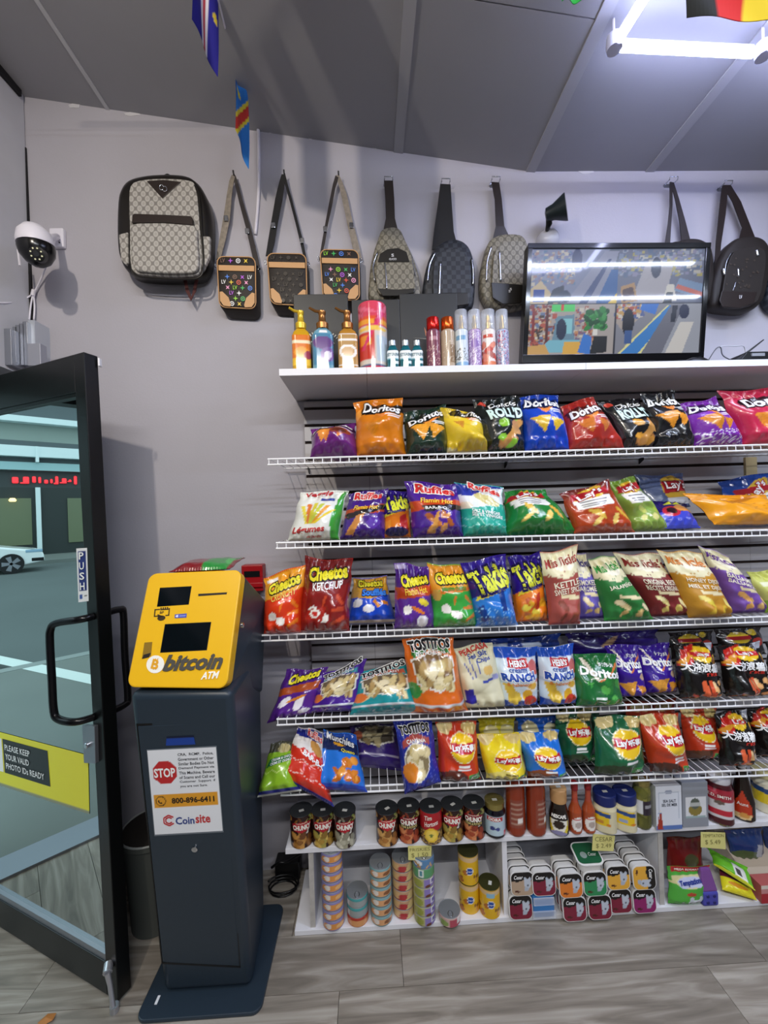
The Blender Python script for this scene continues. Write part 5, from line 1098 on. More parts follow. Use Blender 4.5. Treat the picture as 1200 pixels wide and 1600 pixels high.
sling('olive patterned sling bag with a black pocket top behind the boxes', [(577, 468), (577, 440), (581, 408), (591, 375), (599, 360), (622, 359), (634, 380), (648, 412), (655, 440), (657, 468), (640, 474), (600, 476)], .055, GGD,
      [[(600, 282), (602, 310), (603, 341), (598, 364)]], [[(614, 282), (616, 310), (617, 341), (623, 364)]], DBR,
      [('front_pocket', [(589, 456), (588, 420), (592, 398), (604, 388), (622, 386), (637, 392), (643, 410), (647, 440), (648, 458), (630, 464), (600, 465)], GGD, -.004, .022, 2), ('pocket_top', [(590, 410), (594, 397), (605, 390), (622, 388), (635, 394), (640, 410)], LEA, .017, .004, 0), ('pocket_foot', [(590, 451), (620, 453), (648, 451), (647, 458), (620, 463), (598, 463)], LEA, .017, .004, 0)],
      [([(601, 411), (603, 430), (604, 452)], .020, .0035), ([(586, 440), (583, 415), (590, 394)], .008, .003), ([(642, 400), (647, 420), (649, 430)], .008, .003)], texts=[('GUCCI', 613.5, 405, .03, .008, .0225, '#dcdce0'), ('S', 613.5, 399, .01, .012, .0225, '#dcdce0')])
hook(607, 284, 'chrome hook holding the olive patterned sling bag'); 
sling('dark checked sling bag with a black strap behind the mist bottles', [(661, 472), (662, 440), (668, 412), (678, 392), (694, 380), (712, 377), (728, 385), (737, 402), (741, 430), (740, 470), (733, 486), (702, 490), (672, 484)], .06, CHK,
      [[(688, 287), (684, 320), (679, 355), (675, 390)]], [[(704, 288), (706, 320), (709, 362), (715, 384)]], WEB,
      [('front_pocket', [(676, 470), (676, 425), (682, 402), (700, 393), (720, 395), (730, 410), (733, 440), (732, 478), (705, 482), (682, 480)], CHK, -.004, .02, 2), ('pocket_foot', [(690, 458), (731, 458), (731, 476), (705, 480), (688, 478)], LEA, .016, .004, 0)],
      [([(688, 410), (687, 435), (686, 462)], .018, .0045), ([(668, 440), (671, 415), (680, 395)], .006, .003), ([(737, 404), (739, 425), (739, 445)], .004, .0035)])
hook(696, 287, 'chrome hook holding the dark checked sling bag')
sling('olive patterned sling bag with a black foot touching the screen', [(751, 462), (750, 432), (755, 405), (762, 382), (776, 371), (800, 368.5), (816, 373), (823, 390), (826, 430), (826, 472), (815, 482), (790, 485), (762, 480)], .06, GGD,
      [[(768, 284), (773, 310), (775, 353), (770, 374)]], [[(780, 285), (784, 310), (788, 353), (797, 372)]], DBR,
      [('front_pocket', [(768, 465), (768, 420), (772, 395), (785, 383), (805, 380), (820, 388), (823, 420), (823, 465), (812, 476), (785, 477)], GGD, -.004, .02, 2), ('pocket_foot', [(767, 442), (823, 446), (823, 465), (812, 475), (785, 476), (769, 466)], LEA, .016, .005, 0)],
      [([(780, 393), (781, 415), (782, 440)], .018, .0045), ([(760, 440), (761, 410), (768, 385)], .006, .003)], texts=[('S', 798, 452, .008, .010, .022, '#dcdce0'), ('S', 796, 455, .008, .010, .022, '#dcdce0')])
hook(774, 284, 'chrome hook holding the sling bag beside the screen')
sling('brown sling bag almost hidden behind the screen', [(1046, 390), (1058, 379), (1078, 375), (1096, 379), (1108, 392), (1112, 430), (1110, 470), (1080, 478), (1050, 472)], .05, MONO,
      [[(1047, 284), (1047, 320), (1044, 350), (1039, 384)], [(1048, 284), (1055, 310), (1062, 345), (1066, 380)]], [[(1051, 286), (1051, 320), (1049, 350), (1047, 384)], [(1053, 285), (1061, 310), (1071, 345), (1080, 380)]], DBR, [], [])
hook(1050, 284, 'chrome hook above the right end of the screen')
sling('brown monogram sling bag with silver zips beside the screen', [(1106, 474), (1109, 445), (1118, 415), (1130, 391), (1146, 376), (1168, 372), (1187, 377), (1197, 392), (1198, 415), (1194, 445), (1184, 476), (1162, 489), (1130, 488), (1111, 484)], .065, MONO,
      [[(1129, 290), (1124, 330), (1119, 380), (1116, 440)], [(1130, 289), (1145, 315), (1160, 355), (1155, 376)]], [[(1138, 292), (1134, 335), (1127, 380), (1121, 445)], [(1142, 289), (1158, 315), (1174, 356), (1182, 376)]], DBR,
      [('front_pocket', [(1122, 470), (1127, 435), (1136, 405), (1148, 393), (1172, 389), (1187, 393), (1191, 410), (1186, 445), (1178, 474), (1155, 483), (1128, 482)], MONO, -.004, .02, 2), ('pocket_foot', [(1127, 455), (1182, 457), (1177, 474), (1155, 482), (1128, 480), (1123, 470)], DBR, .016, .004, 0)],
      [([(1153, 420), (1154, 432)], .018, .005), ([(1132, 430), (1135, 410), (1143, 395)], .012, .0025), ([(1182, 391), (1184, 400)], .018, .006), ([(1130, 420), (1132, 430)], .006, .006), ([(1150, 440), (1145, 455)], .017, .002)], texts=[('LV', 1157, 464, .012, .014, .022, '#dcdce0')])
tb = MB(); rg = random.Random(3); Yk = YW-.004-.065-.0185
for i in range(26):
    px, py = 1135+rg.uniform(0, 50), 402+rg.uniform(0, 50); c = PY(px, py, Yk); s = .0055; th = np.linspace(0, 2*np.pi, 9)[:-1]; rr_ = np.where(np.arange(8) % 2 == 0, s, s*.45)
    tb.add([c+np.array([r*math.cos(w), 0, r*math.sin(w)]) for r, w in zip(rr_, th)], [tuple(range(8))], '#4a3f36')
tb.build('monogram_print', INK, bpy.data.objects[[o.name for o in bpy.data.objects if o.name.startswith('sling_bag')][-1]], fixn=False)
hook(1135, 290, 'chrome hook holding the brown monogram sling bag')
sling('dark sling bag cut off by the edge of the picture', [(1195, 472), (1199, 440), (1206, 408), (1220, 388), (1248, 386), (1262, 412), (1266, 460), (1254, 485), (1212, 489)], .05, CHK, [[(1218, 292), (1212, 340), (1208, 392)]], [[(1228, 292), (1230, 340), (1236, 392)]], WEB, [], [])
hook(1224, 291, 'chrome hook just outside the picture edge')
# ------------------------------------------------------------------ chip bags
ROWS = ['chip bags on the topmost wire shelf', 'snack bags on the second wire shelf', 'snack bags on the middle wire shelf', 'snack bags on the fourth wire shelf', 'snack bags on the lowest wire shelf']
_seed = [10]
def chip(label, k, bx0, bx1, tl, tr, design, T=.042, Y=1.56, lean=.03, m=None, wr=1.0, drop=0.0, **kw):
    _seed[0] += 1
    if k >= 2: Y -= .048
    else: Y -= .015
    z0 = SH[k](XAT(bx0, Y, SH[k](0))); z1 = SH[k](XAT(bx1, Y, SH[k](1)))
    BL = np.array([XAT(bx0, Y, z0), Y, z0]); BR = np.array([XAT(bx1, Y, z1), Y, z1])
    TL_, TR_ = PY(*tl, Y+lean), PY(*tr, Y+lean); base, ops, texts = design
    return pillow(label, [BL, BR, TR_, TL_], T*1.32, base, ops, texts, _seed[0], group=ROWS[k], m=m, wrinkle=wr, **kw)
def chip4(label, k, q, Y, design, T=.042, m=None, wr=1.0, **kw):
    """q: BL, BR, TR, TL pixels, one depth each"""
    _seed[0] += 1; base, ops, texts = design
    return pillow(label, [PY(x, y, d) for (x, y), d in zip(q, Y)], T, base, ops, texts, _seed[0], group=ROWS[k], m=m, wrinkle=wr, **kw)
W = '#f4f4f4'
def dor(base, dark='#141014', chipc='#e09a2e', sub=W, tx=.5, ty=.76, tw=.86, th=.15, rot=-6, cy=.44, extra=(), cs=(.24, .19), word='Doritos'):
    ops = [('g', 0, base, 1, base), ('p', [(tx-.48, ty+.02), (tx-.3, ty+.12), (tx+.45, ty+.06), (tx+.5, ty-.08), (tx+.1, ty-.1), (tx, ty-.2), (tx-.12, ty-.1), (tx-.46, ty-.08)], dark),
           ('p', [(tx-.22, ty+.02), (tx-.02, ty-.2), (tx+.06, ty-.18), (tx+.4, ty+.02), (tx+.06, ty-.11), (tx-.02, ty-.12)], '#e8873a'),
           ('t', .36, cy, cs[0], 185, chipc), ('t', .68, cy-.04, cs[1], 160, chipc), ('r', .62, ty-.16, .92, ty-.135, sub), ('r', .66, ty-.20, .9, ty-.18, sub)]+list(extra)
    return base, ops, [(word, tx, ty, tw, th, W, dict(rot=rot, out=dark, shear=.15, bold=.035))]
chip('purple corn chip bag at the end of the topmost wire shelf', 0, 484, 560, (486, 671), (556, 662), dor('#6a2478', '#33123f', '#e0802e', ty=.72, th=.17, rot=5, cy=.5, extra=[('e', .66, .46, .22, .1, '#8a3a28'), ('e', .66, .46, .15, .06, '#5a2418'), ('t', .3, .5, .22, 170, '#e8913a')]), T=.05, lean=.06)
chip('bright orange corn chip bag standing taller than its neighbours', 0, 557, 634, (553, 630), (629, 620), dor('#d47a12', '#1a1410', '#cf7e18', ty=.78, tx=.55, tw=.75, rot=-8, cs=(.2, .0), cy=.42, extra=[('p', [(0, .8), (.12, .86), (.14, .72), (.02, .62)], '#f0a040')]), T=.048)
chip('dark green corn chip bag with orange chips', 0, 634, 701, (630, 646), (696, 633), dor('#173024', '#0f1a14', '#e0982c', ty=.74, rot=14, cy=.46, cs=(.28, .24)), T=.046)
chip('crumpled yellow corn chip bag leaning aside', 0, 696, 764, (683, 637), (750, 646), dor('#e0c030', '#26221a', '#c8862c', ty=.84, tx=.66, tw=.55, th=.14, rot=-22, cy=.56, cs=(.16, .0), extra=[('p', [(.0, .12), (.3, .02), (1, .04), (1, 0), (0, 0)], '#d8cfa0')]), T=.05, wr=1.8)
rollo = lambda base, ac: (base, [('e', .16, .9, .08, .05, '#d84a3a'), ('p', [(.12, .86), (.2, .78), (.95, .84), (.95, .55), (.2, .5)], '#1c2420'), ('c', .62, .3, .22, .2, 9, 2, ['#c98a4a', '#e0a860', '#a8703a', ac]), ('e', .58, .12, .13, .07, ac), ('e', .42, .2, .1, .06, ac), ('p', [(.4, .12), (.85, .55), (.98, .5), (.5, .05)], '#c9924e')],
         [('Doritos', .55, .83, .62, .10, W, dict(rot=8, out='#0c1210', shear=.1)), ("ROLL'D", .57, .65, .74, .19, '#cfe6dc', dict(rot=4, out='#0c1210', bold=.05))])
chip('black and lime rolled chip bag beside the crumpled yellow one', 0, 752, 820, (738, 625), (816, 618), rollo('#131a1a', '#8ac23a'), T=.045)
chip('royal blue corn chip bag on the topmost shelf', 0, 817, 891, (810, 620), (870, 616), dor('#1440b0', '#0c1c4a', '#d8b030', ty=.82, cy=.46, rot=-5, cs=(.26, .2)), T=.045)
chip('brick red corn chip bag leaning next to the royal blue one', 0, 884, 976, (876, 634), (926, 620), dor('#a82c22', '#4a120e', '#c8722e', ty=.74, rot=10, cy=.46, cs=(.22, .18)), T=.046)
chip('black and amber rolled chip bag between the red and black bags', 0, 966, 1030, (933, 627), (998, 621), rollo('#15151a', '#d89a3a'), T=.04, Y=1.585)
chip('plain black corn chip bag with big orange chips', 0, 1022, 1084, (1000, 617), (1052, 610), dor('#16161a', '#0b0b0e', '#dc8f2c', ty=.8, rot=-3, cy=.48, cs=(.3, .22)), T=.042)
chip('violet corn chip bag with scattered cheese crumbs', 0, 1080, 1160, (1062, 632), (1118, 620), dor('#7a2ea0', '#33124a', '#d08428', ty=.78, rot=-4, cy=.48, cs=(.27, .2), extra=[('n', .05, .03, .95, .28, .3, '#e8e0ec', 4)]), T=.044)
chip('raspberry red corn chip bag at the end of the row', 0, 1158, 1248, (1120, 611), (1214, 606), dor('#c02a4a', '#2c1218', '#e08a30', ty=.72, tx=.6, rot=4, cy=.4, cs=(.2, .24), extra=[('e', .5, .2, .15, .08, '#f0a860')]), T=.05)
# --- second shelf
def lays_ca(base, top, strip='#f2f0ea', chipc=('#e8c050', '#f0d070', '#d8a83a'), low=None, rot=0, ty=.8, tx=.5):
    return base, [('g', .55, base, 1, top), ('e', tx, ty, .34, .13, '#e0b83a', rot), ('p', [(tx-.4, ty-.08), (tx-.36, ty+.06), (tx+.4, ty+.1), (tx+.42, ty-.02)], '#b0202a'), ('p', [(tx-.36, ty-.1), (tx+.34, ty-.08), (tx+.3, ty-.28), (tx-.32, ty-.3)], strip), ('r', tx-.24, ty-.16, tx+.2, ty-.145, '#555555'), ('r', tx-.24, ty-.21, tx+.16, ty-.195, '#555555'), ('r', tx-.24, ty-.25, tx+.1, ty-.24, '#777777'),
        ('c', tx+.08, .36, .26, .13, 5, 3, list(chipc))]+([('r', 0, 0, 1, .05, low)] if low else []), [("Lay's", tx, ty, .5, .14, W, dict(rot=rot, out='#b0202a', shear=.1, bold=.03))]
veg = ('#e9ebe4', [('p', [(.82, 0), (.8, .5), (.9, 1), (1, 1), (1, 0)], '#3fa03a'), ('p', [(.9, 1), (.96, .9), (1, .8), (1, 1)], '#2c7a30'), ('r', .5, .76, .8, .82, '#3a4a9a')]+
       [('p', [(.3+.03*i, .3), (.36+.03*i, .3), (.22+.13*i, .72-.05*(i-2)**2*.3), (.13+.13*i, .72-.05*(i-2)**2*.3)], c) for i, c in enumerate(('#e8d84a', '#e07a34', '#d8cc3a', '#c8d050', '#e8a03a', '#f0d23a'))], [('Veggie', .42, .92, .56, .13, '#c2343a', dict(rot=3, shear=.15, bold=.03)), ('Légumes', .4, .17, .62, .15, '#c23a3a', dict(rot=2, shear=.1, bold=.03)), ('du jardin', .52, .05, .28, .05, '#c23a3a', dict(shear=.15))])
chip('white and green vegetable straw bag at the end of the second shelf', 1, 450, 530, (470, 768), (544, 767), veg, T=.04)
def ruf(base, mid, ty=.84, low=None, extra=(), t2=None, t3=None):
    return base, [('p', [(0, .62), (1, .66), (1, .5), (0, .44)], mid)]+([('r', 0, 0, 1, .08, low)] if low else [])+list(extra), [('Ruffles', .52, ty, .72, .15, '#d8322e', dict(rot=-5, out='#f4f2ee', bold=.04, shear=.1))]+([(t2, .5, .62, .6, .09, '#f4c83a', dict(rot=-3, shear=.2))] if t2 else [])+([(t3, .46, .48, .4, .06, W, dict(rot=-2))] if t3 else [])
hot = ruf('#4a2290', '#c8461e', t2='Flamin Hot', t3='BAR-B-Q', extra=[('p', [(.2, .54), (1, .56), (1, .46), (.25, .42)], '#1a1216'), ('c', .5, .25, .2, .13, 10, 3, ['#c87a3a', '#e09a50', '#a85a2a']), ('p', [(.3, .05), (.45, .4), (.52, .42), (.4, .04)], '#d89a4a')])
chip('purple ridged chip bag leaning behind the vegetable straws', 1, 530, 600, (545, 772), (606, 762), ruf('#42217e', '#b0441e', ty=.88, t2='Flamin Hot', extra=[('p', [(0, .52), (1, .66), (1, .56), (.1, .4)], '#1c1318'), ('p', [(.12, .08), (.3, .46), (.5, .5), (.3, .06)], '#c98642'), ('p', [(.55, .3), (.75, .5), (.9, .3), (.7, .1)], '#5a34a0')]), T=.04, Y=1.57)
def takis(low, mid, sub, s2, pr=.5, ty=.7, rot=14):
    return '#2f1a86', [('p', [(0, .42), (1, .72), (1, 0), (0, 0)], low), ('p', [(.1, .40), (.12, .46), (.92, .62), (.9, .55)], '#f0e03a')]+mid, [('Takis', .5, ty, .82, .32, '#d8dc3a', dict(rot=rot, out='#1a0f4a', bold=.04, shear=.1)), (sub, .5, .505, .62, .055, '#2a2470', dict(rot=rot*.62))]
chip('small orange and purple rolled tortilla bag between two ridged chip bags', 1, 596, 642, (593, 768), (640, 766), takis('#e07a1c', [('p', [(0, .28), (.3, .34), (.32, .1), (.02, .05)], '#e8902a'), ('p', [(.6, .4), (.85, .48), (.9, .12), (.62, .08)], '#b8302e'), ('e', .5, .1, .4, .1, '#2a2456')], 'INTENSE NACHO', 0, rot=12), T=.034, Y=1.60)
chip('deep purple flamin ridged chip bag standing upright', 1, 646, 724, (632, 752), (717, 756), hot, T=.045)
chip('white and teal ridged chip bag with salt and vinegar print', 1, 724, 793, (709, 752), (785, 762), ('#2aa894', [('p', [(0, .48), (.3, .5), (1, .62), (1, 1), (0, 1)], '#e6eaf0'), ('p', [(0, .74), (.25, .72), (.6, .9), (1, .96), (1, 1), (0, 1)], '#2a3aa0'), ('z', .16, .06, 4, .008, '#8fd8cc'), ('z', .3, .06, 4, .008, '#8fd8cc'), ('e', .55, .68, .24, .1, '#d8cc8a', -20), ('e', .66, .62, .18, .07, '#c8bc72', -15), ('e', .12, .54, .14, .06, '#e6dcc8')], [('Ruffles', .6, .9, .66, .12, '#d8322e', dict(rot=-14, out='#f4f2ee', bold=.04)), ('SALT & VINEGAR', .5, .42, .6, .06, W, dict(rot=-6)), ('SEL ET VINAIGRE', .52, .35, .66, .06, W, dict(rot=-6))]), T=.045)
chip('green potato chip bag slumped next to the teal one', 1, 788, 904, (788, 768), (850, 764), lays_ca('#1f7a34', '#2c8a3c', rot=10, ty=.76, tx=.42), T=.05, lean=.08)
chip('rust red potato chip bag leaning across the green ones', 1, 898, 992, (874, 772), (950, 750), lays_ca('#b2431e', '#6a1f1a', rot=14, ty=.82, tx=.48), T=.046, Y=1.55)
chip('lime green pickle potato chip bag behind the rust red one', 1, 984, 1044, (946, 752), (990, 745), lays_ca('#8aa84a', '#6a8a2a', rot=8, ty=.8, tx=.5, chipc=('#c8d06a', '#e0dc8a', '#a8c04a')), T=.04, Y=1.60)
chip4('grey blue potato chip bag lying far back on the second shelf', 1, [(1012, 800), (1078, 792), (1066, 740), (992, 743)], (1.72, 1.72, 1.76, 1.76), ('#56648c', [('e', .68, .55, .32, .4, '#d0a83a'), ('p', [(.4, .4), (.4, .75), (1, .8), (1, .45)], '#b0222a'), ('r', .42, .1, 1, .28, '#c8ccd4')], [("Lay's", .7, .6, .5, .3, W, dict(out='#8a1a20', shear=.1))]), T=.03)
chip4('small bright blue rolled snack bag lying on its back', 1, [(1022, 827), (1094, 825), (1072, 788), (1010, 781)], (1.57, 1.57, 1.68, 1.68), ('#3f4ac0', [('r', 0, .4, 1, 1, '#241a6a'), ('e', .38, .42, .2, .2, '#c02a3a'), ('e', .38, .42, .13, .12, '#2a1018'), ('e', .72, .56, .24, .16, '#d8924a'), ('r', .3, .72, .8, .84, '#d8dc3a')], []), T=.03, wr=1.6)
chip4('plain orange bag lying on its side at the end of the second shelf', 1, [(1118, 820), (1262, 818), (1196, 774), (1068, 772)], (1.56, 1.56, 1.62, 1.62), ('#f0a01e', [('p', [(.2, .6), (.7, .9), (.74, .8), (.26, .5)], '#c87a18'), ('r', .1, .86, .9, .9, '#d88a1a'), ('n', .3, .3, .8, .6, .05, '#b8701a', 5)], []), T=.05, wr=1.6)
chip4('blue potato chip bag tilted behind the plain orange bag', 1, [(1150, 822), (1250, 818), (1215, 735), (1120, 752)], (1.69, 1.69, 1.74, 1.74), lays_ca('#1c4aa0', '#1a3f90', rot=30, ty=.68, tx=.5), T=.04)
# --- middle shelf
def chee(base, top, ty=.78, rot=10, extra=(), sub=None, subc=W, tw=.74, word='Cheetos'):
    return base, [('p', [(0, .56), (.5, .62), (1, .66), (1, 1), (0, 1)], top)]+list(extra), [(word, .52, ty, tw, .17, '#e8dc2e', dict(rot=rot, out='#16120e', bold=.05, shear=.05))]+([(sub, .54, ty-.17, .6, .10, subc, dict(rot=rot*.8))] if sub else [])
puffs = lambda s: [('e', .3, .3, .1, .07, '#f0ece6', 30), ('e', .5, .22, .12, .06, '#f0ece6', -20), ('p', [(.72, .5), (.78, .52), (.92, .4), (.88, .36)], s), ('p', [(.66, .3), (.68, .34), (.92, .36), (.9, .3)], s), ('p', [(.64, .1), (.66, .15), (.9, .24), (.9, .18)], s), ('p', [(.5, .5), (.56, .5), (.5, .36), (.46, .38)], s)]
chip('orange and red crunchy puff bag beside the kiosk', 2, 412, 474, (412, 902), (478, 880), chee('#d83a16', '#eba02a', extra=puffs('#e87a22')+[('r', .06, .86, .34, .92, '#f2efe6')], sub='CRUNCHY', subc='#e8c860'), T=.044, Y=1.555)
chip('dark red ketchup flavour puff bag next to the orange one', 2, 466, 545, (478, 869), (552, 874), chee('#8a1f1c', '#6f1a1a', ty=.8, rot=8, tw=.78, extra=puffs('#c84a2a')+[('p', [(.16, .2), (.2, .32), (.55, .36), (.5, .18)], '#a8281e'), ('e', .34, .27, .1, .06, '#f2efe6'), ('e', .34, .27, .06, .035, '#c8322a')], sub='KETCHUP'), T=.045, Y=1.555)
chip('blue puffed snack bag set back from the shelf edge', 2, 540, 618, (552, 903), (604, 900), ('#1f4cc8', [('p', [(0, .55), (.5, .5), (1, .6), (1, 1), (0, 1)], '#c8922a'), ('e', .2, .42, .12, .09, '#e8e8f0', 20), ('e', .46, .3, .13, .08, '#f0f0f6'), ('p', [(.55, .45), (.6, .5), (.72, .36), (.66, .3)], '#e0902e'), ('p', [(.74, .46), (.92, .44), (.9, .36), (.76, .4)], '#d8842a'), ('r', 0, .02, 1, .08, '#c8b8a8')], [('Cheetos', .5, .86, .7, .16, '#e0d432', dict(out='#16120e', bold=.05)), ('Soufflés', .6, .64, .6, .14, '#3f86e8', dict(out='#152a6a', bold=.04))]), T=.045, Y=1.64, lean=.05)
chip('purple puff bag in the middle of the middle shelf', 2, 616, 680, (616, 878), (672, 885), chee('#5a2a90', '#4a2280', ty=.76, rot=12, extra=[('p', [(0, .62), (1, .7), (1, .54), (0, .44)], '#b8421e'), ('r', .02, .9, .3, .99, '#b4a8cc')]+[('e', .3, .3, .12, .06, '#f0ece6', 50), ('e', .55, .3, .2, .03, '#e07a2a', -30), ('e', .72, .42, .14, .05, '#e8d23a', -20), ('e', .66, .12, .14, .1, '#efeaf0')], sub='Flamin Hot', subc='#f0c83a'), T=.04, Y=1.56)
chip('orange topped green puff bag', 2, 674, 748, (667, 878), (728, 884), chee('#3aa03e', '#e0962a', ty=.78, rot=6, extra=puffs('#c87a2e')+[('p', [(0, .55), (1, .66), (1, .6), (0, .5)], '#e0782a'), ('e', .12, .5, .1, .08, '#c8a04a')], sub='jalapeno cheddar', subc='#3f8a2a'), T=.043, Y=1.56)
chip('blue rolled tortilla bag with a big yellow name', 2, 743, 808, (720, 878), (790, 866), takis('#2a78d0', [('p', [(.12, .1), (.1, .3), (.22, .34), (.32, .1)], '#173a86'), ('p', [(.6, .24), (.62, .5), (.74, .54), (.74, .24)], '#173a86'), ('n', .0, .0, 1, .3, .12, '#8fc4f0', 5)], 'BLUE HEAT', 0), T=.044, Y=1.55)
chip('orange rolled tortilla bag tucked behind the blue one', 2, 806, 856, (793, 870), (844, 862), takis('#e87f1e', [('c', .5, .2, .3, .14, 10, 4, ['#f0b02a', '#d8621e', '#e8d04a']), ('p', [(.5, .2), (.55, .42), (.68, .44), (.62, .2)], '#b83a24')], 'INTENSE NACHO', 0), T=.04, Y=1.59)
def vick(c, tc, low, ty=.84, sub1='', sub2='', chipc=('#e6cf9a', '#d8b878', '#f0dfb4'), rot=0):
    return c, [('p', [(0, .66), (.5, .60), (1, .68), (1, 1), (0, 1)], '#e4dcb4'), ('e', .55, .8, .3, .1, '#efe8d0'), ('n', 0, .65, 1, .70, .10, c, 4), ('r', 0, 0, 1, .06, low), ('c', .55, .22, .26, .1, 6, 3, list(chipc)), ('p', [(.3, .36), (.32, .41), (.86, .38), (.84, .33)], '#e6d8ac')], [('Miss Vickie\'s', .5, ty, .9, .13, tc, dict(rot=rot, shear=.1))]+([(sub1, .52, .54, .72, .075, '#f0e8d0', dict(rot=rot))] if sub1 else [])+([(sub2, .52, .45, .76, .07, '#f0e8d0', dict(rot=rot))] if sub2 else [])
MF = MATTEFOIL
chip('rose red kettle chip bag poking out over the shelf edge', 2, 858, 906, (843, 862), (902, 852), vick('#a8524a', '#a03a34', '#a84a40', sub1='KETTLE', sub2='SWEET SPICE', chipc=('#a85a44', '#8a4434'), rot=6), T=.036, Y=1.535, m=MF)
chip('narrow violet kettle chip bag squeezed behind the rose red one', 2, 900, 946, (880, 862), (914, 862), vick('#6a5cb0', '#4a3f8a', '#4a3a90', sub1='SMOKED', sub2='AROMES', rot=0), T=.032, Y=1.60, m=MF)
chip('green jalapeno kettle chip bag', 2, 944, 1020, (918, 872), (958, 867), vick('#2f7a3c', '#3f9a44', '#3a9a44', sub1='JALAPEÑO', rot=6), T=.042, Y=1.56, m=MF)
chip('maroon kettle chip bag beside the green jalapeno one', 2, 1016, 1076, (958, 864), (1030, 864), vick('#7a2a2c', '#8a2a24', '#6a2426', sub1='ORIGINAL RECIPE', sub2='RECETTE ORIGINALE', chipc=('#e8d88a', '#d8c46a', '#f0e4a8'), rot=-3), T=.042, Y=1.595, m=MF)
chip('amber kettle chip bag beside the maroon one', 2, 1076, 1142, (1027, 859), (1095, 862), vick('#c08a2c', '#d8843a', '#b8862a', sub1='HONEY DIJON', sub2='MIEL ET DIJON', chipc=('#e8d04a', '#d8b43a', '#f0dc7a'), rot=-5), T=.043, Y=1.56, m=MF)
chip('lilac kettle chip bag leaning far over', 2, 1142, 1196, (1089, 850), (1136, 868), vick('#7a54a8', '#6a3f98', '#5a3a8a', sub1='BALSAMIC', sub2='BALSAMIQUE', rot=-14, chipc=('#e8c07a', '#e0a860')), T=.042, Y=1.595, m=MF)
chip('pale yellow green chip bag at the end of the middle shelf', 2, 1196, 1262, (1166, 893), (1222, 888), ('#c8cc6a', [('r', 0, 0, 1, .3, '#8ab03a'), ('p', [(.1, .5), (.9, .6), (.9, .52), (.1, .42)], '#d8542e'), ('r', .1, .62, .9, .72, '#e6e6c0')], []), T=.042, Y=1.59, m=MF)
# --- fourth shelf
chip4('purple puff bag hanging over the end of the fourth shelf', 3, [(418, 1130), (494, 1113), (512, 1043), (448, 1046)], (1.545, 1.545, 1.60, 1.60), chee('#57268a', '#4a207c', ty=.84, rot=12, extra=[('p', [(0, .62), (1, .74), (1, .56), (0, .48)], '#a84a1e'), ('e', .25, .36, .14, .08, '#efeaf0', 30), ('e', .6, .3, .1, .16, '#efeaf0', -10), ('e', .5, .4, .22, .03, '#d8842e', 15), ('e', .75, .12, .12, .05, '#efeaf0')], tw=.7), T=.04)
def tost(base, win, dark, band, bandtxt, ty=.88, rot=4, tc='#16141a', wc=None, dots='#e0783a'):
    return base, [('p', [(.1, .72), (.5, .82), (.9, .74), (.88, .44), (.55, .32), (.16, .42)], '#f0ece4'), ('p', [(.13, .71), (.5, .80), (.87, .73), (.85, .46), (.55, .35), (.19, .44)], win), ('c', .5, .54, .3, .15, 16, 5, ['#d8c48a', '#e8d8a4', '#b89a62', '#f0e2b8']), ('p', [(.14, .74), (.5, .84), (.88, .77), (.88, .86), (.5, .92), (.12, .82)], band), ('e', .1, .34, .12, .1, dots), ('r', .0, .14, 1, .17, '#dfe4ea'), ('n', 0, .03, 1, .12, .025, '#dfe4ea', 4)], [('TOSTITOS', .5, ty+.05, .8, .12, tc, dict(rot=rot, out='#f2f2ee', bold=.05)), (bandtxt, .5, ty-.06, .6, .045, W, dict(rot=rot*.6))]
chip('violet tortilla chip bag leaning with a clear window', 3, 484, 562, (500, 1054), (572, 1030), tost('#4a2490', '#6a5a44', '#222', '#3a8a9a', 'SCOOPS', rot=10), T=.045, Y=1.58, lean=.06)
chip('teal restaurant style tortilla chip bag', 3, 548, 662, (556, 1050), (640, 1034), tost('#22949c', '#6a5a44', '#222', '#b8543a', 'RESTAURANT', rot=8), T=.05, lean=.08, Y=1.55)
chip('tall orange tortilla chip bag rising above its shelf row', 3, 642, 730, (629, 996), (708, 993), tost('#d8691e', '#7a5a34', '#222', '#3a7a3a', 'ZESTY CHEDDAR', ty=.86, rot=3, dots='#3a8a3a'), T=.05, Y=1.55)
chip('cream coloured sea salt chip bag with a blue hand drawing', 3, 724, 794, (706, 1012), (768, 1002), ('#d6d2b4', [('p', [(.05, .12), (.08, .34), (.25, .36), (.3, .1)], '#2f2a9a'), ('e', .7, .62, .13, .07, '#d8b46a'), ('p', [(.3, .5), (.32, .5), (.2, .74), (.17, .74)], '#3a4aa8'), ('p', [(.38, .52), (.4, .52), (.34, .78), (.31, .78)], '#3a4aa8'), ('p', [(.46, .5), (.48, .5), (.5, .76), (.46, .77)], '#3a4aa8'), ('p', [(.5, .48), (.76, .5), (.8, .46), (.5, .44)], '#3a4aa8'), ('e', .86, .5, .1, .05, '#9a9cc8')], [('PEACASA', .5, .94, .7, .09, '#c23a34', dict(rot=8, bold=.03)), ('Sea Salt', .55, .85, .5, .07, '#2f4aa8', dict(rot=6, shear=.2)), ('Chips', .66, .77, .34, .07, '#2f4aa8', dict(rot=6, shear=.2))]), T=.04, Y=1.57, m=MF)
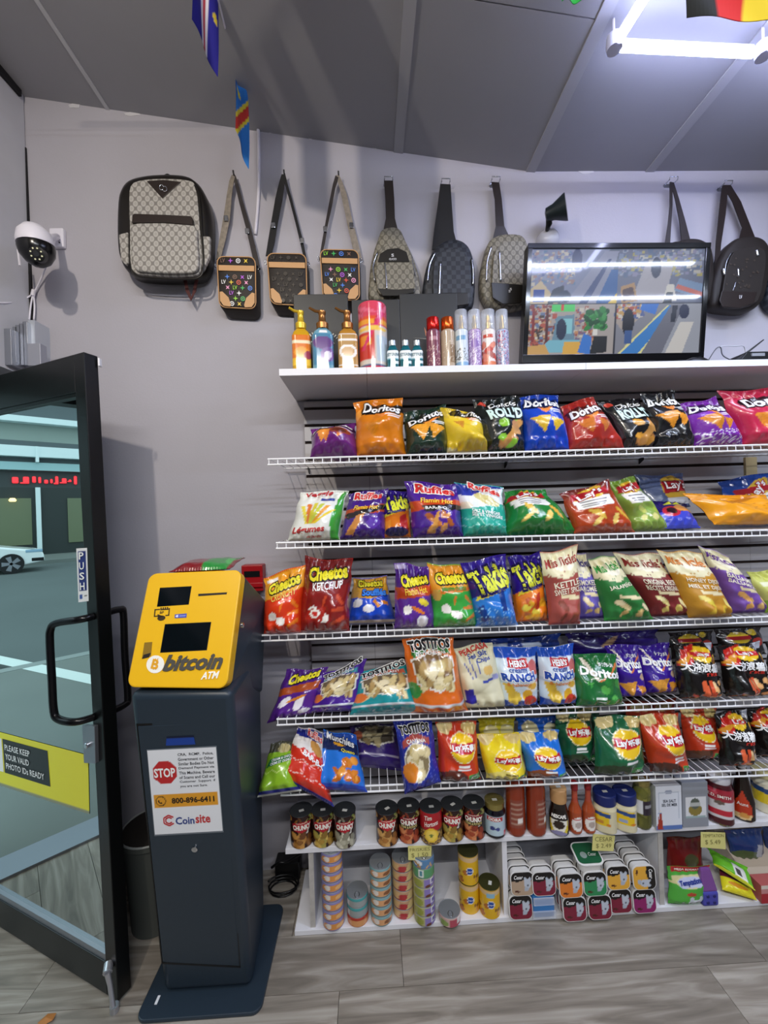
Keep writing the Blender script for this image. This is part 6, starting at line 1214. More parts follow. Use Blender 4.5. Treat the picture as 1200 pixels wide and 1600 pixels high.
herr = lambda: ('#d4e2ee', [('r', 0, .82, 1, 1, '#1f50b8'), ('r', 0, 0, 1, .16, '#1f4ab0'), ('p', [(.24, .68), (.26, .82), (.74, .8), (.73, .66)], '#c0262c'), ('e', .86, .66, .12, .12, '#c86a6a'), ('e', .92, .5, .1, .1, '#c84a3a'), ('e', .76, .38, .18, .08, '#f0ece0'), ('e', .76, .39, .14, .05, '#e0b04a'), ('e', .3, .2, .16, .12, '#e0c04a', 30), ('e', .2, .34, .1, .16, '#d8b43a', 20), ('e', .62, .24, .13, .1, '#e8b02a'), ('e', .7, .14, .18, .09, '#c83a26'), ('p', [(0, .5), (1, .54), (1, .48), (0, .44)], '#b8cfe4')], [("HERR'S", .49, .74, .38, .09, W, dict(rot=-3, bold=.04)), ('creamy', .46, .63, .42, .07, '#2a4a9a', {}), ('RANCH', .46, .54, .76, .11, '#1f4aa8', dict(bold=.05, out='#f4f6f8')), ('& habanero', .42, .43, .56, .055, '#d8802a', {})])
chip('blue and white ranch chip bag next to the cream coloured one', 3, 782, 840, (768, 1012), (838, 1008), herr(), T=.042, Y=1.57)
chip('blue and white ranch chip bag next to the green coriander one', 3, 843, 899, (838, 1010), (896, 1006), herr(), T=.042, Y=1.57)
chip4('blue chip bag lying behind the two ranch bags', 3, [(752, 1052), (880, 1045), (874, 990), (750, 1000)], (1.72, 1.72, 1.74, 1.74), ('#1c3f98', [('r', .1, .7, .3, .85, '#c8d4e8'), ('r', .5, .7, .75, .85, '#c8d4e8')], []), T=.03)
def dorcn(base, chipc, mirror=False, extra=()):
    return base, [('p', [(.1, .92), (.4, .5), (.46, .5), (.2, .92)], '#e8dccb'), ('p', [(.4, .5), (.46, .5), (1, .8), (.98, .84)], '#d8783a')]+list(extra), [('Doritos', .5, .66, .84, .14, W, dict(rot=-4, bold=.04)), ('多力多滋', .66, .80, .34, .07, W, dict(rot=-4))]
chip('green coriander corn chip bag with leaf pictures', 3, 900, 972, (896, 1020), (962, 1022), dorcn('#1f6a34', '', extra=[('c', .7, .3, .2, .26, 8, 4, ['#3f9a44', '#2c8038', '#58b050']), ('c', .22, .44, .08, .05, 6, 6, ['#58b050', '#3f9a44']), ('r', .3, .18, .52, .22, '#dfe8df'), ('r', .36, .12, .5, .14, '#dfe8df')]), T=.042, Y=1.55)
pur = lambda: dorcn('#3a1c92', '', extra=[('t', .36, .22, .3, 190, '#dc9a3a'), ('t', .74, .18, .22, 170, '#d08a2e'), ('r', .66, .5, .9, .54, W), ('e', .8, .42, .1, .06, '#c8a88a')])
chip('indigo corn chip bag half hidden by the green coriander one', 3, 962, 1004, (944, 1008), (996, 1006), pur(), T=.036, Y=1.61)
chip('indigo corn chip bag showing its whole front', 3, 1001, 1056, (990, 1008), (1044, 1004), pur(), T=.036, Y=1.63)
chip4('dark indigo chip bag lying high behind the corn chip bags', 3, [(890, 1040), (1030, 1034), (1028, 984), (884, 990)], (1.73, 1.73, 1.75, 1.75), ('#26156a', [('p', [(.3, .6), (.5, .9), (.55, .88), (.4, .55)], '#c8a07a')], []), T=.03)
WAVE_T = [("Lay's", .55, .82, .3, .08, W, dict(rot=-4, bold=.03)), ('大波浪薯片', .5, .60, .92, .15, W, dict(rot=-5, bold=.035)), ('烤鱿鱼', .62, .48, .28, .06, '#d8362a', {})]
wave = lambda: ('#14100f', [('p', [(0, .62), (.12, .9), (.5, 1), (.3, .66)], '#c8281e'), ('p', [(0, .7), (.3, .84), (.34, .78), (.06, .62)], '#e0982a'), ('r', .8, .86, 1, 1, '#b4b8c8'), ('e', .55, .82, .24, .13, '#f0c82a'), ('p', [(.3, .8), (.32, .88), (.8, .84), (.78, .76)], '#c8242a'), ('r', .84, .68, .94, .78, '#e0b02a'), ('c', .74, .2, .16, .14, 9, 3, ['#f0b878', '#e89a5a', '#f6d09a']), ('p', [(.36, .08), (.34, .36), (.44, .38), (.5, .1)], '#e0643a'), ('p', [(.5, .1), (.5, .38), (.58, .38), (.6, .1)], '#d8522e'), ('c', .2, .06, .16, .04, 6, 5, ['#c8401e', '#e0a02a', '#a02a18'])], WAVE_T)
chip('black wavy chip bag with red corners beside the indigo bags', 3, 1062, 1124, (1052, 1008), (1110, 1002), wave(), T=.042, Y=1.575)
chip('black wavy chip bag with red corners second from the indigo bags', 3, 1134, 1200, (1120, 1010), (1186, 1000), wave(), T=.042, Y=1.575)
chip('black wavy chip bag cut by the picture edge on the fourth shelf', 3, 1208, 1268, (1196, 1004), (1252, 1000), wave(), T=.042, Y=1.58)
for q, lb in (([(1050, 1030), (1118, 1026), (1112, 984), (1044, 988)], 'black and yellow chip bag peeping over the first wavy bag'), ([(1124, 1028), (1196, 1022), (1188, 980), (1116, 984)], 'black and yellow chip bag peeping over the second wavy bag')):
    chip4(lb, 3, q, (1.72, 1.72, 1.74, 1.74), ('#1a1210', [('e', .4, .7, .24, .2, '#d8b82a'), ('p', [(.15, .62), (.15, .74), (.66, .74), (.66, .62)], '#b8242a'), ('e', .8, .5, .14, .16, '#c8301e'), ('e', .75, .85, .1, .1, '#d8b82a')], []), T=.03)
# --- lowest wire shelf
YL = 1.50
chip4('lime green chip bag drooping over the end of the lowest shelf', 4, [(402, 1246), (470, 1236), (462, 1156), (424, 1160)], (1.47, 1.47, 1.56, 1.56), ('#8ab82a', [('r', 0, .03, 1, .10, '#2a2f8a'), ('r', 0, 0, 1, .03, '#e4e8e0'), ('p', [(.1, .5), (1, .62), (1, .74), (.2, .66)], '#2c7a38'), ('r', 0, .78, 1, 1, '#4a4a3a'), ('e', .6, .86, .25, .1, '#c8bc8a'), ('z', .42, .06, 3, .008, '#c8e07a')], [('CREAM & ONION', .6, .66, .66, .05, W, dict(rot=8)), ('CREME ET OIGNON', .6, .59, .7, .05, W, dict(rot=8))]), T=.045)
chip4('red and white ridged chip bag sliding off the lowest shelf', 4, [(438, 1215), (520, 1260), (503, 1142), (466, 1134)], (1.47, 1.475, 1.575, 1.575), ('#d2331f', [('zf', .62, .05, 3, '#ece8e4'), ('p', [(0, .84), (1, .8), (1, 1), (0, 1)], '#27308e'), ('e', .7, .70, .2, .1, '#c8924a', -30), ('r', 0, 0, 1, .05, '#27308e'), ('z', .42, .06, 3, .007, '#f0c8be'), ('z', .2, .06, 3, .007, '#f0c8be')], [('Ruffles', .7, .9, .56, .12, '#d8322e', dict(out='#ece8e4', rot=-8)), ('BAR-B-Q', .62, .5, .62, .10, W, dict(rot=-16, bold=.04))]), T=.038)
chip4('bright blue cheese snack bag hanging over the lowest shelf', 4, [(493, 1232), (574, 1238), (556, 1148), (506, 1140)], (1.475, 1.475, 1.585, 1.585), ('#2a7ae0', [('p', [(0, .66), (1, .6), (1, .85), (0, .9)], '#1c2a5a'), ('p', [(0, .88), (1, .8), (1, 1), (0, 1)], '#2a55b8'), ('c', .6, .36, .24, .18, 12, 5, ['#e0862a', '#c86e1e', '#f0a040', '#d87a24']), ('r', 0, 0, 1, .10, '#2448b8'), ('e', .5, .78, .2, .05, '#e0a02a')], [('Munchies', .5, .86, .8, .13, '#eef0f4', dict(rot=-12, out='#14204a', bold=.03)), ('Queso', .7, .64, .36, .07, '#f0e03a', dict(rot=-6))]), T=.042)
chip4('dark purple tortilla chip bag lying back in shade on the lowest shelf', 4, [(552, 1197), (632, 1205), (622, 1128), (546, 1134)], (1.60, 1.60, 1.72, 1.72), ('#33206a', [('p', [(.1, .9), (.5, 1), (.9, .9), (.85, .5), (.5, .38), (.15, .5)], '#c8c4bc'), ('p', [(.13, .9), (.5, .98), (.87, .88), (.82, .52), (.5, .42), (.18, .52)], '#4a4236'), ('c', .52, .68, .28, .18, 14, 4, ['#a89a72', '#8a7a56', '#c4b68c']), ('e', .14, .7, .1, .12, '#b05a3a'), ('r', .1, .2, .9, .23, '#9a94b0')], []), T=.045)
chip4('navy blue tortilla chip bag with a round dip picture', 4, [(632, 1241), (688, 1222), (674, 1124), (614, 1124)], (1.485, 1.485, 1.545, 1.545), ('#26339e', [('n', 0, 0, 1, 1, .05, '#5a6ac8', 3), ('e', .45, .42, .34, .26, '#eceae4'), ('e', .45, .42, .31, .235, '#8a7a5a'), ('c', .5, .42, .26, .2, 16, 4, ['#e0d0a0', '#cdb87a', '#efe4c0']), ('e', .25, .3, .2, .13, '#e0872a'), ('p', [(.12, .62), (.5, .72), (.86, .64), (.84, .74), (.5, .82), (.14, .72)], '#b0504a')], [('TOSTITOS', .5, .88, .78, .12, '#16141a', dict(rot=4, out='#f2f2ee', bold=.05)), ('CANTINA', .5, .71, .5, .05, W, {})]), T=.04)
def layscn(base, low, top=None, cx=.58, cy=.6, sub=W, r=.3):
    return base, [('e', .2, .92, .2, .12, '#e2cf94', 20), ('e', .8, .9, .2, .10, '#d8c07c', -10), ('e', cx, cy, r+.02, .23, '#f6ecc0'), ('e', cx, cy, r, .215, '#f2c81e'), ('p', [(cx-r-.02, cy-.03), (cx-r+.02, cy+.09), (cx, cy+.06), (cx+r+.02, cy+.1), (cx+r+.0, cy-.06), (cx, cy-.09)], '#c0202a'), ('e', .3, .1, .34, .16, low, 10), ('r', .66, .04, 1, .18, '#4aa050'), ('r', cx-.14, cy-.30, cx+.14, cy-.27, sub), ('r', cx-.16, cy-.335, cx+.16, cy-.32, sub)], [("Lay's", cx-.12, cy+.01, .30, .11, W, dict(rot=3, bold=.04, shear=.1)), ('乐事', cx+.15, cy+.01, .24, .10, W, dict(rot=3, bold=.04)), ('50', .8, .12, .14, .05, W, {})]
chip('bright red potato chip bag beside the navy tortilla bag', 4, 686, 750, (681, 1126), (744, 1127), layscn('#c83a1c', '#5a2a20'), T=.042)
chip('lemon yellow potato chip bag', 4, 760, 822, (744, 1148), (812, 1142), layscn('#ecd428', '#d8c86a', sub='#7a6a1a', cx=.55, cy=.48), T=.042)
chip4('lemon yellow potato chip bag peeping over the front yellow one', 4, [(752, 1170), (806, 1168), (804, 1120), (746, 1122)], (1.65, 1.65, 1.67, 1.67), ('#d8c830', [('e', .3, .6, .2, .2, '#e2d494'), ('e', .75, .62, .2, .18, '#d8cc8a')], []), T=.03)
chip('sky blue potato chip bag', 4, 826, 886, (808, 1144), (872, 1140), layscn('#2274d8', '#8a4a2a', cx=.5, cy=.5), T=.042)
chip4('sky blue potato chip bag peeping over the front blue one', 4, [(812, 1168), (880, 1166), (872, 1118), (806, 1122)], (1.65, 1.65, 1.67, 1.67), ('#1f5fc0', [('e', .25, .7, .18, .22, '#d8cc9a'), ('e', .75, .6, .2, .22, '#e2d8ae')], []), T=.03)
chip('dark green potato chip bag set back from the edge', 4, 872, 930, (866, 1110), (924, 1108), layscn('#1c5a3c', '#2a3a24', cx=.5, cy=.62), T=.04, Y=1.64)
chip('dark green potato chip bag standing at the front edge', 4, 928, 1004, (926, 1118), (1000, 1116), layscn('#1f6440', '#2a3a24', cx=.58, cy=.58), T=.042)
chip('brick red potato chip bag standing at the front edge', 4, 1016, 1074, (995, 1116), (1058, 1112), layscn('#c03c1c', '#4a2a20', cx=.6, cy=.6), T=.042)
chip('brick red potato chip bag set back beside its twin', 4, 1072, 1122, (1060, 1102), (1118, 1106), layscn('#b8391f', '#5a3a2a', cx=.45, cy=.62), T=.04, Y=1.63)
chip('black wavy chip bag on the lowest shelf beside the brick red bags', 4, 1124, 1178, (1116, 1114), (1166, 1106), wave(), T=.04, Y=1.58)
chip('black wavy chip bag tucked at the end of the lowest shelf', 4, 1180, 1240, (1164, 1106), (1222, 1100), wave(), T=.04, Y=1.63)
for q, c, lb in (([(872, 1128), (940, 1124), (936, 1096), (870, 1098)], '#1a4a34', 'green chip bag peeping from behind the dark green bags'), ([(980, 1126), (1060, 1122), (1056, 1092), (976, 1096)], '#9a321c', 'red chip bag peeping from behind the brick red bags')):
    chip4(lb, 4, [(q[0][0], q[0][1]+70), (q[1][0], q[1][1]+70), q[2], q[3]], (1.74, 1.74, 1.75, 1.75), (c, [('e', .3, .9, .2, .06, '#d8c890'), ('e', .75, .9, .18, .06, '#cfbf86')], []), T=.03)
# ------------------------------------------------------------------ low white shelf unit
YU = 1.535; ZU0, ZU1, ZU2 = .018, .302, .321
XU0 = PZ(460, 1465, 0)[0]; XT0 = PY(446, 1333, YU)[0]; XU1 = 2.0
un = empty('low_shelf_unit', ((XU0+XU1)/2, 1.67, 0), 'low white shelf unit on the floor below the wire shelves', 'shelf unit')
MB().box((XU0, YU, 0), (XU1, YS-.001, ZU0)).build('base_board', WHITE, un, bevel=.001)
MB().box((XT0, YU, ZU1), (XU1, YS-.001, ZU2)).build('top_board', WHITE, un, bevel=.001)
RAW = mat('worn_board_edge', '#b6b2ad', .7, var=.15, vscale=30)
xd = []
for i, px in enumerate((487.5, 790, 1034)):
    x = PY(px, 1390, YU+.01)[0]; xd.append(x)
    MB().box((x-.009, YU+.012, ZU0), (x+.009, YS-.001, ZU1)).build('divider', WHITE, un)
    MB().box((x-.0092, YU+.009, ZU0), (x+.0092, YU+.012, ZU1)).build('divider_edge', RAW if i != 1 else WHITE, un)
MB().box((XU1-.018, YU+.012, ZU0), (XU1, YS-.001, ZU1)).build('divider', WHITE, un)
MB().box((XU0+.03, YS-.008, ZU0), (XU1, YS-.001, ZU1)).build('back_board', mat('grey_back_board', '#8b8b90', .7), un)
pg = PY(975, 1318, 1.60); MB().tube([(pg[0]-.02, 1.62, ZU1-.004), (pg[0], 1.6, ZU1-.015), (pg[0]+.006, 1.59, ZU1-.035)], [.006, .006, .005], 8).build('shelf_peg', WIRE, un, smooth=True)
# handwritten price notes
def note(label, q, lines, Y):
    S_ = bilin([PY(x, y, Y) for x, y in q], (0, -1, 0)); mb = MB(); mb.hexa(uvslab(S_, 0, 0, 1, 1, -.0006, 0), '#ddd688')
    for t, cu, cv, w, h in lines: add_text(mb, S_, t, cu, cv, w, h, '#8a8550', rot=3, asp=.65, bold=0.0, lift=.0004)
    mb.build('price_note', INK, fixn=False, label=label, cat='price note', group='yellow handwritten price notes')
note('yellow price note below the soup cans', [(638, 1344), (673.5, 1344.5), (674.5, 1321), (637.5, 1322)], [('FRISKIES', .5, .76, .86, .22), ('$ 1.50', .5, .36, .72, .34)], YU-.0015)
note('yellow price note above the pet food trays', [(925, 1329), (958.5, 1330), (961, 1306), (926.5, 1303)], [('CESAR', .5, .74, .8, .28), ('$ 2.49', .52, .32, .7, .3)], YU-.0015)
note('yellow price note above the treat pouch', [(1095, 1324), (1134, 1327), (1133, 1301), (1095, 1300)], [('TEMPTATION', .5, .8, .86, .2), ('$ 5.49', .48, .38, .62, .32)], YU-.0015)

# ------------------------------------------------------------------ jars and cans on the unit
DLID = mat('dark_can_lid', '#3c3f42', .35, metal=.5); STICK = mat('price_sticker', '#c9c9c4', .6)
CANP = [(0, .94), (.015, 1), (.975, 1), (.985, 1.02), (1, 1.0)]
def can(label, px, py, base, ops, texts, R=.0415, H=.117, z=ZU2, name='soup_can', cat='can', group='cans of soup on the low shelf', lid=DLID, rim=True, sticker=None, ang=0):
    c = foot(px, py, z, R)
    o, S_ = vessel(name, label, c, H, R, CANP, base, ops, texts, nu=64, nv=40, cat=cat, group=group)
    MB().lathe([(R*.985, H-.001), (R*.985, H+.0004), (R*.3, H+.0006)], c, 32).build('lid', lid, o, smooth=40)
    MB().tube([c+np.array([R*math.cos(w), R*math.sin(w), H]) for w in np.linspace(0, 2*math.pi, 33)[:-1]], .0013, 6, closed=True).build('rim', lid, o, smooth=True)
    if sticker is not None:
        a = math.radians(sticker); e1 = np.array([math.cos(a), math.sin(a), 0]); e2 = np.array([-math.sin(a), math.cos(a), 0]); k = c+np.array([.002, -.006, H+.0008])
        MB().poly([k-e1*.009-e2*.006, k+e1*.009-e2*.006, k+e1*.009+e2*.006, k-e1*.009+e2*.006], (0, 0, .0004)).build('price_sticker', STICK, o)
    return o
def chunky(food, logo='#b01c2a', band=None, bt=None):
    ops = [('r', 0, 0, 1, 1, '#2a1210'), ('c', .38, .9, .1, .08, 6, 3, food), ('c', .62, .9, .08, .08, 6, 5, ['#8a9a4a', '#c8b87a', '#b0a05a']), ('p', [(.36, .78), (.5, .84), (.64, .78), (.63, .58), (.5, .5), (.37, .58)], logo), ('c', .5, .24, .13, .2, 26, 7, food), ('p', [(.56, .46), (.6, .62), (.615, .62), (.585, .44)], '#d8d4cc')]
    if band: ops += [('r', .36, .48, .64, .6, band)]
    return '#2a1210', ops, [('CHUNKY', .5, .67, .25, .14, '#f4efe6', dict(bold=.05)), ("Campbell's", .5, .80, .16, .05, '#f0d8c8', dict(shear=.2))]+([(bt, .5, .54, .24, .07, '#e8d48a', {})] if bt else [])
BEEF = ['#8a5a2a', '#b07a3a', '#6a3f1e', '#c8924a']; CHIK = ['#b08a3a', '#d8b45a', '#8a6a2a', '#a89a4a']; CREM = ['#b8b4a0', '#d8d4c0', '#8a8674', '#a09c86']; RED = ['#a84a2e', '#c8683e', '#8a3422', '#d88a5a']; BRN = ['#b0763a', '#c8924e', '#8a5a2a', '#d8a862']
can('dark soup can at the end of the low shelf', 472.5, 1327, *chunky(BEEF), sticker=20)
can('soup can with yellow pasta picture, second from the shelf end', 506, 1325.5, *chunky(CHIK), sticker=5)
can('soup can with a grey creamy chowder picture', 540, 1327, *chunky(CREM), sticker=-12)
can('soup can with brown meat picture, first after the gap', 606, 1324, *chunky(BRN, '#c02430'), sticker=35)
can('black banded soup can with reddish meat beside the red and gold can', 640, 1319.5, *chunky(RED, '#8a1a2a', '#2a2418', 'STEAK & POTATO'), sticker=8)
can('red and gold soup can with a yellow bowl picture', 674.5, 1321, '#b01e26', [('r', 0, 0, 1, .45, '#5a4636'), ('n', 0, 0, 1, .42, .3, '#c8a05a', 3), ('e', .5, .3, .105, .22, '#e8c03a'), ('e', .5, .3, .08, .16, '#f0d05a'), ('e', .5, .3, .025, .05, '#6a7a3a')], [('Tim', .46, .84, .10, .13, '#f4efe6', dict(shear=.3, rot=12)), ('Hortons', .5, .66, .2, .14, '#f4efe6', dict(shear=.3, rot=12))], sticker=3)
can('soup can with a pasta picture beside the red and gold can', 708, 1317, *chunky(CHIK), sticker=35)
can('black banded soup can with reddish meat beside the blueberry jam', 741, 1314, *chunky(RED, '#8a1a2a', '#2a2418', 'STEAK & POTATO'), sticker=10)
def jar(name, label, px, py, R, H, prof, base, ops, texts, lid=None, lidm=None, m=None, cat='jar', p=2.0, group=None, z=ZU2, sticker=True, ry=None):
    c = foot(px, py, z, ry or R)
    o, S_ = vessel(name, label, c, H, R, prof, base, ops, texts, m=m or mat('filled_glass_jar', rough=.08, attr=True, coat=.6), cat=cat, p=p, group=group, ry=ry)
    if lid:
        rl, hl, tp = lid; MB().lathe([(rl*.98, H-.004), (rl, H), (rl, H+hl*.9), (rl*tp, H+hl), (rl*.2, H+hl)], c, 36).build('lid', lidm, o, smooth=40)
        if sticker: MB().box(c+np.array([-.009, -.010, H+hl]), c+np.array([.009, .002, H+hl+.0005])).build('price_sticker', STICK, o)
    return o
JP = [(0, .88), (.05, 1), (.82, 1), (.93, .88), (1, .84)]
jar('jam_jar', 'dark blueberry jam jar with a pale blue label', 774, 1312.5, .0395, .108, JP, '#100c18', [('r', .28, .12, .72, .78, '#b9cfdc'), ('r', .38, .62, .62, .76, '#c0383e'), ('e', .46, .38, .04, .07, '#2f3a7a'), ('e', .54, .36, .035, .06, '#3a468a'), ('r', .64, .1, .7, .26, '#c8485a')], [('DORA', .5, .69, .18, .09, '#f4f0ea', dict(bold=.05))], (.036, .018, .9), mat('gold_lid', '#a89a5a', .25, metal=.7))
BOT = [(0, .92), (.03, 1), (.62, .97), (.72, .86), (.86, .5), (1, .34)]
for px, py, lb, o2 in ((806.5, 1308.5, 'tall orange red sauce bottle beside the blueberry jam', .5), (838.5, 1308, 'tall orange red sauce bottle beside the coffee jar', .6)):
    jar('sauce_bottle', lb, px, py, .0365, .26, BOT, '#8f3214', [('r', o2-.1, .12, o2+.16, .52, '#8a4232')]+[('r', o2-.07, .15+.035*i, o2+.13, .158+.035*i, '#b08a78') for i in range(10)]+[('r', o2+.04, .2, o2+.12, .26, '#eee8e2')], [], (.014, .03, .9), mat('green_cap', '#2c7a3a', .4), cat='bottle', group='tall sauce bottles on the low shelf', sticker=False)
jar('coffee_jar', 'coffee jar with a yellow label and a tan lid', 874, 1307, .036, .118, [(0, .9), (.05, 1), (.55, 1), (.8, .8), (.95, .74), (1, .72)], '#1a0f0a', [('e', .5, .36, .15, .42, '#e0c82a'), ('e', .5, .44, .125, .34, '#f0ece0'), ('r', .36, .5, .64, .78, '#1c1512'), ('e', .5, .36, .085, .13, '#2a1a10'), ('e', .5, .08, .12, .09, '#8a86b0')], [('NESCAFÉ', .5, .63, .22, .11, '#f4f0ea', dict(bold=.04))], (.030, .048, .8), mat('tan_lid', '#c89a68', .5), p=2.6)
HOT = [(0, .9), (.03, 1), (.5, 1), (.64, .62), (.74, .46), (.93, .44), (1, .46)]
for px, py, lb in ((899.5, 1304.5, 'hot sauce bottle beside the coffee jar'), (920.5, 1303.5, 'hot sauce bottle beside the mayonnaise')):
    jar('hot_sauce_bottle', 'small '+lb, px, py, .0235, .160, HOT, '#a84a26', [('e', .58, .24, .17, .16, '#efe9e4'), ('e', .58, .22, .09, .07, '#b8a8a0'), ('r', .42, .34, .74, .37, '#c03a3a'), ('r', 0, .72, 1, 1, '#b04a34')], [], (.0125, .026, .85), mat('red_wax_cap', '#8a1f24', .35), cat='bottle', group='small hot sauce bottles on the low shelf', sticker=False)
for px, py, lb, o2 in ((946, 1303.5, 'mayonnaise jar with a blue lid beside the hot sauce', .5), (977, 1301.5, 'mayonnaise jar with a blue lid beside the pickles', .56)):
    jar('mayonnaise_jar', lb, px, py, .0405, .104, JP, '#dcd3b0', [('r', o2-.19, .3, o2+.06, .78, '#e8c41e'), ('p', [(o2-.19, .66), (o2-.19, .78), (o2+.08, .72), (o2+.08, .58)], '#2a4a8a'), ('e', o2+.05, .34, .03, .05, '#d8862a'), ('r', o2-.14, .36, o2-.02, .48, '#c8862a' if o2 < .52 else '#9aa8c8')], [], (.0405, .034, .92), mat('blue_lid', '#1c2a6a', .4), p=3.0, group='mayonnaise jars on the low shelf')
PICK = ['#6a6a2a', '#7d7a34', '#55561f', '#8a8740']
jar('pickle_jar', 'green pickle jar with a dark label beside the salt box', 1004, 1297, .0315, .165, JP, '#4a4a1c', [('c', .5, .5, .4, .5, 60, 4, PICK), ('r', .34, .36, .52, .66, '#d6d8e0'), ('r', .52, .34, .72, .66, '#2a2030'), ('r', .56, .5, .7, .56, '#9a9aa0')], [], (.030, .018, .9), mat('gold_lid'))
# salt carton
def carton(name, label, q, Y, dep, base, ops, texts, side='#c9cdd6', cat='carton', z=ZU2):
    """q: BL.x, BR.x, top y pixels of the front at depth Y"""
    xl, xr = XAT(q[0], Y, z), XAT(q[1], Y, z); zt = PY((q[0]+q[1])/2, q[2], Y)[2]
    o = MB().box((xl, Y, z), (xr, Y+dep, zt)).build(name, mat('carton_'+side[1:], side, .6), label=label, cat=cat, bevel=.001)
    S_ = flat_surf((xl, Y, z), (xr-xl, 0, 0), (0, 0, zt-z), (0, -1, 0)); asp = (zt-z)/(xr-xl); mb = MB(); panel(mb, S_, base, ops, 36, 48, .0006, asp)
    for t in texts: add_text(mb, S_, t[0], t[1], t[2], t[3], t[4], t[5], asp=asp, lift=.0009, **(t[6] if len(t) > 6 else {}))
    mb.build('front_print', INK, o, fixn=False); return o
Ysalt = PZ(1045, 1296, ZU2)[1]
carton('salt_carton', 'white sea salt carton with a red lighthouse picture', (1026, 1066, 1228), Ysalt, .07, '#dfe3ee', [('r', 0, 0, 1, .10, '#5a78b8'), ('p', [(.04, .02), (.1, .4), (.2, .4), (.26, .02)], '#a83a2a'), ('e', .15, .42, .05, .03, '#e8e0d8'), ('r', .08, .38, .22, .4, '#6a7ab0'), ('e', .5, .86, .14, .05, '#9aa2b8'), ('r', .1, .25, .115, .85, '#b8c0d0'), ('r', .885, .25, .9, .85, '#b8c0d0'), ('r', .1, .85, .9, .86, '#b8c0d0')], [('SEA SALT', .52, .66, .5, .065, '#3a4254', {}), ('SEL DE MER', .52, .57, .6, .065, '#3a4254', {})])
carton('grey_carton', 'plain grey carton with a small olive picture beside the salt', (1067, 1107, 1222), Ysalt+.006, .08, '#8f939c', [('r', .12, .2, .92, .66, '#dfe0e4'), ('e', .5, .38, .26, .13, '#8a7a3a'), ('e', .5, .52, .18, .12, '#5a6258'), ('r', .3, .46, .7, .54, '#b8bcb8'), ('r', .14, .2, .9, .24, '#9ab0b0')], [], side='#8f939c')
jar('fruit_spread_jar', 'large dark red fruit spread jar with a white label', 1125, 1290, .0455, .150, JP, '#4a141c', [('r', .3, .2, .72, .9, '#d8d4d8'), ('r', .3, .62, .72, .9, '#a02c3a'), ('e', .42, .8, .06, .06, '#c84a5a'), ('r', .38, .26, .64, .4, '#c02a3a'), ('e', .5, .58, .06, .05, '#6a5a50')], [('E.D. SMITH', .5, .74, .24, .07, '#f4efe9', {})], (.036, .022, .9), mat('white_lid', '#dedee4', .4), p=2.6)
jar('syrup_bottle', 'dark syrup bottle with a drop shaped red label', 1161, 1284, .0385, .20, [(0, .85), (.04, 1), (.35, 1), (.6, .72), (.85, .45), (1, .4)], '#1c0e0a', [('p', [(.36, .12), (.38, .3), (.5, .6), (.62, .3), (.64, .12), (.5, .04)], '#c03a1c'), ('p', [(.37, .14), (.63, .14), (.6, .06), (.5, .04), (.4, .06)], '#e8c890'), ('e', .52, .12, .07, .05, '#d89a4a')], [("Aunt", .5, .34, .14, .06, '#f4e8e0', {})], (.014, .02, .9), mat('white_lid'), cat='bottle', sticker=False, ry=.028)
jar('mayonnaise_tub', 'wide mayonnaise jar cut by the picture edge', 1198, 1273, .047, .14, JP, '#dcd6bc', [('r', .28, .28, .7, .72, '#e2c62a'), ('p', [(.28, .62), (.28, .76), (.7, .68), (.7, .54)], '#2a4a7a'), ('e', .56, .36, .05, .06, '#c83a2a'), ('e', .56, .36, .035, .04, '#e8e0d0')], [], (.046, .02, .9), mat('pale_yellow_lid', '#d8cf9a', .4))

# ------------------------------------------------------------------ stacked pet food tins
ORD = ['bottom', 'second', 'third', 'fourth', 'fifth', 'sixth', 'seventh', 'eighth']
SLV = mat('silver_can_lid', '#8d9195', .4, metal=.4)
TR_, TH = .0405, .0352
def tin(label, c, base, ops, texts=(), group=None, R=TR_, H=TH, lid=SLV):
    o, S_ = vessel('pet_food_tin', label, c, H, R, [(0, .9), (.04, .97), (.1, 1), (.9, 1), (.96, .97), (1, .95)], base, ops, texts, nu=52, nv=16, cat='tin', group=group)
    MB().lathe([(R*.94, H-.001), (R*.94, H+.0002), (R*.3, H+.0004)], c, 28).build('lid', lid, o, smooth=40)
    MB().tube([c+np.array([R*.96*math.cos(w), R*.96*math.sin(w), H-.0005]) for w in np.linspace(0, 2*math.pi, 29)[:-1]], .0013, 6, closed=True).build('rim', lid, o, smooth=True)
    MB().tube([c+np.array([.009*math.cos(w), -R*.55+.012*math.sin(w), H+.0016]) for w in np.linspace(0, 6.28, 12)[:-1]], .0012, 5, closed=True).build('ring_pull', CHROME, o, smooth=True)
    return o
def tins(px, py, kinds, what, z=ZU0+.0005):
    c = foot(px, py, z, TR_); base = {}; n = len(kinds)
    for i, (k, lb) in enumerate(kinds):
        nm = '%s, %s' % (lb, ('top of ' if i == n-1 else ORD[i]+' from the bottom of ' if i else 'bottom of ')+what)
        if k in base: copy_thing(base[k][0], (0, 0, TH*(i-base[k][1])), nm)
        else: base[k] = (tin(nm, c+np.array([0, 0, TH*i]), *TIN[k], group='pet food tins on the low shelf'), i)
fish = lambda a, b: [('p', [(.3, .2), (.36, .8), (.7, .7), (.68, .15)], a), ('e', .42, .5, .05, .25, '#e6e0da'), ('e', .6, .45, .07, .2, b)]
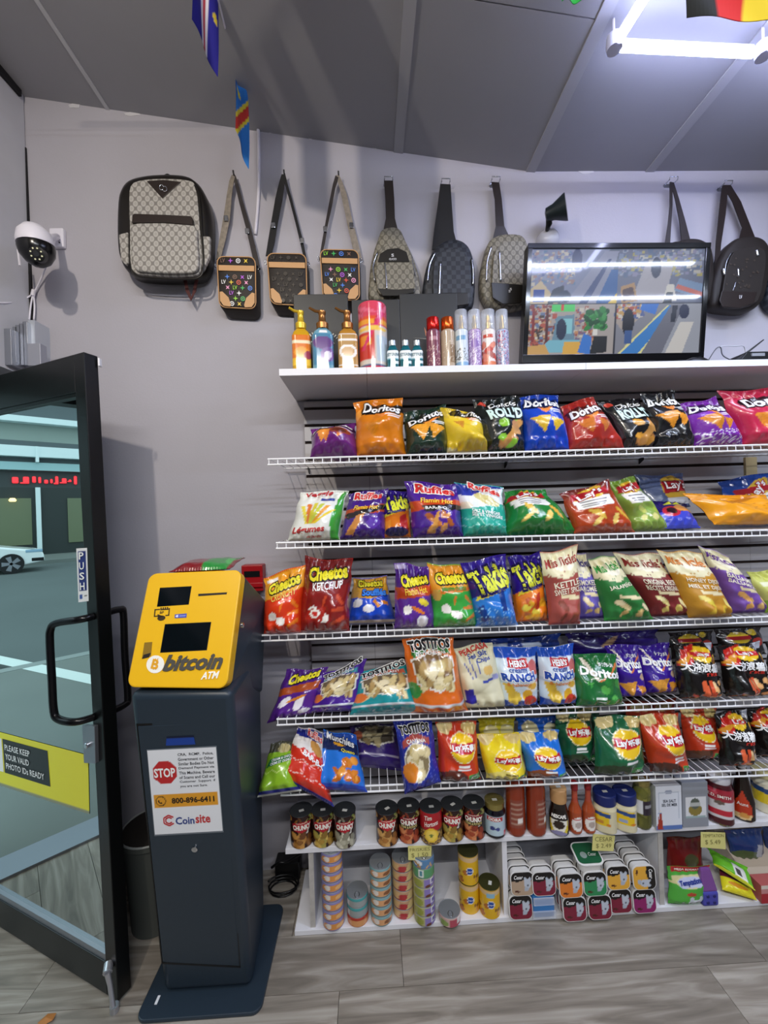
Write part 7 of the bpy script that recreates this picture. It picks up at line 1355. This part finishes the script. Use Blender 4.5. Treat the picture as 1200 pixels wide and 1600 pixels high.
TIN = {'purple': ('#8a86b8', [('r', 0, 0, 1, .12, '#6a64a0')]+fish('#d8924a', '#e8b87a')), 'aqua': ('#7fa8ac', [('r', 0, 0, 1, .14, '#4a8a90')]+fish('#d8a070', '#8a5a3a')), 'clear': ('#9aa0a0', [('r', 0, .7, 1, 1, '#4a9a9c'), ('r', .3, .1, .36, .6, '#d8dcdc')]), 'orange': ('#c8743a', [('r', 0, .7, 1, 1, '#b03a2a'), ('e', .5, .4, .15, .3, '#d89a62')]), 'rust': ('#c09a7a', [('r', 0, 0, 1, .2, '#a8403c'), ('e', .5, .4, .07, .3, '#b03438'), ('p', [(.54, .1), (.6, .9), (.74, .8), (.7, .1)], '#d8c08a'), ('p', [(.28, .2), (.32, .85), (.44, .8), (.42, .2)], '#d8b07a')]),
       'lilac': ('#b0ae7a', [('r', .5, .1, .72, .9, '#8a7ab8'), ('r', .6, .4, .66, .9, '#e4e4e8'), ('r', .61, .46, .65, .84, '#6a64a0'), ('e', .4, .5, .08, .4, '#9aa04a'), ('e', .56, .2, .04, .2, '#6a3a2a')]), 'green': ('#5a9a6a', [('r', .42, .2, .5, .9, '#e4e8e4'), ('r', .44, .3, .48, .8, '#4a8a9a')]), 'blue': ('#5a86b0', [('e', .4, .6, .08, .3, '#e4e8ec'), ('c', .5, .3, .12, .25, 6, 3, ['#d8a86a', '#b8864a'])]), 'pink': ('#c8a8a0', [('r', .5, .1, .7, .8, '#b04a5a'), ('e', .4, .4, .08, .3, '#8aa05a'), ('r', .62, .3, .7, .9, '#e8e4e4')])}
tins(522, 1456, [('purple', 'lavender and orange tin')]*8, 'the tall stack nearest the shelf end')
tins(560, 1450, [('orange', 'orange tin'), ('clear', 'grey and teal tin'), ('clear', 'grey and teal tin')], 'the short stack of three')
tins(597, 1449, [('aqua', 'aqua and peach tin')]*6, 'the aqua stack beside the short one')
tins(631.5, 1438, [('rust', 'rust and cream tin')]*6, 'the rust coloured stack')
tins(664.5, 1449, [('lilac', 'lilac windowed tin')]*5+[('green', 'green tin'), ('blue', 'blue tin')], 'the stack under the price note')
tins(703, 1451, [('pink', 'single pink tin')], 'no stack, alone beside the yellow cans')
ped = ('#e0b01e', [('c', .38, .3, .08, .2, 8, 4, ['#b8702a', '#e8c04a', '#8a5a2a']), ('r', .3, .82, .7, .96, '#d8b88a'), ('e', .52, .5, .055, .14, '#f0f0f0'), ('e', .52, .5, .045, .115, '#1f4aa0'), ('c', .62, .2, .05, .15, 5, 6, ['#8a5a2a', '#d89a4a'])], [('Pedigree', .52, .5, .075, .05, '#f4f4f4', {})])
OLV = mat('olive_can_lid', '#4a4a2a', .35, metal=.5)
o = can('yellow dog food can under another yellow can', 734, 1429.5, *ped, R=.0385, H=.108, z=ZU0+.0005, name='dog_food_can', group='yellow dog food cans', lid=OLV)
copy_thing(o, (0, 0, .109), 'yellow dog food can stacked on top of another one')
can('single yellow dog food can with a blue band by the divider', 766, 1437, ped[0], ped[1]+[('r', .46, .74, .58, .88, '#8ab8d0')], ped[2], R=.0385, H=.108, z=ZU0+.0005, name='dog_food_can', group='yellow dog food cans', lid=OLV, sticker=70)

# ------------------------------------------------------------------ pet food trays standing on edge
TW, THT, TD = .089, .083, .029
WTR = mat('white_tray_plastic', '#e2e0de', .4)
def tray(label, x, y, z, col, word=True, rot90=False, flat=False):
    t = empty('pet_food_tray', (x, y, z), label, 'food tray', 'pet food trays under the price note')
    asp = THT/TW
    def L(u, v, d): return np.stack([x+(np.asarray(u)-.5)*TW, y+np.asarray(d)+np.asarray(v)*.010, z+np.asarray(v)*THT], 1)
    ring = lambda m_, s, d: L(*(lambda q: (.5+(q[:, 0]-.5)*s, .5+(q[:, 1]-.5)*s))(rr_uv(.24, asp, 0, 5)), d)
    mb = MB(); V = []; N_ = None
    for s, d in ((1.0, 0), (1.0, .003), (.93, .004), (.86, TD), (.4, TD)):
        r_ = ring(0, s, d); N_ = len(r_); V.append(r_)
    V = np.concatenate(V); Fc = [(i*N_+j, i*N_+(j+1) % N_, (i+1)*N_+(j+1) % N_, (i+1)*N_+j) for i in range(4) for j in range(N_)]+[tuple(range(N_)), tuple(4*N_+j for j in range(N_))[::-1]]
    mb.add(V, Fc).build('cup', WTR, t, smooth=40)
    q = rr_uv(.21, asp, .03, 5); lp = MB(); n_ = 26; u, v = np.meshgrid(np.linspace(.035, .965, n_), np.linspace(.035, .965, n_)); U, Vv = u.ravel(), v.ravel()
    # keep the print inside the rounded lid
    cu, cv = np.abs(U-.5)-.245, np.abs(Vv-.5)-.245; k = np.hypot(np.maximum(cu, 0), np.maximum(cv, 0)); sc = np.where(k > .22, .22/np.maximum(k, 1e-6), 1.0)
    U2 = .5+np.sign(U-.5)*np.where(cu > 0, .245+cu*sc, np.abs(U-.5)); V2 = .5+np.sign(Vv-.5)*np.where(cv > 0, .245+cv*sc, np.abs(Vv-.5))
    PU, PV = (1-V2, U2) if rot90 else (U2, V2)
    if rot90 == 2: PU, PV = V2, 1-U2
    ops = [('p', [(0, .62), (.3, .58), (.6, .66), (1, .6), (1, 1), (0, 1)], '#15110f'), ('p', [(.14, .2), (.2, .26), (.4, .2), (.3, .14)], '#4a2018'), ('e', .72, .5, .15, .2, '#b9c0cc'), ('e', .62, .68, .06, .07, '#b9c0cc'), ('e', .82, .68, .06, .07, '#b9c0cc'), ('e', .72, .42, .05, .05, '#5a5f6a'), ('e', .66, .28, .1, .08, '#a8b0be')]
    lp.add(L(U2, V2, -.0012), grid_faces(n_, n_), paint(PU, PV, col, ops, asp))
    if word:
        Sx = (lambda A, B, l=0.0: L(B, 1-A, -.0012-l)) if rot90 == 1 else (lambda A, B, l=0.0: L(A, B, -.0012-l))
        if rot90 == 1: Sx = lambda A, B, l=0.0: L(np.asarray(B), 1-np.asarray(A), -.0012-np.asarray(l))
        add_text(lp, Sx, 'Cesar', .34, .78, .38, .15, '#f0eeee', asp=asp, shear=.25, lift=.0008)
    lp.build('lid_film', GLOSSPRINT, t, fixn=False); return t
MAR, BEI, ORA, GRE, YLO, PUR = '#7a1f34', '#b0977f', '#d8782a', '#2c8450', '#dfa63a', '#8a2462'
cols = [('beside the divider', 814.5, 1437, 817, MAR, BEI, 3, 4), ('above the blue tray', 851, 1437, 851, None, MAR, 2, 1), ('behind the orange lid', 899, 1440, 893, MAR, ORA, 3, 2), ('behind the green lid', 938.5, 1437, 931, MAR, GRE, 3, 2), ('behind the yellow lid', 970.5, 1427, 967.5, MAR, YLO, 3, 4), ('by the far divider', 1008.5, 1427, 1008, PUR, YLO, 3, 4)]
CN = {MAR: 'maroon', BEI: 'beige', ORA: 'orange', GRE: 'green', YLO: 'yellow', PUR: 'plum'}
NTH = ['front', 'second', 'third', 'fourth', 'fifth']
zl0 = ZU0+.0008
for wh, pxl, pyl, pxu, cl_, cu_, nl, nu_ in cols:
    y0 = PZ(pxl, pyl, zl0)[1]; x0 = XAT(pxl, y0, zl0+.04); dxs = 0.0
    if cl_:
        base = None
        for i in range(nl):
            nm = '%s lidded food tray, %s of the lower row, column %s' % (CN[cl_], NTH[i], wh)
            if base is None: base = tray(nm, x0, y0, zl0, cl_)
            else: copy_thing(base, (0, (TD+.0015)*i, 0), nm)
    else:
        b_ = empty('clear_tray', (x0, y0, zl0), 'empty clear and blue plastic tray in the lower row', 'food tray')
        MB().rbox((x0-.042, y0+.004, zl0), (x0+.042, y0+.07, zl0+.078), .010).build('blue_cup', mat('clear_blue_plastic', '#3a86d0', .08, alpha=.75, coat=.5), b_, smooth=40)
        MB().rbox((x0-.044, y0, zl0), (x0+.044, y0+.006, zl0+.03), .003).build('clear_lip', CLR, b_)
        MB().rbox((x0-.040, y0+.002, zl0+.05), (x0+.040, y0+.005, zl0+.078), .003).build('clear_lid', CLR, b_)
    zu = zl0+.0838; yu = y0+.004; xu = XAT(pxu, yu, zu+.04); base = None
    for i in range(nu_+1):
        c_ = cu_ if i < 2 or cu_ in (BEI,) else MAR
        nm = '%s lidded food tray, %s of the upper row, column %s' % (CN[cu_ if i == 0 else c_], NTH[i], wh)
        r9 = 1 if (wh.startswith('by the far') and i == 0) else False
        if i == 0 or base is None or base[1] != c_ or (i == 1 and wh.startswith('by the far')): base = (tray(nm, xu, yu+(TD+.0015)*i, zu, c_, rot90=r9), c_, i)
        else: copy_thing(base[0], (0, (TD+.0015)*(i-base[2]), 0), nm)
    if 'green' in wh:
        yy = yu+.05; zz_ = zu+.0845; xx = XAT(917, yy, zz_)
        t = empty('pet_food_tray', (xx, yy, zz_), 'green lidded food tray lying flat on top of the others', 'food tray', 'pet food trays under the price note')
        q = rr_uv(.24, 1, 0, 5); V = []
        for s, h_ in ((.8, 0), (.92, .030), (1, .031), (1, .034)): V.append(np.stack([xx+(q[:, 0]-.5)*.1*s, yy+(q[:, 1]-.5)*.085*s, np.full(len(q), zz_+h_)+(q[:, 1]-.5)*.02], 1))
        N_ = len(q); V = np.concatenate(V); MB().add(V, [(i*N_+j, i*N_+(j+1) % N_, (i+1)*N_+(j+1) % N_, (i+1)*N_+j) for i in range(3) for j in range(N_)]+[tuple(range(N_))[::-1], tuple(3*N_+j for j in range(N_))]).build('cup', WTR, t, smooth=40)
        S_ = flat_surf((xx-.045, yy-.037, zz_+.0355-.0085), (.09, 0, 0), (0, .074, .0175), (0, -.2, 1)); lp = MB(); qq = rr_uv(.2, 1, 0, 5); lp.add(S_(qq[:, 0], qq[:, 1], 0), [tuple(range(len(qq)))], '#1f5a3a'); lp.add(S_(.32+.14*np.cos(th_), .4+.16*np.sin(th_), .0006), [tuple(range(len(th_)))], '#8a9a94'); add_text(lp, S_, 'Cesar', .68, .4, .34, .16, '#c8d4cc', asp=.85, shear=.2); lp.build('lid_film', GLOSSPRINT, t, fixn=False)
# ------------------------------------------------------------------ treats beyond the last divider
def pouchq(label, q, Y, base, ops, texts, T, seed, name='treat_pouch', cat='pouch', **kw):
    return pillow(label, [PY(x, y, d) for (x, y), d in zip(q, Y)], T, base, ops, texts, seed, cat=cat, name=name, m=FOIL, wrinkle=.6, **kw)
tops = [('r', 0, .86, 1, 1, '#b0282a'), ('r', 0, .60, 1, .78, '#d0c890'), ('e', .5, .64, .36, .14, '#d8d2a0'), ('e', .5, .64, .32, .11, '#c4c8e4'), ('e', .32, .6, .12, .1, '#c4c8e4'), ('e', .68, .62, .12, .1, '#c4c8e4'), ('e', .48, .36, .12, .05, '#b0442e'), ('e', .62, .14, .2, .07, '#d0d6dc'), ('e', .5, .22, .06, .08, '#c0c8d0'), ('e', .76, .22, .06, .08, '#c0c8d0'), ('r', .0, .66, .08, 1, '#4a9a3a')]
f = lambda px, py: PZ(px, py, ZU0+.001)[1]
yq = f(1070, 1411)
pouchq('green cat treat pouch standing upright with a red top', [(1044, 1411), (1100, 1408), (1108, 1352), (1042, 1354)], (yq, yq, yq+.015, yq+.015), '#4ea63c', tops, [('Temptations', .5, .64, .56, .13, '#2a3a8a', dict(rot=5, bold=.05, shear=.1)), ('MEGA FORMAT', .45, .94, .6, .05, '#f0e4d8', {})], .026, 301)
pouchq('dark red cat treat pouch standing behind the green one', [(1042, 1372), (1100, 1370), (1096, 1306), (1042, 1308)], (yq+.11, yq+.11, yq+.12, yq+.12), '#7a1f1e', [('r', 0, .1, 1, .3, '#b8a878'), ('e', .6, .5, .2, .14, '#4a4a2a')], [], .024, 302)
c = PZ(1112, 1417, ZU0); pt = empty('toy_ball_pack', (c[0], c[1]+.03, ZU0), 'small purple and blue pack beside the green treat pouch', 'pack')
a, b = XAT(1099, c[1], .04), XAT(1124, c[1], .04)
MB().rbox((a, c[1], ZU0), (b, c[1]+.05, ZU0+.055), .008).build('blue_base', mat('blue_rubber', '#4a4aa8', .5), pt)
mb_ = MB()
for i in range(2):
    for j in range(2): mb_.lathe([(.006, 0), (.005, .002)], (a+(b-a)*(.3+.4*i), c[1], ZU0+.016+.024*j), 12, axis=(0, -1, 0))
mb_.build('paw_dots', mat('dark_blue_dot', '#26266a', .5), pt)
MB().hexa([(a, c[1]+.002, ZU0+.053), (b, c[1]+.002, ZU0+.053), (b, c[1]+.05, ZU0+.053), (a, c[1]+.05, ZU0+.053), (a+.008, c[1]+.018, ZU0+.13), (b-.016, c[1]+.018, ZU0+.13), (b-.016, c[1]+.03, ZU0+.13), (a+.008, c[1]+.03, ZU0+.13)]).build('purple_wrap', mat('purple_wrap', '#7a4a90', .2, coat=.4), pt, bevel=.006)
zz0 = ZU0+.004
def lie(label, q, zs, base, ops, texts, T, seed): 
    P_ = [PZ(x, y, z) for (x, y), z in zip(q, zs)]; return pillow(label, P_, T, base, ops, texts, seed, cat='pouch', name='treat_pouch', m=FOIL, wrinkle=.7)
lie('yellow treat pouch lying under the lime green one', [(1128, 1390), (1182, 1407), (1172, 1378), (1122, 1348)], (.045, .03, .06, .085), '#e8dc2a', [('r', 0, .5, 1, 1, '#6a1f3a'), ('e', .5, .3, .3, .1, '#d8902a')], [], .016, 303)
lie('lime green treat pouch with a barcode lying on top', [(1116, 1352), (1180, 1392), (1168, 1356), (1106, 1325)], (.10, .075, .10, .13), '#6ec22c', [('r', .52, .1, .85, .75, '#e8e8e4')]+[('r', .55+.03*i, .15, .565+.03*i, .5, '#4a4a4a') for i in range(9)]+[('r', 0, 0, 1, .1, '#d8dc3a')], [], .016, 304)
carton('treat_box', 'red and cream treat box at the end of the low shelf', (1190, 1250, 1382), f(1195, 1412)+.002, .05, '#b03038', [('r', 0, .55, 1, 1, '#c88a88'), ('r', 0, .8, 1, 1, '#e0d4c8')], [], side='#b8605c', z=ZU0, cat='box')
xa = XAT(1166, 1.61, .05)
MB().hexa([(xa, 1.61, ZU0+.001), (1.95, 1.61, ZU0+.001), (1.95, 1.785, ZU0+.001), (xa-.02, 1.785, ZU0+.001), (xa, 1.61, .045), (1.95, 1.61, .045), (1.95, 1.785, .15), (xa-.02, 1.785, .15)]).build('display_tray', mat('beige_card', '#cdbfae', .7), label='beige sloped card display tray at the end of the low shelf', cat='display tray')
for q, Yq, lb, cl_ in (([(1142, 1340), (1194, 1338), (1190, 1294), (1132, 1296)], 1.68, 'blue and olive treat bag at the back beside the yellow price note', '#24407e'), ([(1196, 1338), (1254, 1336), (1246, 1290), (1190, 1292)], 1.69, 'navy treat bag at the back next to the picture edge', '#1f3a70')):
    pillow(lb, [PY(x, y, Yq) for x, y in q], .024, cl_, [('e', .4, .2, .4, .2, '#5a6a44'), ('p', [(.6, .2), (.7, .6), (.9, .5), (.8, .1)], '#b8bcc8')], [], 310+q[0][0], cat='pouch', name='treat_pouch')
